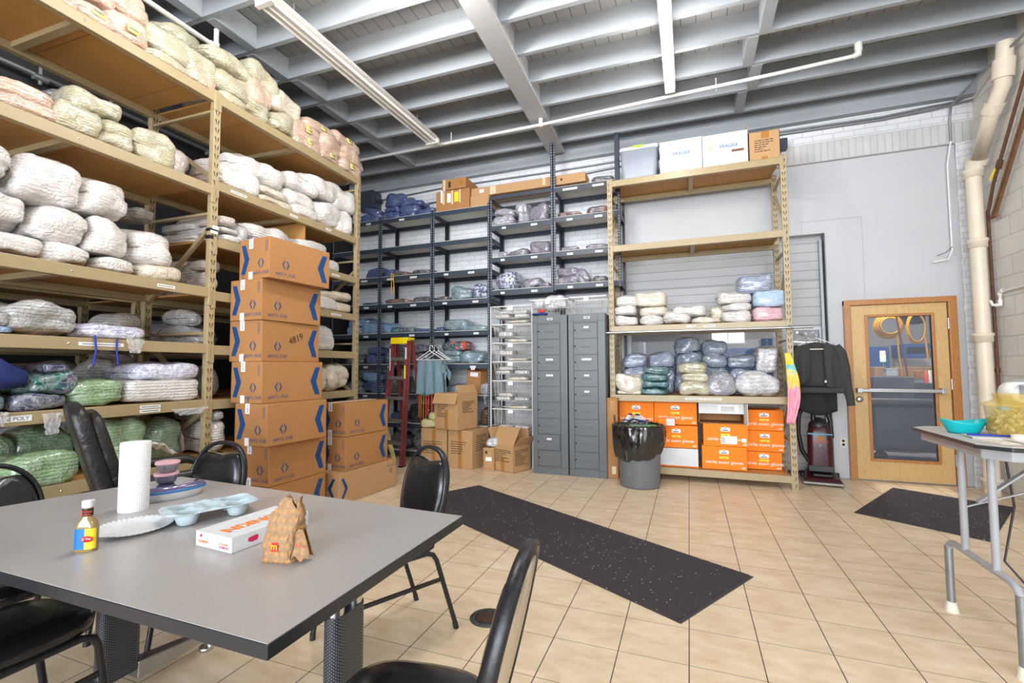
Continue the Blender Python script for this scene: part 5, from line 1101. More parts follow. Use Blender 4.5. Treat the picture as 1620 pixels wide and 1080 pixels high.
for o in bpy.data.objects:
    if o.get('label', '').startswith('small narrow carton'):
        MB().box(-.06, -.058, -.1095, -.108, .03, .26).box(.058, .06, -.1095, -.108, .03, .26).box(-.06, .06, -.1095, -.108, .258, .26).box(-.06, .06, -.1095, -.108, .03, .032).box(-.045, -.015, -.1095, -.108, .215, .25).build('printed_frame', M['ink'], o)
        MB().box(-.04, .045, -.1095, -.108, .125, .175).build('shipping_label', M['paper'], o)
plain_carton('carton', -3.03, -2.78, 6.15, 6.45, .937, .33, 'small open brown carton tilted on the shelf above the floor cartons', R(-12), (('l', .7, .12), ('b', .1, .1)), 'card', (), False)
for o in bpy.data.objects:
    if o.get('label', '').startswith('small open brown carton tilted'):
        MB().box(-.07, .07, -.1512, -.15, .25, .31).build('shipping_label', M['paper'], o); o.rotation_euler = (0, R(4), R(-12)); o.location.z += .012
# cartons on top of the slate shelving
c1 = plain_carton('carton', -3.53, -2.97, 6.10, 6.45, 3.682, .305, 'brown carton with yellow label on top of the back shelving', 0, 'closed', 'card', (), False)
MB().box(-.09, -.03, -.177, -.1752, .12, .26).box(-.20, -.17, -.1765, -.1752, .13, .31).build('shipping_label', M['paper'], c1); MB().box(.03, .10, -.177, -.1752, .12, .27).build('yellow_label', M['yellow'], c1)
MB().box(.11, .135, -.177, -.1752, .10, .30).box(-.165, -.135, -.177, -.1752, .10, .31).box(-.02, .01, -.177, -.1752, .09, .3).build('tape', M['cleartape'], c1)
c1 = plain_carton('carton', -3.42, -3.02, 6.08, 6.5, 3.99, .16, 'smaller brown carton stacked on the yellow-labelled carton', 0, 'closed', 'card', (), False)
MB().box(-.18, -.14, -.212, -.2102, -.02, .16).build('tape', M['cleartape'], c1); MB().box(.08, .16, -.212, -.2102, .04, .12).build('tape', M['tape'], c1)
MB().box(-.09, -.05, -.212, -.2102, .03, .12).build('printed_mark', M['ink'], c1)
c1 = plain_carton('long_carton', -2.96, -1.25, 6.14, 6.40, 3.845, .13, 'long flat brown carton lying across the raised shelving top', 0, 'closed', 'card2', (), False)
MB().box(-.72, -.65, -.132, -.1302, .05, .10).build('shipping_label', M['paper'], c1); MB().box(-.55, -.46, -.132, -.1302, .01, .125).box(.25, .29, -.132, -.1302, .03, .13).build('tape', M['cleartape'], c1)
MB().prism([(0, 0), (.02, -.02), (.0, -.05), (-.02, -.02)], (.52, -.1303, .09), (1, 0, 0), (0, 0, 1), .001).build('printed_mark', M['ink'], c1)
c2_ = plain_carton('long_carton', -2.955, -2.66, 6.10, 6.44, 3.682, .16, 'flat brown carton end resting beside the yellow-labelled carton', 0, 'closed', 'card2', (), False)
# cartons and tub on the right rack
tub = empty('storage_tub', (-.525, 6.06, 3.672), 0, 'clear plastic storage tub with white lid on the right rack top', 'tub')
def rr(w, d, z, r_=.05, n=6):
    out = []
    for cx, cy, a0 in ((w / 2 - r_, d / 2 - r_, 0), (-w / 2 + r_, d / 2 - r_, 90), (-w / 2 + r_, -d / 2 + r_, 180), (w / 2 - r_, -d / 2 + r_, 270)):
        for k in range(n + 1): a = R(a0 + 90 * k / n); out.append((cx + r_ * math.cos(a), cy + r_ * math.sin(a), z))
    return out
def loft(mb, rings, smooth=True, caps=(True, True)):
    n = len(rings[0]); vs = [p for r_ in rings for p in r_]; fs = []
    for i in range(len(rings) - 1):
        for k in range(n): l = (k + 1) % n; fs.append((i * n + k, i * n + l, (i + 1) * n + l, (i + 1) * n + k))
    mb.add(vs, fs, smooth)
    if caps[0]: mb.add(rings[0], [tuple(reversed(range(n)))])
    if caps[1]: mb.add(rings[-1], [tuple(range(n))])
    return mb
loft(MB(), [rr(.40, .38, 0), rr(.41, .39, .02), rr(.455, .43, .36)], caps=(True, False)).build('tub_body', M['cleartub'], tub, solid=.003)
loft(MB(), [rr(.47, .45, .355), rr(.475, .455, .39), rr(.44, .42, .40)]).build('lid', M['whitecard'], tub)
MB().box(-.06, .06, -.236, -.22, .375, .40).build('green_latch', flat('lime_green', sr(160, 200, 40), .4), tub)
bundle('linen_bundle', -.525, 6.06, 3.68, .34, .32, .27, 'whitef', 'sack', 0, (0, 0), 'white cloth inside the clear storage tub', 'bundle')
for k, (x0, x1, lb) in enumerate(((-.272, .206, 'white FRAGILE carton next to the storage tub on rack top'), (.212, .695, 'white FRAGILE carton with orange label on the right rack top'))):
    r = plain_carton('carton', x0, x1, 5.86, 6.28, 3.672, .395 if k == 0 else .385, lb, 0, 'closed', 'whitecard', (), False)
    MB().box(-.03, .02, -.2112, -.2102, 0, .38).build('tape', M['cream_edge'], r); MB().box(-.215, -.11, -.2115, -.2103, .19, .36).build('peach_label', M['peachlabel'], r)
    MB().box(-.20, -.14, -.212, -.2115, .21, .25).build('label_print', M['cleartape'], r); MB().box(-.20, -.13, -.212, -.2115, .30, .31).build('label_print', M['cleartape'], r)
    text('FRAGILE', .052, (-.085 + .03 * k, -.2115, .21), (1, 0, 0), (0, 0, 1), M['fragile'], r, 'lettering', bold=.0012)
    if k: MB().box(.07, .20, -.2117, -.2103, .145, .175).build('orange_label', M['copper'], r); MB().box(.08, .20, -.2116, -.2103, .06, .14).build('shipping_label', M['paper'], r)
    MB().box(-(x1 - x0) / 2, (x1 - x0) / 2, -.2105, .21, -.0, .012).build('brown_base_edge', M['card2'], r)
r = plain_carton('carton', .705, 1.02, 5.86, 6.26, 3.672, .33, 'brown carton with printed list at the right of rack top', 0, (('l', .2, .1), ('b', .15, .1)), 'card2', (('f', -.10, .09, .09, .24, 6),), False)
MB().box(-.03, .05, -.2015, -.2003, .25, .33).box(-.03, .03, -.2015, -.2003, 0, .04).build('tape', M['tape'], r)
MB().lathe([(.006, 0), (.006, .001), (0, .001)], (-.14, -.2, .30), 8, M_=Matrix.Rotation(PI / 2, 3, 'X')).build('green_dot', M['teal'], r)
# orange glove cartons
def glove(x0, x1, z, h, label, y=5.93, size='orange', cut=None, d=.36):
    r = empty('glove_carton', ((x0 + x1) / 2, y + d / 2, z), 0, label, 'box', 'orange nitrile glove cartons on the right rack'); w = x1 - x0
    MB().box(-w / 2, w / 2, -d / 2, d / 2, .001, h).build('body', M[size], r, bevel=.004); f = -d / 2 - .0004
    k = (w * .5)
    if size == 'orange':
        g = MB(); g.prism([(-.045, -.022), (.045, -.022), (.052, 0), (.045, .022), (.012, .022), (0, .034), (-.012, .022), (-.045, .022), (-.052, 0)], (0, f, h * .76), (1, 0, 0), (0, 0, 1), .0012); g.build('badge', M['whiteprint'], r)
        MB().box(-.032, .032, f - .002, f - .0012, h * .76 - .014, h * .76 - .004).prism([(0, .014), (-.01, 0), (0, -.006), (.01, 0)], (0, f - .0012, h * .76 + .012), (1, 0, 0), (0, 0, 1), .0008).build('badge_print', M['logodark'], r)
        MB().box(-.048, .048, f - .0008, f, h * .52 - .012, h * .52 + .012).build('size_label', M['yellow'], r)
        text('Large', .020, (0, f - .0008, h * .52 - .007), (1, 0, 0), (0, 0, 1), M['ink'], r, 'size_lettering', align='CENTER')
        text('nitrile exam gloves', .052, (0, f, h * .26), (1, 0, 0), (0, 0, 1), M['whiteprint'], r, 'lettering', align='CENTER')
        MB().box(w / 2 - .06, w / 2 - .015, f - .0008, f, h * .08, h * .085 + .004).box(w / 2 - .05, w / 2 - .015, f - .0008, f, h * .13, h * .135 + .004).build('small_print', M['whiteprint'], r)
    return r
glove(-.83, -.415, .60, .30, 'orange glove carton behind the sneakers above the bin', y=5.97)
glove(-.41, .075, .635, .265, 'orange glove carton at the top middle of the rack base', y=5.97)
glove(-.40, .078, .365, .262, 'orange glove carton just above the white upturned carton', y=5.94)
r = glove(-.41, .078, .148, .212, 'white upturned carton with orange edge at the bottom middle', y=5.93, size='whitecard')
r['group'] = 'cartons on the right rack base'
MB().box(-.244, .244, -.1815, -.180, .0, .012).build('orange_edge', M['orange'], r); MB().box(-.24, .24, -.1808, -.180, .105, .108).build('seam', M['cream_edge'], r)
glove(.118, .589, .148, .262, 'orange glove carton, lower one at right of the white carton', y=5.92)
r = glove(.138, .608, .412, .255, 'orange glove carton with shipping label stuck over its lettering', y=5.92)
MB().box(-.05, .12, -.1835, -.182, .03, .12).box(.17, .215, -.1835, -.182, .055, .10).build('shipping_label', M['paper'], r)
for q in range(9): MB().box(-.045 + q * .005, -.043 + q * .005, -.184, -.1835, .04, .11).build('barcode', M['ink'], r)
glove(.60, .96, .148, .20, 'orange glove carton, lowest in the stack nearest the door', y=6.08)
glove(.60, .99, .352, .235, 'orange glove carton, middle of the stack nearest the door', y=6.08)
glove(.60, .99, .59, .235, 'orange glove carton, topmost of the stack nearest the door', y=6.08)
r = plain_carton('carton', -.36, -.17, 5.86, 5.96, .632, .085, 'small half-white half-orange carton lying above the lower glove carton', 0, 'closed', 'orange', (), False); MB().box(.0, .094, -.0515, -.05, .002, .084).build('white_half', M['whitecard'], r)
r = empty('carton', (.335, 6.10, .67), 0, 'empty white carton lying open on its side above the gloves', 'box')
b = MB(); b.box(-.24, .24, -.18, .18, 0, .006); b.box(-.24, .24, -.18, .18, .235, .24); b.box(-.24, -.234, -.18, .18, 0, .24); b.box(.234, .24, -.18, .18, 0, .24); b.box(-.24, .24, .175, .18, 0, .24); b.build('body', M['card'], r)
MB().box(-.24, .235, -.187, -.182, .115, .24).build('flap', M['whitecard'], r); MB().bar((.24, -.18, .12), (.26, -.32, .12), .006, .24).build('flap', M['whitecard'], r)
MB().box(-.03, .18, -.1885, -.187, .125, .215).build('shipping_label', M['paper'], r); m_ = MB()
for q in range(12): m_.box(.0 + q * .012, .005 + q * .012, -.1892, -.1885, .14, .20)
m_.build('barcode', M['printed'], r)
r = plain_carton('tall_carton', -.945, -.815, 5.72, 5.82, 0, .955, 'tall narrow brown carton standing behind the bin', 0, 'closed', 'card', (), False)
MB().box(-.02, .03, -.0512, -.05, .80, .92).build('tape', M['tape'], r); MB().box(.02, .04, -.0515, -.05, .55, .75).build('printed_lines', M['ink'], r); MB().box(-.01, .04, -.0515, -.05, .05, .14).build('tape', M['cleartape'], r)
# sneakers on a carton
def shoe(x, y, z, rz, label):
    r = empty('sneaker', (x, y, z), rz, label, 'shoe', 'pair of sneakers'); pr = [(-.135, .036, .085), (-.10, .040, .095), (-.05, .038, .085), (0, .040, .070), (.05, .046, .052), (.10, .046, .042), (.135, .034, .034)]
    rings = []
    for yy, hw, h in pr:
        rings.append([(hw * math.cos(a) * (1 if math.sin(a) < .1 else .78), yy, .022 + max(0, math.sin(a)) * (h - .02) + min(0, math.sin(a)) * .004) for a in [2 * PI * k / 16 for k in range(16)]])
    loft(MB(), rings).build('upper', M['whitecard'], r, subs=1)
    loft(MB(), [[(p[0] * 1.08, p[1] * 1.03, 0) for p in rr(.084, .275, 0, .04)], [(p[0] * 1.1, p[1] * 1.04, .028) for p in rr(.084, .275, 0, .04)]]).build('sole', M['whiteprint'], r)
    loft(MB(), [[(p[0] * 1.0, p[1] * .96, .028) for p in rr(.086, .27, 0, .04)], [(p[0] * .95, p[1] * .94, .045) for p in rr(.086, .27, 0, .04)]]).build('navy_trim', M['navycl'], r)
    for k in range(4): MB().tube([(-.02, -.02 + .026 * k, .084 - .009 * k), (0, -.02 + .026 * k, .092 - .009 * k), (.02, -.02 + .026 * k, .084 - .009 * k)], .004, 5).build('lace', M['whiteprint'], r)
    MB().lathe([(.026, 0), (.022, .012), (0, .012)], (0, -.085, .09), 14, sy=1.5).build('collar_opening', M['navycl'], r)
    return r
plat = plain_carton('carton', -.84, -.42, 5.87, 5.965, .148, .50, 'orange carton under the sneakers, mostly behind the bin', 0, 'closed', 'orange', (), False)
shoe(-.70, 5.83, .652, R(172), 'white and navy sneaker on the left above the bin'); shoe(-.55, 5.83, .652, R(215), 'white and navy sneaker on the right above the bin')
# ------------------------------------------------------------- bin
bn = empty('waste_bin', (-.545, 5.47, 0), 0, 'round grey waste bin with a black liner before the right rack', 'bin')
MB().lathe([(0, .004), (.205, 0), (.215, .02), (.245, .62), (.25, .66), (.235, .66), (.20, .05), (0, .05)], n=40, sy=.92).build('bin_body', M['bin'], bn)
def liner(u, v):
    a = 2 * PI * u; n1 = noise.noise(Vector((math.cos(a) * 3, math.sin(a) * 3, v * 2))); n2 = noise.noise(Vector((math.cos(a) * 9, math.sin(a) * 9, v * 2.2 + 5)))
    low = .37 + .07 * math.sin(a * 1 + .6) + .05 * n1; zt = .69
    if v < .25: t = v / .25; r_ = .215 + .04 * t; z = .60 + .09 * t
    elif v < .4: t = (v - .25) / .15; r_ = .255 + .035 * math.sin(PI * t / 2); z = .69 - .02 * t
    else: t = (v - .4) / .6; r_ = .290 + .015 * math.sin(PI * t) - .035 * t; z = .67 - (.67 - low) * t
    r_ += .026 * n1 + .022 * n2 * (0.4 + v) - .014 * max(0, 1 - abs(noise.noise(Vector((math.cos(a) * 5, math.sin(a) * 5, v * 1.5 + 9)))) * 9); return Vector((r_ * math.cos(a), r_ * .93 * math.sin(a), z + .012 * n2))
MB().grid(90, 26, liner, wrap=True).build('bin_liner', M['binliner'], bn, solid=.002)
for k, (x, y) in enumerate(((.06, -.02), (.14, .05), (-.05, .06))): bundle('green_rubbish', -.545 + x, 5.47 + y, .60, .16, .14, .07, flat('bright_green_plastic_%d' % k, sr(60, 170, 110), .4), 'sack', k, (0, 0), 'green crumpled rubbish in the bin, %s piece' % ['middle', 'right-hand', 'rear left'][k], 'rubbish')
# ------------------------------------------------------------- stepladder
ld = empty('stepladder', (-3.70, 5.42, 0), R(0), 'red fibreglass stepladder with yellow cap standing by the shelving', 'ladder')
Hh = 1.72
def rail(xb, yb, xt, yt, w=.075, d=.028): 
    m_ = MB(); m_.bar((xb, yb, 0), (xt, yt, Hh), d, .012, up=(1, 0, 0)); return m_
for xb, xt, nm in ((-.30, -.175, 'l'), (.06, .06, 'r')):
    m_ = MB()
    for dx in (0,): 
        m_.bar((xb, 0, 0), (xt, .14, Hh), .012, .085, up=(1, 0, 0)); m_.bar((xb - .0, -.03, 0), (xt, .11, Hh), .045, .01, up=(0, 1, 0)) 
    m_.build('front_rail', M['ladder'], ld)
for xb, xt in ((-.28, -.17), (.10, .075)): MB().bar((xb, .56, 0), (xt, .20, Hh), .05, .03, up=(1, 0, 0)).build('rear_rail', M['ladder'], ld)
for i, z in enumerate((.32, .62, .92, 1.20, 1.46)):
    t = z / Hh; xl = -.30 + .125 * t; MB().box(xl + .005, .055, .14 * t - .04, .14 * t + .045, z - .012, z + .012).box(xl + .005, .055, .14 * t - .045, .14 * t - .04, z - .03, z + .012).build('step', M['alu'], ld)
    if i in (3, 4): MB().bar((xl + .02, .14 * t, z - .02), (xl + .08, .14 * t + .0, z - .02), .01, .01).bar((xl, .14 * t, z - .10), (xl + .07, .14 * t, z - .015), .008, .02).bar((.05, .14 * t, z - .10), (-.02, .14 * t, z - .015), .008, .02).build('step_brace', M['alu'], ld)
MB().box(-.19, .09, .06, .25, Hh - .02, Hh + .03).build('cap', M['yellowpl'], ld, bevel=.012)
MB().box(-.18, .08, .05, .07, Hh - .06, Hh - .01).build('cap_skirt', M['yellowpl'], ld, bevel=.004)
for z, h, mt in ((1.45, .16, 'whitecard'), (1.18, .18, 'yellow')): MB().box(.048, .072, .14 * z / Hh - .05, .14 * z / Hh - .047, z, z + h).build('safety_label', M[mt], ld)
MB().box(-.205, -.19, .07, .072, 1.25, 1.6).build('safety_label', M['whitecard'], ld)
for x in (-.30, .06): MB().box(x - .03, x + .03, -.05, .06, 0, .02).build('foot', M['black'], ld)
bd = empty('leaning_board', (-3.90, 5.62, 0), 0, 'yellow plastic strip leaning at the foot of the red stepladder', 'board')
MB().bar((0, 0, 0.02), (-.22, .06, .55), .07, .012, up=(0, 0, 1)).build('strip', M['yellowc_'] if 'yellowc_' in M else M['paleyellow'], bd, bevel=.003)
# ------------------------------------------------------------- hanging scrub tops
def top(cx, cy, zt, w, h, label, mat, ph=0, dy=0):
    def fn(u, v):
        s = (u - .5) * 2; hw = w / 2 * (.92 + .14 * v); sl = 0
        zz = zt - v * h - (.015 * abs(s) if v < .5 else 0); y = cy + dy + .018 * math.sin(s * 9 + ph) * (.2 + v) + .01 * noise.noise(Vector((s * 3, v * 3, ph)))
        return Vector((cx + s * hw, y, zz + (.012 * math.sin(s * 5 + ph) if v > .95 else 0)))
    o = MB().grid(36, 20, fn).build('scrub_top', mat, None, solid=.004); tag(o, label, 'shirt', 'scrub tops on hangers'); o.name = 'scrub_shirt'
    for sg in (-1, 1):
        MB().grid(8, 8, lambda u, v: Vector((cx + sg * (w / 2 * .92 + .075 * u * (1 - .35 * v) + .01), cy + dy + .012 * math.sin(u * 6 + ph) - .0, zt - .05 - .13 * u - v * .12))).build('sleeve', mat, o, solid=.004)
    return o
top(-3.40, 5.72, 1.44, .42, .49, 'grey-green scrub top hanging foremost beside the stepladder', M['scrub'])
top(-3.375, 5.80, 1.43, .40, .50, 'grey-green scrub top hanging directly behind the front one', M['scrub'], 2)
for k, (x, y, a, lb) in enumerate(((-3.40, 5.72, 0, 'white plastic hanger holding the front scrub top'), (-3.375, 5.80, .12, 'white plastic hanger holding the rear scrub top'), (-3.33, 5.84, -.18, 'spare white plastic hanger tilted behind the scrub tops'))):
    h = empty('clothes_hanger', (x, y, 1.44), a, lb, 'hanger', 'hangers holding scrub tops')
    MB().tube([(-.22, 0, 0), (-.03, 0, .11), (0, 0, .13), (.03, 0, .11), (.22, 0, 0)], .006, 6).tube([(-.22, 0, 0), (.22, 0, 0)], .005, 6).build('bar', M['pvcwhite'], h)
    MB().tube([(0, 0, .12), (0, 0, .18), (.012, 0, .20), (.03, 0, .205), (.045, 0, .19), (.04, 0, .172)], .005, 6).build('hook', M['pvcwhite'], h)
hr = empty('hook_rail', (-3.36, 5.70, 1.645), 0, 'thin rail fixed to the shelving where the scrub tops hang', 'rail')
MB().tube([(.035, 0, -.01), (.035, .385, -.01)], .006, 8).build('rail', M['steel'], hr)
for k in range(13):
    x = -3.60 + .035 * k + .008 * math.sin(k * 5); am = k in (0, 1, 2, 7, 11); l = [.34, .33, .40, .42, .30, .0, .45, .25, .48, .46, .40, .25, .30][k]
    if not l: continue
    o = MB().tube([(x, 5.78 + .01 * (k % 3), .98), (x + .006, 5.77, .98 - l * .5), (x + .01 * math.sin(k), 5.77, .965 - l)], [.009, .008, .007], 6).build('apron_strap', M['amber'] if am else M['orangecl'])
    tag(o, '%s strap hanging below the scrub tops, %s of the row' % ('amber' if am else 'orange', (ORD[k] if k < 10 else ['eleventh', 'twelfth', 'rightmost'][k - 10])), 'strap', 'orange and amber straps under the scrub tops')
# ------------------------------------------------------------- sweatshirt on hangers, vacuum
def shirt(cx, cy, zt, sc, label, mat, open_=True, rz=0):
    r = empty('sweatshirt', (cx, cy, zt), rz, label, 'sweatshirt')
    def panel(x0, x1, y, dz0, dz1, ph):
        def fn(u, v):
            x = x0 + (x1 - x0) * u; return Vector((x * (1 + .12 * v), y + .02 * math.sin(u * 7 + ph) * (.3 + v) + .012 * noise.noise(Vector((x * 9, v * 5, ph))), -.0 - abs(x) * .28 * (1 - v) - (dz0 + (dz1 - dz0) * u) * v))
        return fn
    MB().grid(24, 18, panel(-.20, .20, .05, .50, .50, 0)).build('back_panel', mat, r, solid=.006)
    MB().grid(14, 18, panel(-.21, -.075 if open_ else 0, -.03, .50, .44, 1)).build('front_panel', mat, r, solid=.006)
    MB().grid(14, 18, panel(.055 if open_ else 0, .21, -.03, .50, .52, 3)).build('front_panel', mat, r, solid=.006)
    for sg in (-1, 1): MB().tube([(sg * .17, 0, -.06), (sg * .215, 0, -.13), (sg * .25, .01, -.30), (sg * (.265 if sg > 0 else .235), 0, -.50), (sg * (.29 if sg > 0 else .23), -.01, -.64)], [.05, .058, .054, .046, .040], 14).build('sleeve', mat, r)
    for sg in (-1, 1): MB().tube([(sg * (.288 if sg > 0 else .23), -.01, -.63), (sg * (.292 if sg > 0 else .23), -.01, -.70)], .038, 14).build('cuff', mat, r)
    MB().box(-.235, .24, -.045, .06, -.57, -.505).build('hem_band', mat, r, bevel=.02)
    return r
r = shirt(1.335, 6.04, 1.60, 1, 'open charcoal zip sweatshirt hanging on the rod end by the vacuum', M['charcoal'])
MB().prism([(-.008, -.012), (.008, -.012), (.01, 0), (.008, .012), (-.008, .012), (-.01, 0)], (.055, -.062, -.44), (1, 0, 0), (0, 0, 1), .002).build('small_white_logo', M['whitecard'], r)
MB().grid(16, 12, lambda u, v: Vector((-.17 + .36 * u, .075 + .015 * math.sin(u * 9), -.15 - .62 * v - .05 * math.sin(PI * u)))).build('black_lining', M['blackmat'], r, solid=.008)
h = empty('clothes_hanger', (1.335, 6.05, 1.585), .0, 'hanger with pale wooden bar inside the charcoal sweatshirt', 'hanger')
MB().tube([(-.17, 0, -.02), (0, 0, .055), (.17, 0, -.02)], .006, 6).build('shoulder', M['chrome'], h); MB().tube([(-.13, 0, -.07), (.14, 0, -.07)], .007, 8).build('wooden_bar', M['cream_edge'], h)
MB().tube([(0, 0, .05), (0, 0, .10), (-.03, -.0, .125), (-.055, 0, .105)], .003, 6).build('hook', M['chrome'], h)
for k in range(6):
    h = empty('wire_hanger', (1.19 + .018 * k, 5.95 + .07 * k, 1.66), R(20 - 8 * k), 'thin wire hanger crowded on the rod end above the sweatshirt', 'hanger', 'wire hangers on the rod end')
    MB().tube([(0, 0, .045), (.012, 0, .052), (.02, 0, .035), (0, 0, .005), (-.12, 0, -.055), (.12, 0, -.055), (0, 0, .005)], .0022, 5).build('wire', M['chrome'], h)
vc = empty('vacuum_cleaner', (1.385, 6.34, 0), R(-6), 'dark maroon upright vacuum cleaner with hose left of the door', 'vacuum cleaner')
M['maroon'] = flat('dark_maroon_plastic', sr(62, 20, 28), .3, nz=.1)
b = MB(); b.add([(-.19, -.24, .02), (.19, -.24, .02), (.17, .12, .02), (-.17, .12, .02), (-.17, -.20, .075), (.17, -.20, .075), (.14, .10, .14), (-.14, .10, .14)], [(3, 2, 1, 0), (4, 5, 6, 7), (0, 1, 5, 4), (1, 2, 6, 5), (2, 3, 7, 6), (3, 0, 4, 7)]); b.build('floor_head', M['maroon'], vc, bevel=.018, seg=3)
MB().box(-.195, .195, -.25, .06, .015, .045).build('bumper', M['alu'], vc, bevel=.01)
MB().box(-.09, .10, -.17, -.07, .09, .118).build('head_window', M['black'], vc, bevel=.01)
for sg in (-1, 1): MB().lathe([(0, -.02), (.05, -.02), (.05, .02), (0, .02)], (sg * .17, .10, .05), 18, M_=Matrix.Rotation(PI / 2, 3, 'Y')).build('wheel', M['black'], vc)
rings = [rr(.24, .15, .14, .05), rr(.235, .16, .20, .05), rr(.24, .17, .40, .06), rr(.235, .165, .55, .06), rr(.20, .14, .62, .06), rr(.12, .08, .66, .035)]
loft(MB(), [[(p[0], p[1] - .01, p[2]) for p in q] for q in rings]).build('dust_housing', M['maroon'], vc)
MB().box(-.12, .12, -.10, .06, .13, .20).build('ribbed_base', M['rubber'], vc, bevel=.01)
MB().box(-.118, .118, -.097, -.08, .548, .562).build('blue_band', flat('pale_blue_trim', sr(70, 150, 180), .4), vc)
MB().lathe([(.11, .57), (.10, .66), (.06, .72), (0, .74)], (0, 0, 0), 20, sy=.7).build('carry_handle_hood', M['black'], vc)
MB().tube([(-.05, .0, .70), (-.045, .01, .85), (0, .03, 1.02), (0, .03, 1.06)], [.03, .022, .02, .02], 10).build('handle_tube', M['black'], vc)
MB().tube([(-.09, .05, .20), (-.17, .05, .34), (-.20, .04, .55), (-.19, .03, .75), (-.12, .02, .92), (-.03, .03, .96), (.06, .04, .90), (.12, .05, .70), (.13, .06, .50)], .024, 12).build('hose', M['black'], vc)
MB().prism([(-.04, 0), (.045, 0), (.035, .035), (-.02, .04)], (0, -.0965, .49), (1, 0, 0), (0, 0, 1), .002).build('gold_badge', M['amber'], vc)
text('WindTunnel', .03, (-.075, -.0975, .455), (1, 0, .05), (0, 0, 1), M['orangecl'], vc, 'lettering'); text('7', .035, (-.01, -.0975, .415), (1, 0, 0), (0, 0, 1), M['cream_edge'], vc, 'lettering')
MB().tube([(-.10, .08, .01), (-.18, .16, .012), (-.10, .22, .01)], .008, 8).build('power_cord', M['black'], vc)

# ------------------------------------------------------------- mats, drain
def polymat(name, pts, label, mat='mat'):
    c = Vector((sum(p[0] for p in pts) / 4, sum(p[1] for p in pts) / 4, 0)); r = empty(name, c, 0, label, 'mat')
    P_ = [(p[0] - c.x, p[1] - c.y) for p in pts]; MB().prism(P_, (0, 0, .001), (1, 0, 0), (0, 1, 0), .004).build('rubber_border', M['rubber'], r)
    MB().prism([(a * .985, b_ * .985) for a, b_ in P_], (0, 0, .005), (1, 0, 0), (0, 1, 0), .005).build('carpet', M['mat'], r); return r
a = Vector((-2.35, 4.88)); pA = (-2.248, 4.856); pB = (.349, 3.359); pC = (-.071, 2.631)
dx, dy = pC[0] - pB[0], pC[1] - pB[1]
polymat('entrance_mat', [pC, pB, pA, (pA[0] + dx * 1.02, pA[1] + dy * 1.02)], 'long charcoal entrance mat lying diagonally on the tiled floor')
polymat('entrance_mat', [(1.366, 5.118), (2.097, 4.62), (2.80, 5.79), (2.038, 6.279)], 'small charcoal mat on the floor in front of the door')
dr = empty('floor_drain', (-1.03, 2.34, 0), 0, 'round cast floor drain beside the foreground chair', 'drain')
MB().lathe([(0, .0005), (.095, .0005), (.095, .003), (.07, .004), (0, .004)], n=32).build('rim', M['rubber'], dr)
MB().lathe([(.068, .004), (.068, .006), (.060, .006), (.060, .0045)], n=32).build('ring', M['frameblk'], dr)
m_ = MB()
for k in range(-4, 5): w = math.sqrt(max(0, .055 ** 2 - (k * .012) ** 2)); m_.box(-w, w, k * .012 - .002, k * .012 + .002, .004, .006)
m_.build('grate', M['rust'], dr)

# ------------------------------------------------------------- big table
TZ = .74
tb = empty('dining_table', (-1.75, 1.25, 0), 0, 'large grey laminate table with dark edging in the foreground', 'table')
Q = [(-.85, .773), (-.85, 1.69), (-2.60, 1.775), (-2.86, .773)]; Pq = [(x + 1.75, y - 1.25) for x, y in Q]
MB().prism(Pq, (0, 0, TZ - .034), (1, 0, 0), (0, 1, 0), .0335).build('edging', M['lamedge'], tb, bevel=.002)
MB().prism([(x * .9975, y * .995) for x, y in Pq], (0, 0, TZ - .0005), (1, 0, 0), (0, 1, 0), .0015).build('laminate_top', M['lam'], tb)
def perf():
    t = NT('perforated_black_sleeve'); x, y, z = t.xyz(t.co()); a = t.m2('ARCTAN2', y, x); u = t.m2('MULTIPLY', a, 12.0); w = t.m2('DIVIDE', z, .0095); 
    du = t.m2('SUBTRACT', t.m2('FRACT', u), .5); dw = t.m2('SUBTRACT', t.m2('FRACT', t.m2('ADD', w, t.m2('MULTIPLY', t.m2('FLOOR', u), .5))), .5)
    d = t.m2('ADD', t.m2('MULTIPLY', du, du), t.m2('MULTIPLY', dw, dw)); h = t.m2('LESS_THAN', d, .045)
    return t.out(t.mix(h, c4((.015, .016, .02)), c4(sr(120, 126, 136))), .35)
M['perf'] = perf()
for k, xx in enumerate((.70, -.42)):
    for yy in (-.042, .042): MB().tube([(xx, yy, .10), (xx, yy, TZ - .03)], .028, 18).build('column', M['chrome'], tb)
    rg = [[(p[0] + 0, p[1], z) for p in rr(.062, .150, 0, .030)] for z in (.0, .46)]
    loft(MB(), rg).build('column_sleeve', M['perf'], tb, loc=(xx, 0, .10))
    MB().box(xx - .04, xx + .04, -.38, .38, TZ - .06, TZ - .034).build('top_bracket', M['frameblk'], tb)
    for sg in (-1, 1):
        MB().add([(xx - .035, sg * .06, .06), (xx + .035, sg * .06, .06), (xx + .025, sg * .40, .055), (xx - .025, sg * .40, .055), (xx - .035, sg * .06, .13), (xx + .035, sg * .06, .13), (xx + .022, sg * .41, .085), (xx - .022, sg * .41, .085)],
                 [(3, 2, 1, 0), (4, 5, 6, 7), (0, 1, 5, 4), (1, 2, 6, 5), (2, 3, 7, 6), (3, 0, 4, 7)] if sg > 0 else [(0, 1, 2, 3), (7, 6, 5, 4), (4, 5, 1, 0), (5, 6, 2, 1), (6, 7, 3, 2), (7, 4, 0, 3)]).build('foot_arm', M['steel'], tb, bevel=.006)
        MB().lathe([(0, 0), (.03, 0), (.034, .010), (.028, .020), (.008, .026), (.008, .06)], (xx, sg * .375, 0), 20).build('glide', M['chrome'], tb)

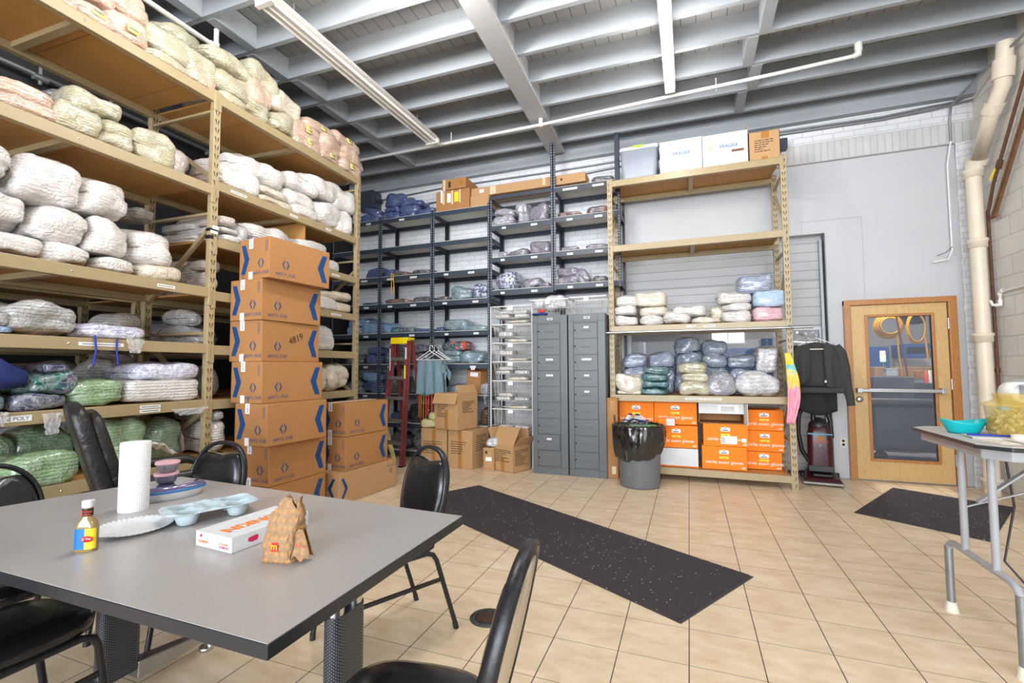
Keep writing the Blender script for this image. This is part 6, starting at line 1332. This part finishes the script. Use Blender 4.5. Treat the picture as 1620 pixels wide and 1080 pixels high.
# ------------------------------------------------------------- banquet chairs
def chair(x, y, rz, label, group=None):
    """local: seat faces +x; backrest at -x"""
    r = empty('banquet_chair', (x, y, 0), rz, label, 'chair', group)
    # seat cushion
    def seat(z0, z1, g=0):
        out = []
        for k in range(36):
            a = 2 * PI * k / 36; c, s = math.cos(a), math.sin(a); e = .55
            out.append(((.205 + g) * math.copysign(abs(c) ** e, c) + .01, (.205 + g) * math.copysign(abs(s) ** e, s) * (1 - .08 * (c < 0) * abs(c)), z0))
        return out
    rings = [seat(.425, 0, -.02), seat(.428, 0, 0), seat(.45, 0, .004), seat(.468, 0, -.004), seat(.482, 0, -.035), seat(.488, 0, -.09)]
    loft(MB(), rings).build('seat', M['vinyl'], r)
    # oval back in a frame leaning back
    lean = math.tan(R(13)); by = lambda z: -.215 - (z - .47) * lean
    def oval(t, gx=1.0, gz=1.0, z0=.665, hz=.225, hw=.195):
        c, s = math.cos(t), math.sin(t)
        return (hw * gx * math.copysign(abs(c) ** .82, c), z0 + hz * gz * math.copysign(abs(s) ** .92, s))
    N = 48
    fr_ = [(by(z), y_, z) for y_, z in (oval(2 * PI * k / N) for k in range(N))]
    m_ = MB(); n_ = len(fr_)
    # flattened tube section of the frame
    def ringsec(k):
        y_, z = oval(2 * PI * k / N); cy_, cz = 0, .665; d = Vector((0, y_ - cy_, (z - cz))).normalized(); ax = Vector((1, 0, -lean * 0)).normalized(); c = Vector((by(z), y_, z))
        return [c + d * (.012 * math.cos(a)) + ax * (.019 * math.sin(a)) for a in [2 * PI * q / 10 for q in range(10)]]
    secs = [ringsec(k) for k in range(N)]; vs = [p for s in secs for p in s]
    fs = [(k * 10 + q, k * 10 + (q + 1) % 10, ((k + 1) % N) * 10 + (q + 1) % 10, ((k + 1) % N) * 10 + q) for k in range(N) for q in range(10)]
    MB().add(vs, fs, True).build('back_frame', M['frameblk'], r)
    # pad with a hand gap and dip under the top of the frame
    def padpt(t, f, th):
        y_, z = oval(t, .945 * f, .95 * f)
        if z > .80 and f > .2:
            lim = .835 - .020 * math.exp(-(y_ / .055) ** 2) + .004 * math.cos(y_ * 20); z = min(z, lim)
        return (by(z) + th, y_, z)
    rg = [[padpt(2 * PI * k / N, f, th) for k in range(N)] for f, th in ((1.0, -.004), (1.0, .008), (.95, .022), (.80, .030), (.5, .033), (.2, .034))]
    loft(MB(), rg, caps=(False, True)).build('backrest', M['vinyl'], r)
    rg = [[padpt(2 * PI * k / N, f, th) for k in range(N)] for f, th in ((.2, -.014), (.97, -.014), (1.0, -.010), (1.0, -.004))]
    loft(MB(), rg, caps=(True, False)).build('back_panel', M['frametan'], r)
    # arched side frames
    for sg in (-1, 1):
        yy = sg * .195
        MB().tube([(-.335, yy * 1.0, .008), (-.215, yy, .37), (-.195, yy, .40), (-.16, yy, .415), (.14, yy, .415), (.175, yy, .40), (.19, yy, .37), (.245, yy, .008)], .0125, 8).build('side_frame', M['frameblk'], r)
        for fx in (-.335, .245): MB().tube([(fx, yy, 0), (fx + (.008 if fx < 0 else -.002), yy, .03)], .0145, 8).build('foot_cap', M['black'], r)
        MB().bar((-.248, yy, .27), (.20, yy, .27), .010, .018).build('stretcher', M['frameblk'], r)
        MB().tube([(by(.53) - .0, sg * .170, .545), (by(.50) + .01, sg * .17, .48), (-.20, sg * .178, .435), (-.14, sg * .185, .418), (-.05, sg * .19, .418)], .012, 8).build('back_support', M['frameblk'], r)
    MB().bar((-.15, -.195, .415), (-.15, .195, .415), .02, .012).bar((.13, -.195, .415), (.13, .195, .415), .02, .012).build('seat_rail', M['frameblk'], r)
    return r
GC = 'black banquet chairs round the grey table'
chair(-.68, 1.035, R(188), 'black banquet chair in the right foreground showing its tan back', GC)
chair(-1.47, 1.99, math.atan2(-.89, -.455), 'black banquet chair at the far right corner of the table', GC)
chair(-2.56, 1.70, R(-86), 'black banquet chair behind the far side, beside the club cartons', GC)
chair(-2.66, 1.15, R(2), 'black banquet chair at the left end of the table', GC)
chair(-2.14, .87, R(90), 'black banquet chair tucked under the near left side of table', GC)

# ------------------------------------------------------------- office chair
oc = empty('office_chair', (-3.08, 2.00, 0), R(68), 'tall black leather office chair between the table and left rack', 'chair')
def pad(w, th, h, n=12):
    def rg(z, s): return [(p[0], p[1], z) for p in rr(th * s, w * s, 0, min(th, w) * s * .45)]
    return [rg(0, .6), rg(.02, .85), rg(.06, 1), rg(h - .08, 1), rg(h - .03, .88), rg(h, .6)]
for nm, dx_, w, th, h, z in (('backrest', 0, .47, .085, .70, .46), ('back_cushion', .052, .42, .075, .62, .49)):
    o = loft(MB(), pad(w, th, h)).build(nm, M['leather'], oc, loc=(-.25 + dx_, 0, z), rot=(0, R(-16), 0), subs=1)
loft(MB(), [[(p[0], p[1], z) for p in rr(.50 * s, .52 * s, 0, .12)] for z, s in ((.40, .85), (.42, 1), (.50, 1), (.53, .85))]).build('seat', M['leather'], oc, subs=1)
for sg in (-1, 1):
    MB().tube([(-.22, sg * .29, .50), (-.20, sg * .30, .66), (-.12, sg * .30, .70), (.18, sg * .30, .70), (.24, sg * .30, .67), (.25, sg * .29, .60), (.15, sg * .28, .46)], [.022, .022, .03, .03, .026, .02, .02], 12).build('armrest', M['black'], oc)
MB().tube([(0, 0, .10), (0, 0, .40)], .03, 14).build('gas_lift', M['chrome'], oc)
for k in range(5):
    a = 2 * PI * k / 5; l = .31; MB().bar((0, 0, .10), (l * math.cos(a), l * math.sin(a), .075), .04, .03).build('base_spoke', M['black'], oc)
    MB().lathe([(0, -.02), (.028, -.02), (.028, .02), (0, .02)], (l * math.cos(a), l * math.sin(a), .029), 14, M_=Matrix.Rotation(PI / 2, 3, 'X')).build('castor', M['black'], oc)

# ------------------------------------------------------------- things on the big table
z0 = TZ + .0012
b = empty('hot_sauce_bottle', (-1.835, .955, z0), R(28), 'hot sauce bottle with white cap at the left of the table', 'bottle')
sauce = flat('green_brown_sauce', sr(150, 128, 78), .12, Coat_Weight=1.0, Coat_Roughness=.03)
q = [(w, d, z) for w, d, z in ((.058, .034, 0), (.062, .038, .004), (.062, .038, .078), (.052, .034, .092), (.034, .028, .102), (.026, .024, .110))]
loft(MB(), [rr(w, d, z, min(w, d) * .42) for w, d, z in q]).build('bottle_body', sauce, b)
MB().lathe([(.0125, .108), (.0125, .140), (.014, .142)], n=20).build('neck', sauce, b)
MB().lathe([(.0142, .112), (.0142, .134)], n=20).build('neck_label', M['black'], b)
text('XXX HOT', .008, (-.0135, -.0150, .124), (1, 0, 0), (0, 0, 1), M['orangecl'], b, 'neck_lettering'); text('HABANERO', .006, (-.0135, -.0150, .116), (1, 0, 0), (0, 0, 1), M['orangecl'], b, 'neck_lettering')
MB().lathe([(.0150, .138), (.0165, .142), (.0160, .158), (.0155, .160), (0, .161)], n=20).build('cap', M['whitecard'], b)
pth = sorted([p for p in rr(.0636, .0396, 0, .0166, 8) if p[1] < -.004], key=lambda p: p[0] + (p[1] + .02) * (-.001 if p[0] < 0 else .001))
def band(pp, mat, nm): MB().add([(p[0], p[1], z) for z in (.010, .074) for p in pp], [(k, k + 1, len(pp) + k + 1, len(pp) + k) for k in range(len(pp) - 1)], True).build(nm, mat, b)
nl = len([p for p in pth if p[0] < 0]); mid_ = (.006, -.0198, 0)
band(pth[:nl] + [mid_], flat('label_blue', sr(20, 110, 190), .3), 'blue_label'); band([mid_] + pth[nl:], M['yellow'], 'yellow_label')
MB().lathe([(.017, 0), (.017, .0012), (0, .0012)], (.014, -.0204, .042), 20, M_=Matrix.Scale(.55, 3, Vector((0, 0, 1))) @ Matrix.Rotation(PI / 2, 3, 'X')).build('red_oval', flat('label_red', sr(200, 30, 40), .3), b)
text('El Yuc', .011, (.000, -.0220, .038), (1, 0, .1), (0, 0, 1), M['whitecard'], b, 'lettering')
pl_ = empty('paper_plate', (-1.905, 1.135, z0), 0, 'white fluted paper plate on the table beside the sauce bottle', 'plate')
def plf(u, v):
    a = 2 * PI * u; r_ = .0005 + .1195 * v; rim = max(0, (v - .66) / .34); return Vector(((r_ + .0012 * rim * math.cos(a * 44)) * math.cos(a), (r_ + .0012 * rim * math.cos(a * 44)) * math.sin(a), .002 + .015 * rim ** 1.3 + .0018 * rim * math.cos(a * 44)))
g = MB().grid(176, 14, plf, wrap=True); g.build('plate_body', M['whitecard'], pl_, solid=.0015)
rl = empty('paper_towel_roll', (-2.175, 1.290, z0), 0, 'upright roll of white quilted paper towel on the table', 'paper towel')
def quilt():
    t = NT('white_quilted_paper'); x, y, z = t.xyz(t.co()); a = t.m2('MULTIPLY', t.m2('ARCTAN2', y, x), .055)
    s1 = t.m2('SINE', t.m2('MULTIPLY', t.m2('ADD', a, z), 420.0)); s2 = t.m2('SINE', t.m2('MULTIPLY', t.m2('SUBTRACT', a, z), 420.0)); t.bump(t.m2('MULTIPLY', s1, s2), .35, .002); return t.out(sr(240, 240, 240), .85)
M['quilt'] = quilt()
MB().lathe([(.021, .002), (.0515, 0), (.052, .003), (.052, .277), (.0505, .280), (.021, .280)], n=48).build('paper', M['quilt'], rl); MB().lathe([(.021, .279), (.0205, .279), (.0205, .002)], n=24).build('core', M['card'], rl)
ct = empty('food_container', (-2.235, 1.465, z0), R(66), 'oval white food box with translucent blue-purple lid, steel bowls on top', 'container')
def ov(w, d, z, n=28): return [(w / 2 * math.cos(2 * PI * k / n) * (1 + .06 * math.cos(4 * PI * k / n)), d / 2 * math.sin(2 * PI * k / n), z) for k in range(n)]
loft(MB(), [ov(.24, .13, 0), ov(.25, .14, .005), ov(.275, .16, .036)]).build('base', M['whitecard'], ct)
loft(MB(), [ov(.282, .166, .034), ov(.284, .168, .042), ov(.278, .162, .044)]).build('blue_seal', flat('blue_seal', sr(40, 110, 170), .3), ct)
loft(MB(), [ov(.276, .160, .0445), ov(.262, .146, .058), ov(.235, .12, .061)]).build('lid', flat('translucent_plum_lid', sr(96, 88, 128), .12, Coat_Weight=1.0, Coat_Roughness=.04), ct)
M['pinksil'] = flat('pale_pink_silicone', sr(226, 176, 186), .45)
for k, lb in enumerate(('lower small steel bowl with pink lid on the oval container', 'upper small steel bowl with pink lid, topmost of the two')):
    bo = empty('lidded_bowl', (-2.255 + .006 * k, 1.47, z0 + .062 + .051 * k), 0, lb, 'bowl', 'pink-lidded steel bowls')
    MB().lathe([(0, 0), (.028, .0), (.038, .012), (.0435, .038), (.0445, .040)], n=32).build('bowl', M['steel'], bo)
    MB().lathe([(.0475, .038), (.0485, .041), (.0475, .049), (.040, .0505), (0, .0505)], n=32).build('lid', M['pinksil'], bo)
tr = empty('drink_tray', (-1.785, 1.335, z0), R(66), 'pale blue-grey moulded pulp drink carrier lying on the table', 'tray')
def pulp(u, v):
    x = (u - .5) * .32; y = (v - .5) * .18; h = .045
    for cx in (-.105, 0, .105):
        pass
    w = 0
    for cx in (-.085, .085):
        for cy in (-.045, .045):
            d = math.hypot(x - cx, y - cy); w = max(w, 1 / (1 + math.exp((d - .036) * 300)))
    edge = min(1, min(.165 - abs(x), .095 - abs(y)) / .012); z = .050 - .048 * w * max(0, min(1, edge)) - .020 * math.exp(-((x) / .026) ** 2) * max(0, 1 - (y / .07) ** 2) + .004 * math.cos(x * 90) * math.cos(y * 90) * edge * (1 - w)
    return Vector((x * (1 - .10 * (abs(v - .5) * 2) ** 6), y * (1 - .14 * (abs(u - .5) * 2) ** 6), max(.002, z) - .005 * (1 - edge)))
M['pulp'] = flat('pale_blue_grey_pulp', sr(176, 192, 198), .9, nz=.08, scale=40, bump=.3)
MB().grid(90, 56, pulp).build('pulp_body', M['pulp'], tr, solid=.0025)
# doughnut box
c_ = [Vector((-1.555, 1.045)), Vector((-1.345, 1.10))]
db = empty('doughnut_box', (-1.43, 1.235, z0), R(0), 'flat white half-dozen doughnut box with orange lettering on the table', 'box')
F0 = at_z(366, 876, z0); FL = at_z(304, 860, z0); FR = at_z(493, 828, z0)
F0.z = FL.z = FR.z = 0
u_ = (FR - F0).normalized(); L_ = .30; v_ = Vector((-u_.y, u_.x, 0)); W_ = .18; H_ = .048
db.location = (F0 + u_ * L_ / 2 + v_ * W_ / 2) + Vector((0, 0, z0)); db.rotation_euler = (0, 0, math.atan2(u_.y, u_.x))
MB().box(-L_ / 2, L_ / 2, -W_ / 2, W_ / 2, 0, H_).build('box_body', M['whitecard'], db, bevel=.0015)
MB().box(-L_ / 2 - .0006, L_ / 2 + .0006, -W_ / 2 - .0006, W_ / 2, H_ - .0015, H_ + .0005).build('lid_edge', M['whitecard'], db)
M['dorange'] = flat('doughnut_orange', sr(240, 130, 30), .5, nz=.01); M['dpink'] = flat('doughnut_magenta', sr(206, 30, 84), .5, nz=.01)
text("DUNKIN", .062, (L_ / 2 - .03, .012, H_ + .0006), (-1, 0, 0), (0, -1, 0), M['dorange'], db, 'lid_lettering', bold=.0022); text("'", .062, (-L_ / 2 + .045, .012, H_ + .0006), (-1, 0, 0), (0, -1, 0), M['dpink'], db, 'lid_lettering')
text("DUNKIN", .040, (-.028, -W_ / 2 - .0008, .010), (1, 0, 0), (0, 0, 1), M['dorange'], db, 'front_lettering', bold=.0014); text("'", .040, (.125, -W_ / 2 - .0008, .010), (1, 0, 0), (0, 0, 1), M['dpink'], db, 'front_lettering')
MB().prism([(-.018, .004), (-.02, -.006), (-.006, -.012), (.014, -.010), (.018, 0), (.012, .008), (-.004, .006)], (-.075, -W_ / 2 - .0006, .027), (1, 0, 0), (0, 0, 1), .0008).build('printed_splash', M['dpink'], db)
text("DUNKIN'", .0125, (-L_ / 2 - .0008, W_ / 2 - .014, .014), (0, -1, 0), (0, 0, 1), M['dorange'], db, 'end_lettering'); text("1/2 DOZEN", .009, (-L_ / 2 - .0008, -W_ / 2 + .062, .020), (0, -1, 0), (0, 0, 1), M['dorange'], db, 'end_lettering'); text("DONUTS", .011, (-L_ / 2 - .0008, -W_ / 2 + .060, .009), (0, -1, 0), (0, 0, 1), M['dpink'], db, 'end_lettering')
MB().prism([(-.006, .003), (0, -.006), (.006, .003), (.003, .006), (0, .004), (-.003, .006)], (-L_ / 2 - .0006, W_ / 2 - .028, .035), (0, -1, 0), (0, 0, 1), .0008).build('heart_mark', M['dpink'], db)
# crumpled paper bag
pb_ = empty('paper_bag', (-1.185, 1.125, z0), R(10), 'crumpled brown paper takeaway bag standing in front of the doughnut box', 'bag')
def bagf(u, v):
    a = 2 * PI * u; e = .45; cx = math.copysign(abs(math.cos(a)) ** e, math.cos(a)); cy = math.copysign(abs(math.sin(a)) ** e, math.sin(a))
    w = .056 * (1 - .10 * v) * (1 if v < .72 else 1 - (v - .72) * 1.5); d = .036 * (1 + .15 * math.sin(PI * v)) * (1 - .75 * max(0, v - .45) / .55)
    n1 = noise.noise(Vector((cx * 1.6, cy * 1.6, v * 5))); n2 = abs(noise.noise(Vector((cx * 3 + 4, cy * 3, v * 9)))); 
    return Vector((cx * w + .030 * v * v + .012 * n1 * (v > .05) - .010 * n2 * cx * (v > .05), cy * d + .02 * n1 * v - .012 * n2 * cy * (v > .05), v * .175 + .020 * math.sin(3 * a + 1) * max(0, v - .8) * 5))
def kraft():
    t = NT('printed_kraft_paper'); co = t.co(); x, y, z = t.xyz(co); n = t.noise(co, 60, 3); base = t.ramp(n, [(.3, sr(146, 114, 82)), (.7, sr(166, 134, 100))])
    fx = t.m2('FRACT', t.m2('MULTIPLY', x, 55.0)); fz = t.m2('FRACT', t.m2('MULTIPLY', z, 42.0)); k_ = t.m2('MULTIPLY', t.m2('LESS_THAN', fx, .6), t.m2('LESS_THAN', fz, .5))
    k_ = t.m2('MULTIPLY', k_, t.m2('GREATER_THAN', t.noise(co, 90, 2), .46)); c = t.mix(t.m2('MULTIPLY', k_, .5), base, c4(sr(206, 148, 66)))
    t.bump(t.noise(co, 34, 3, 1.5), .5, .006); return t.out(c, .8)
M['kraft'] = kraft()
MB().grid(56, 26, bagf, wrap=True).build('bag_body', M['kraft'], pb_, solid=.0012)
MB().grid(10, 8, lambda u, v: Vector((.050 + .052 * u * (1 - .6 * v), -.028 + .016 * u + .01 * math.sin(v * 3), .012 + .085 * v + .018 * noise.noise(Vector((u * 3, v * 3, 0)))))).grid(10, 8, lambda u, v: Vector((.050 + .052 * u * (1 - .6 * v), .030 - .02 * u, .012 + .085 * v))).build('side_fold', M['kraft'], pb_, solid=.0012)
MB().box(-.012, .014, -.0400, -.0388, .036, .062).build('red_square', flat('arches_red', sr(200, 40, 34), .5), pb_)
text('m', .030, (.001, -.0402, .041), (1, 0, 0), (0, 0, 1), M['yellow'], pb_, 'printed_arches', align='CENTER')
text('recycle', .012, (.060, -.0290, .055), (.9, .2, -.3), (.2, 0, 1), flat('arches_red2', sr(200, 60, 50), .5), pb_, 'red_print')

# ------------------------------------------------------------- folding table at right
ft = empty('folding_table', (1.70, 3.0, 0), 0, 'raised grey folding table with dark edging at the right', 'table')
Q = [(-.52, -.31), (-.43, -.39), (1.25, -.39), (1.34, -.30), (1.34, .31), (1.25, .39), (-.43, .39), (-.52, .31)]
MB().prism(Q, (0, 0, .958), (1, 0, 0), (0, 1, 0), .018).build('edging', M['lamedge'], ft, bevel=.004)
MB().prism([(x * .995, y * .985) for x, y in Q], (0, 0, .976), (1, 0, 0), (0, 1, 0), .003).build('table_top', M['folding'], ft)
MB().prism([(-.49 if x < 0 and abs(y) < .35 else (x * .975), y * .93) for x, y in Q], (0, 0, .912), (1, 0, 0), (0, 1, 0), .046).build('apron', M['foldleg'], ft, bevel=.004)
for k, xx in enumerate((-.40, 1.15)):
    a = [(xx, -.32, .36)]
    MB().tube([(xx, -.32, .30), (xx, -.32, .335), (xx, -.30, .365), (xx, -.26, .378), (xx, .22, .378), (xx, .255, .365), (xx, .275, .335), (xx, .275, .30)], .016, 12).build('foot_frame', M['foldleg'], ft)
    for yy in (-.16, .10): MB().tube([(xx, yy, .378), (xx, yy, .93)], .016, 12).build('leg', M['foldleg'], ft)
    for yy in (-.32, .275):
        MB().tube([(xx, yy, .04), (xx, yy, .345)], .0185, 12).build('leg_extension', M['galv'], ft); MB().lathe([(.031, 0), (.028, .012), (.021, .052), (0, .052)], (xx, yy, 0), 18).build('rubber_foot', M['cream_edge'], ft)
    MB().bar((xx, -.03, .66), (xx + .30 * (1 if k == 0 else -1), -.03, .92), .028, .008).bar((xx, .10, .60), (xx + .28 * (1 if k == 0 else -1), -.03, .76), .02, .006).build('folding_brace', M['foldleg'], ft)
zt = .9795
tl = empty('teal_dish', (1.315, 3.09, zt), R(8), 'small teal plastic boat-shaped dish on the right folding table', 'dish')
def dish(u, v):
    a = 2 * PI * u; w = .062 + .040 * v; d = .045 + .022 * v; x = w * math.cos(a); return Vector((x, d * math.sin(a), .0015 + v * (.055 + .018 * (abs(math.cos(a)) ** 2))))
g = MB().grid(40, 10, dish, wrap=True); g.lathe([(0, .0015), (.062, .0015)], n=40, sy=.045 / .062); g.build('dish_body', M['teal'], tl, solid=.002)
jr = empty('plastic_jar', (1.505, 2.99, zt), 0, 'big amber plastic jar full of pale discs on the folding table', 'jar')
MB().lathe([(0, .002), (.115, .002), (.128, .02), (.138, .145), (.148, .150), (.150, .158), (.138, .160), (.118, .172), (.104, .176), (.104, .200), (.108, .202), (.104, .207)], n=48).build('jar_wall', M['jar'], jr, solid=.002)
M['discs'] = flat('pale_yellow_discs', sr(222, 208, 160), .5)
rn = random.Random(3); m_ = MB()
for k in range(300):
    rr_ = .108 * math.sqrt(rn.random()); a = rn.random() * 6.28; zz = .01 + .115 * rn.random(); T3 = Euler((rn.uniform(-1.4, 1.4), rn.uniform(-1.4, 1.4), 0)).to_matrix()
    m_.lathe([(0, -.0015), (.0115, -.0015), (.0115, .0015), (0, .0015)], (rr_ * math.cos(a), rr_ * math.sin(a), zz), 10, M_=T3)
tag(m_.build('disc_fill', M['discs']), 'pale round discs filling the amber jar', 'discs', kind='stuff').location = jr.location
for k, (x, y, c, lb) in enumerate(((-.10, -.05, sr(120, 190, 214), 'light blue cap lying on top inside the amber jar'), (.06, -.05, sr(226, 80, 50), 'orange-red cap inside the amber jar'), (-.02, -.08, sr(214, 196, 120), 'large pale cap lying on top inside the amber jar'))):
    o = MB().lathe([(0, 0), (.022, 0), (.022, .012), (0, .012)], n=16).build('bottle_cap', flat('cap_%d' % k, c, .5), None, (1.505 + x, 2.99 + y, zt + .135), (.2, .1, 0)); tag(o, lb, 'cap')
for k, (x, y, w, d, a, c, lb) in enumerate(((1.36, 2.80, .20, .16, 12, 'cream_edge', 'cream folder lying nearest the edge of the folding table'), (1.34, 2.93, .16, .14, -6, 'whitecard', 'white sheet under the blue pen beside the amber jar'), (1.48, 2.76, .26, .15, 4, 'cream_edge', 'cream folder under the tape roll'))):
    tag(MB().obox((0, 0, .0015), (w, d, .003)).build('paper_sheet', M[c], None, (x, y, zt + .003 * k), (0, 0, R(a))), lb, 'paper')
tag(MB().tube([(-.08, 0, 0), (.08, 0, 0)], .0045, 8).build('pen', M['bluecl'], None, (1.33, 2.90, zt + .014), (0, 0, R(-8))), 'blue pen on the papers beside the teal dish', 'pen')
tag(MB().lathe([(.034, 0), (.034, .022), (.024, .022), (.024, 0)], n=24).build('tape_roll', M['cream_edge'], None, (1.40, 2.81, zt + .0095)), 'roll of cream tape lying on papers by the jar', 'tape')
ob = plain_carton('open_box', 1.50, 1.62, 3.20, 3.30, zt, .035, 'shallow brown box behind the amber jar on the folding table', 0, (('b', .1, .03),), 'card', (), False)
gm = empty('grey_dispenser', (at_y(1602, 610, 3.24).x + .17, 3.27, zt), 0, 'grey plastic machine with spout behind the amber jar', 'machine')
MB().box(-.14, .16, -.08, .10, 0, .27).build('body', flat('light_grey_plastic', sr(166, 172, 178), .35), gm, bevel=.03, seg=3)
MB().lathe([(.050, -.06), (.055, -.05), (.055, .06), (.046, .06), (.046, -.04)], (-.17, -.06, .205), 24, M_=Matrix.Rotation(PI / 2, 3, 'X')).build('spout', M['fixture'], gm)
MB().box(.0, .05, -.086, -.078, .16, .25).build('dark_panel', M['black'], gm, bevel=.004); MB().box(-.08, .04, -.05, .0, .27, .278).build('yellow_sticker', M['yellow'], gm)
cb = MB().tube([(1.62, 3.42, .93), (1.66, 3.43, .55), (1.60, 3.42, .25), (1.72, 3.25, .03), (2.0, 3.0, .012), (2.6, 3.2, .012)], .006, 8).build('power_cable', M['black']); tag(cb, 'black power cable hanging behind the folding table', 'cable')
wd = empty('floor_block', (2.80, 5.42, 0), R(55), 'small grey-green block on the floor behind the folding table', 'block')
MB().box(-.10, .10, -.04, .04, .01, .09).build('body', M['cream_edge'], wd, bevel=.006); MB().box(-.105, -.06, -.045, .045, .0, .095).build('green_end', M['scrub'], wd, bevel=.006)
# hide empty leftovers
for o in list(bpy.data.objects):
    if o.type == 'EMPTY' and not o.children and o.name.startswith('small_box'): bpy.data.objects.remove(o)
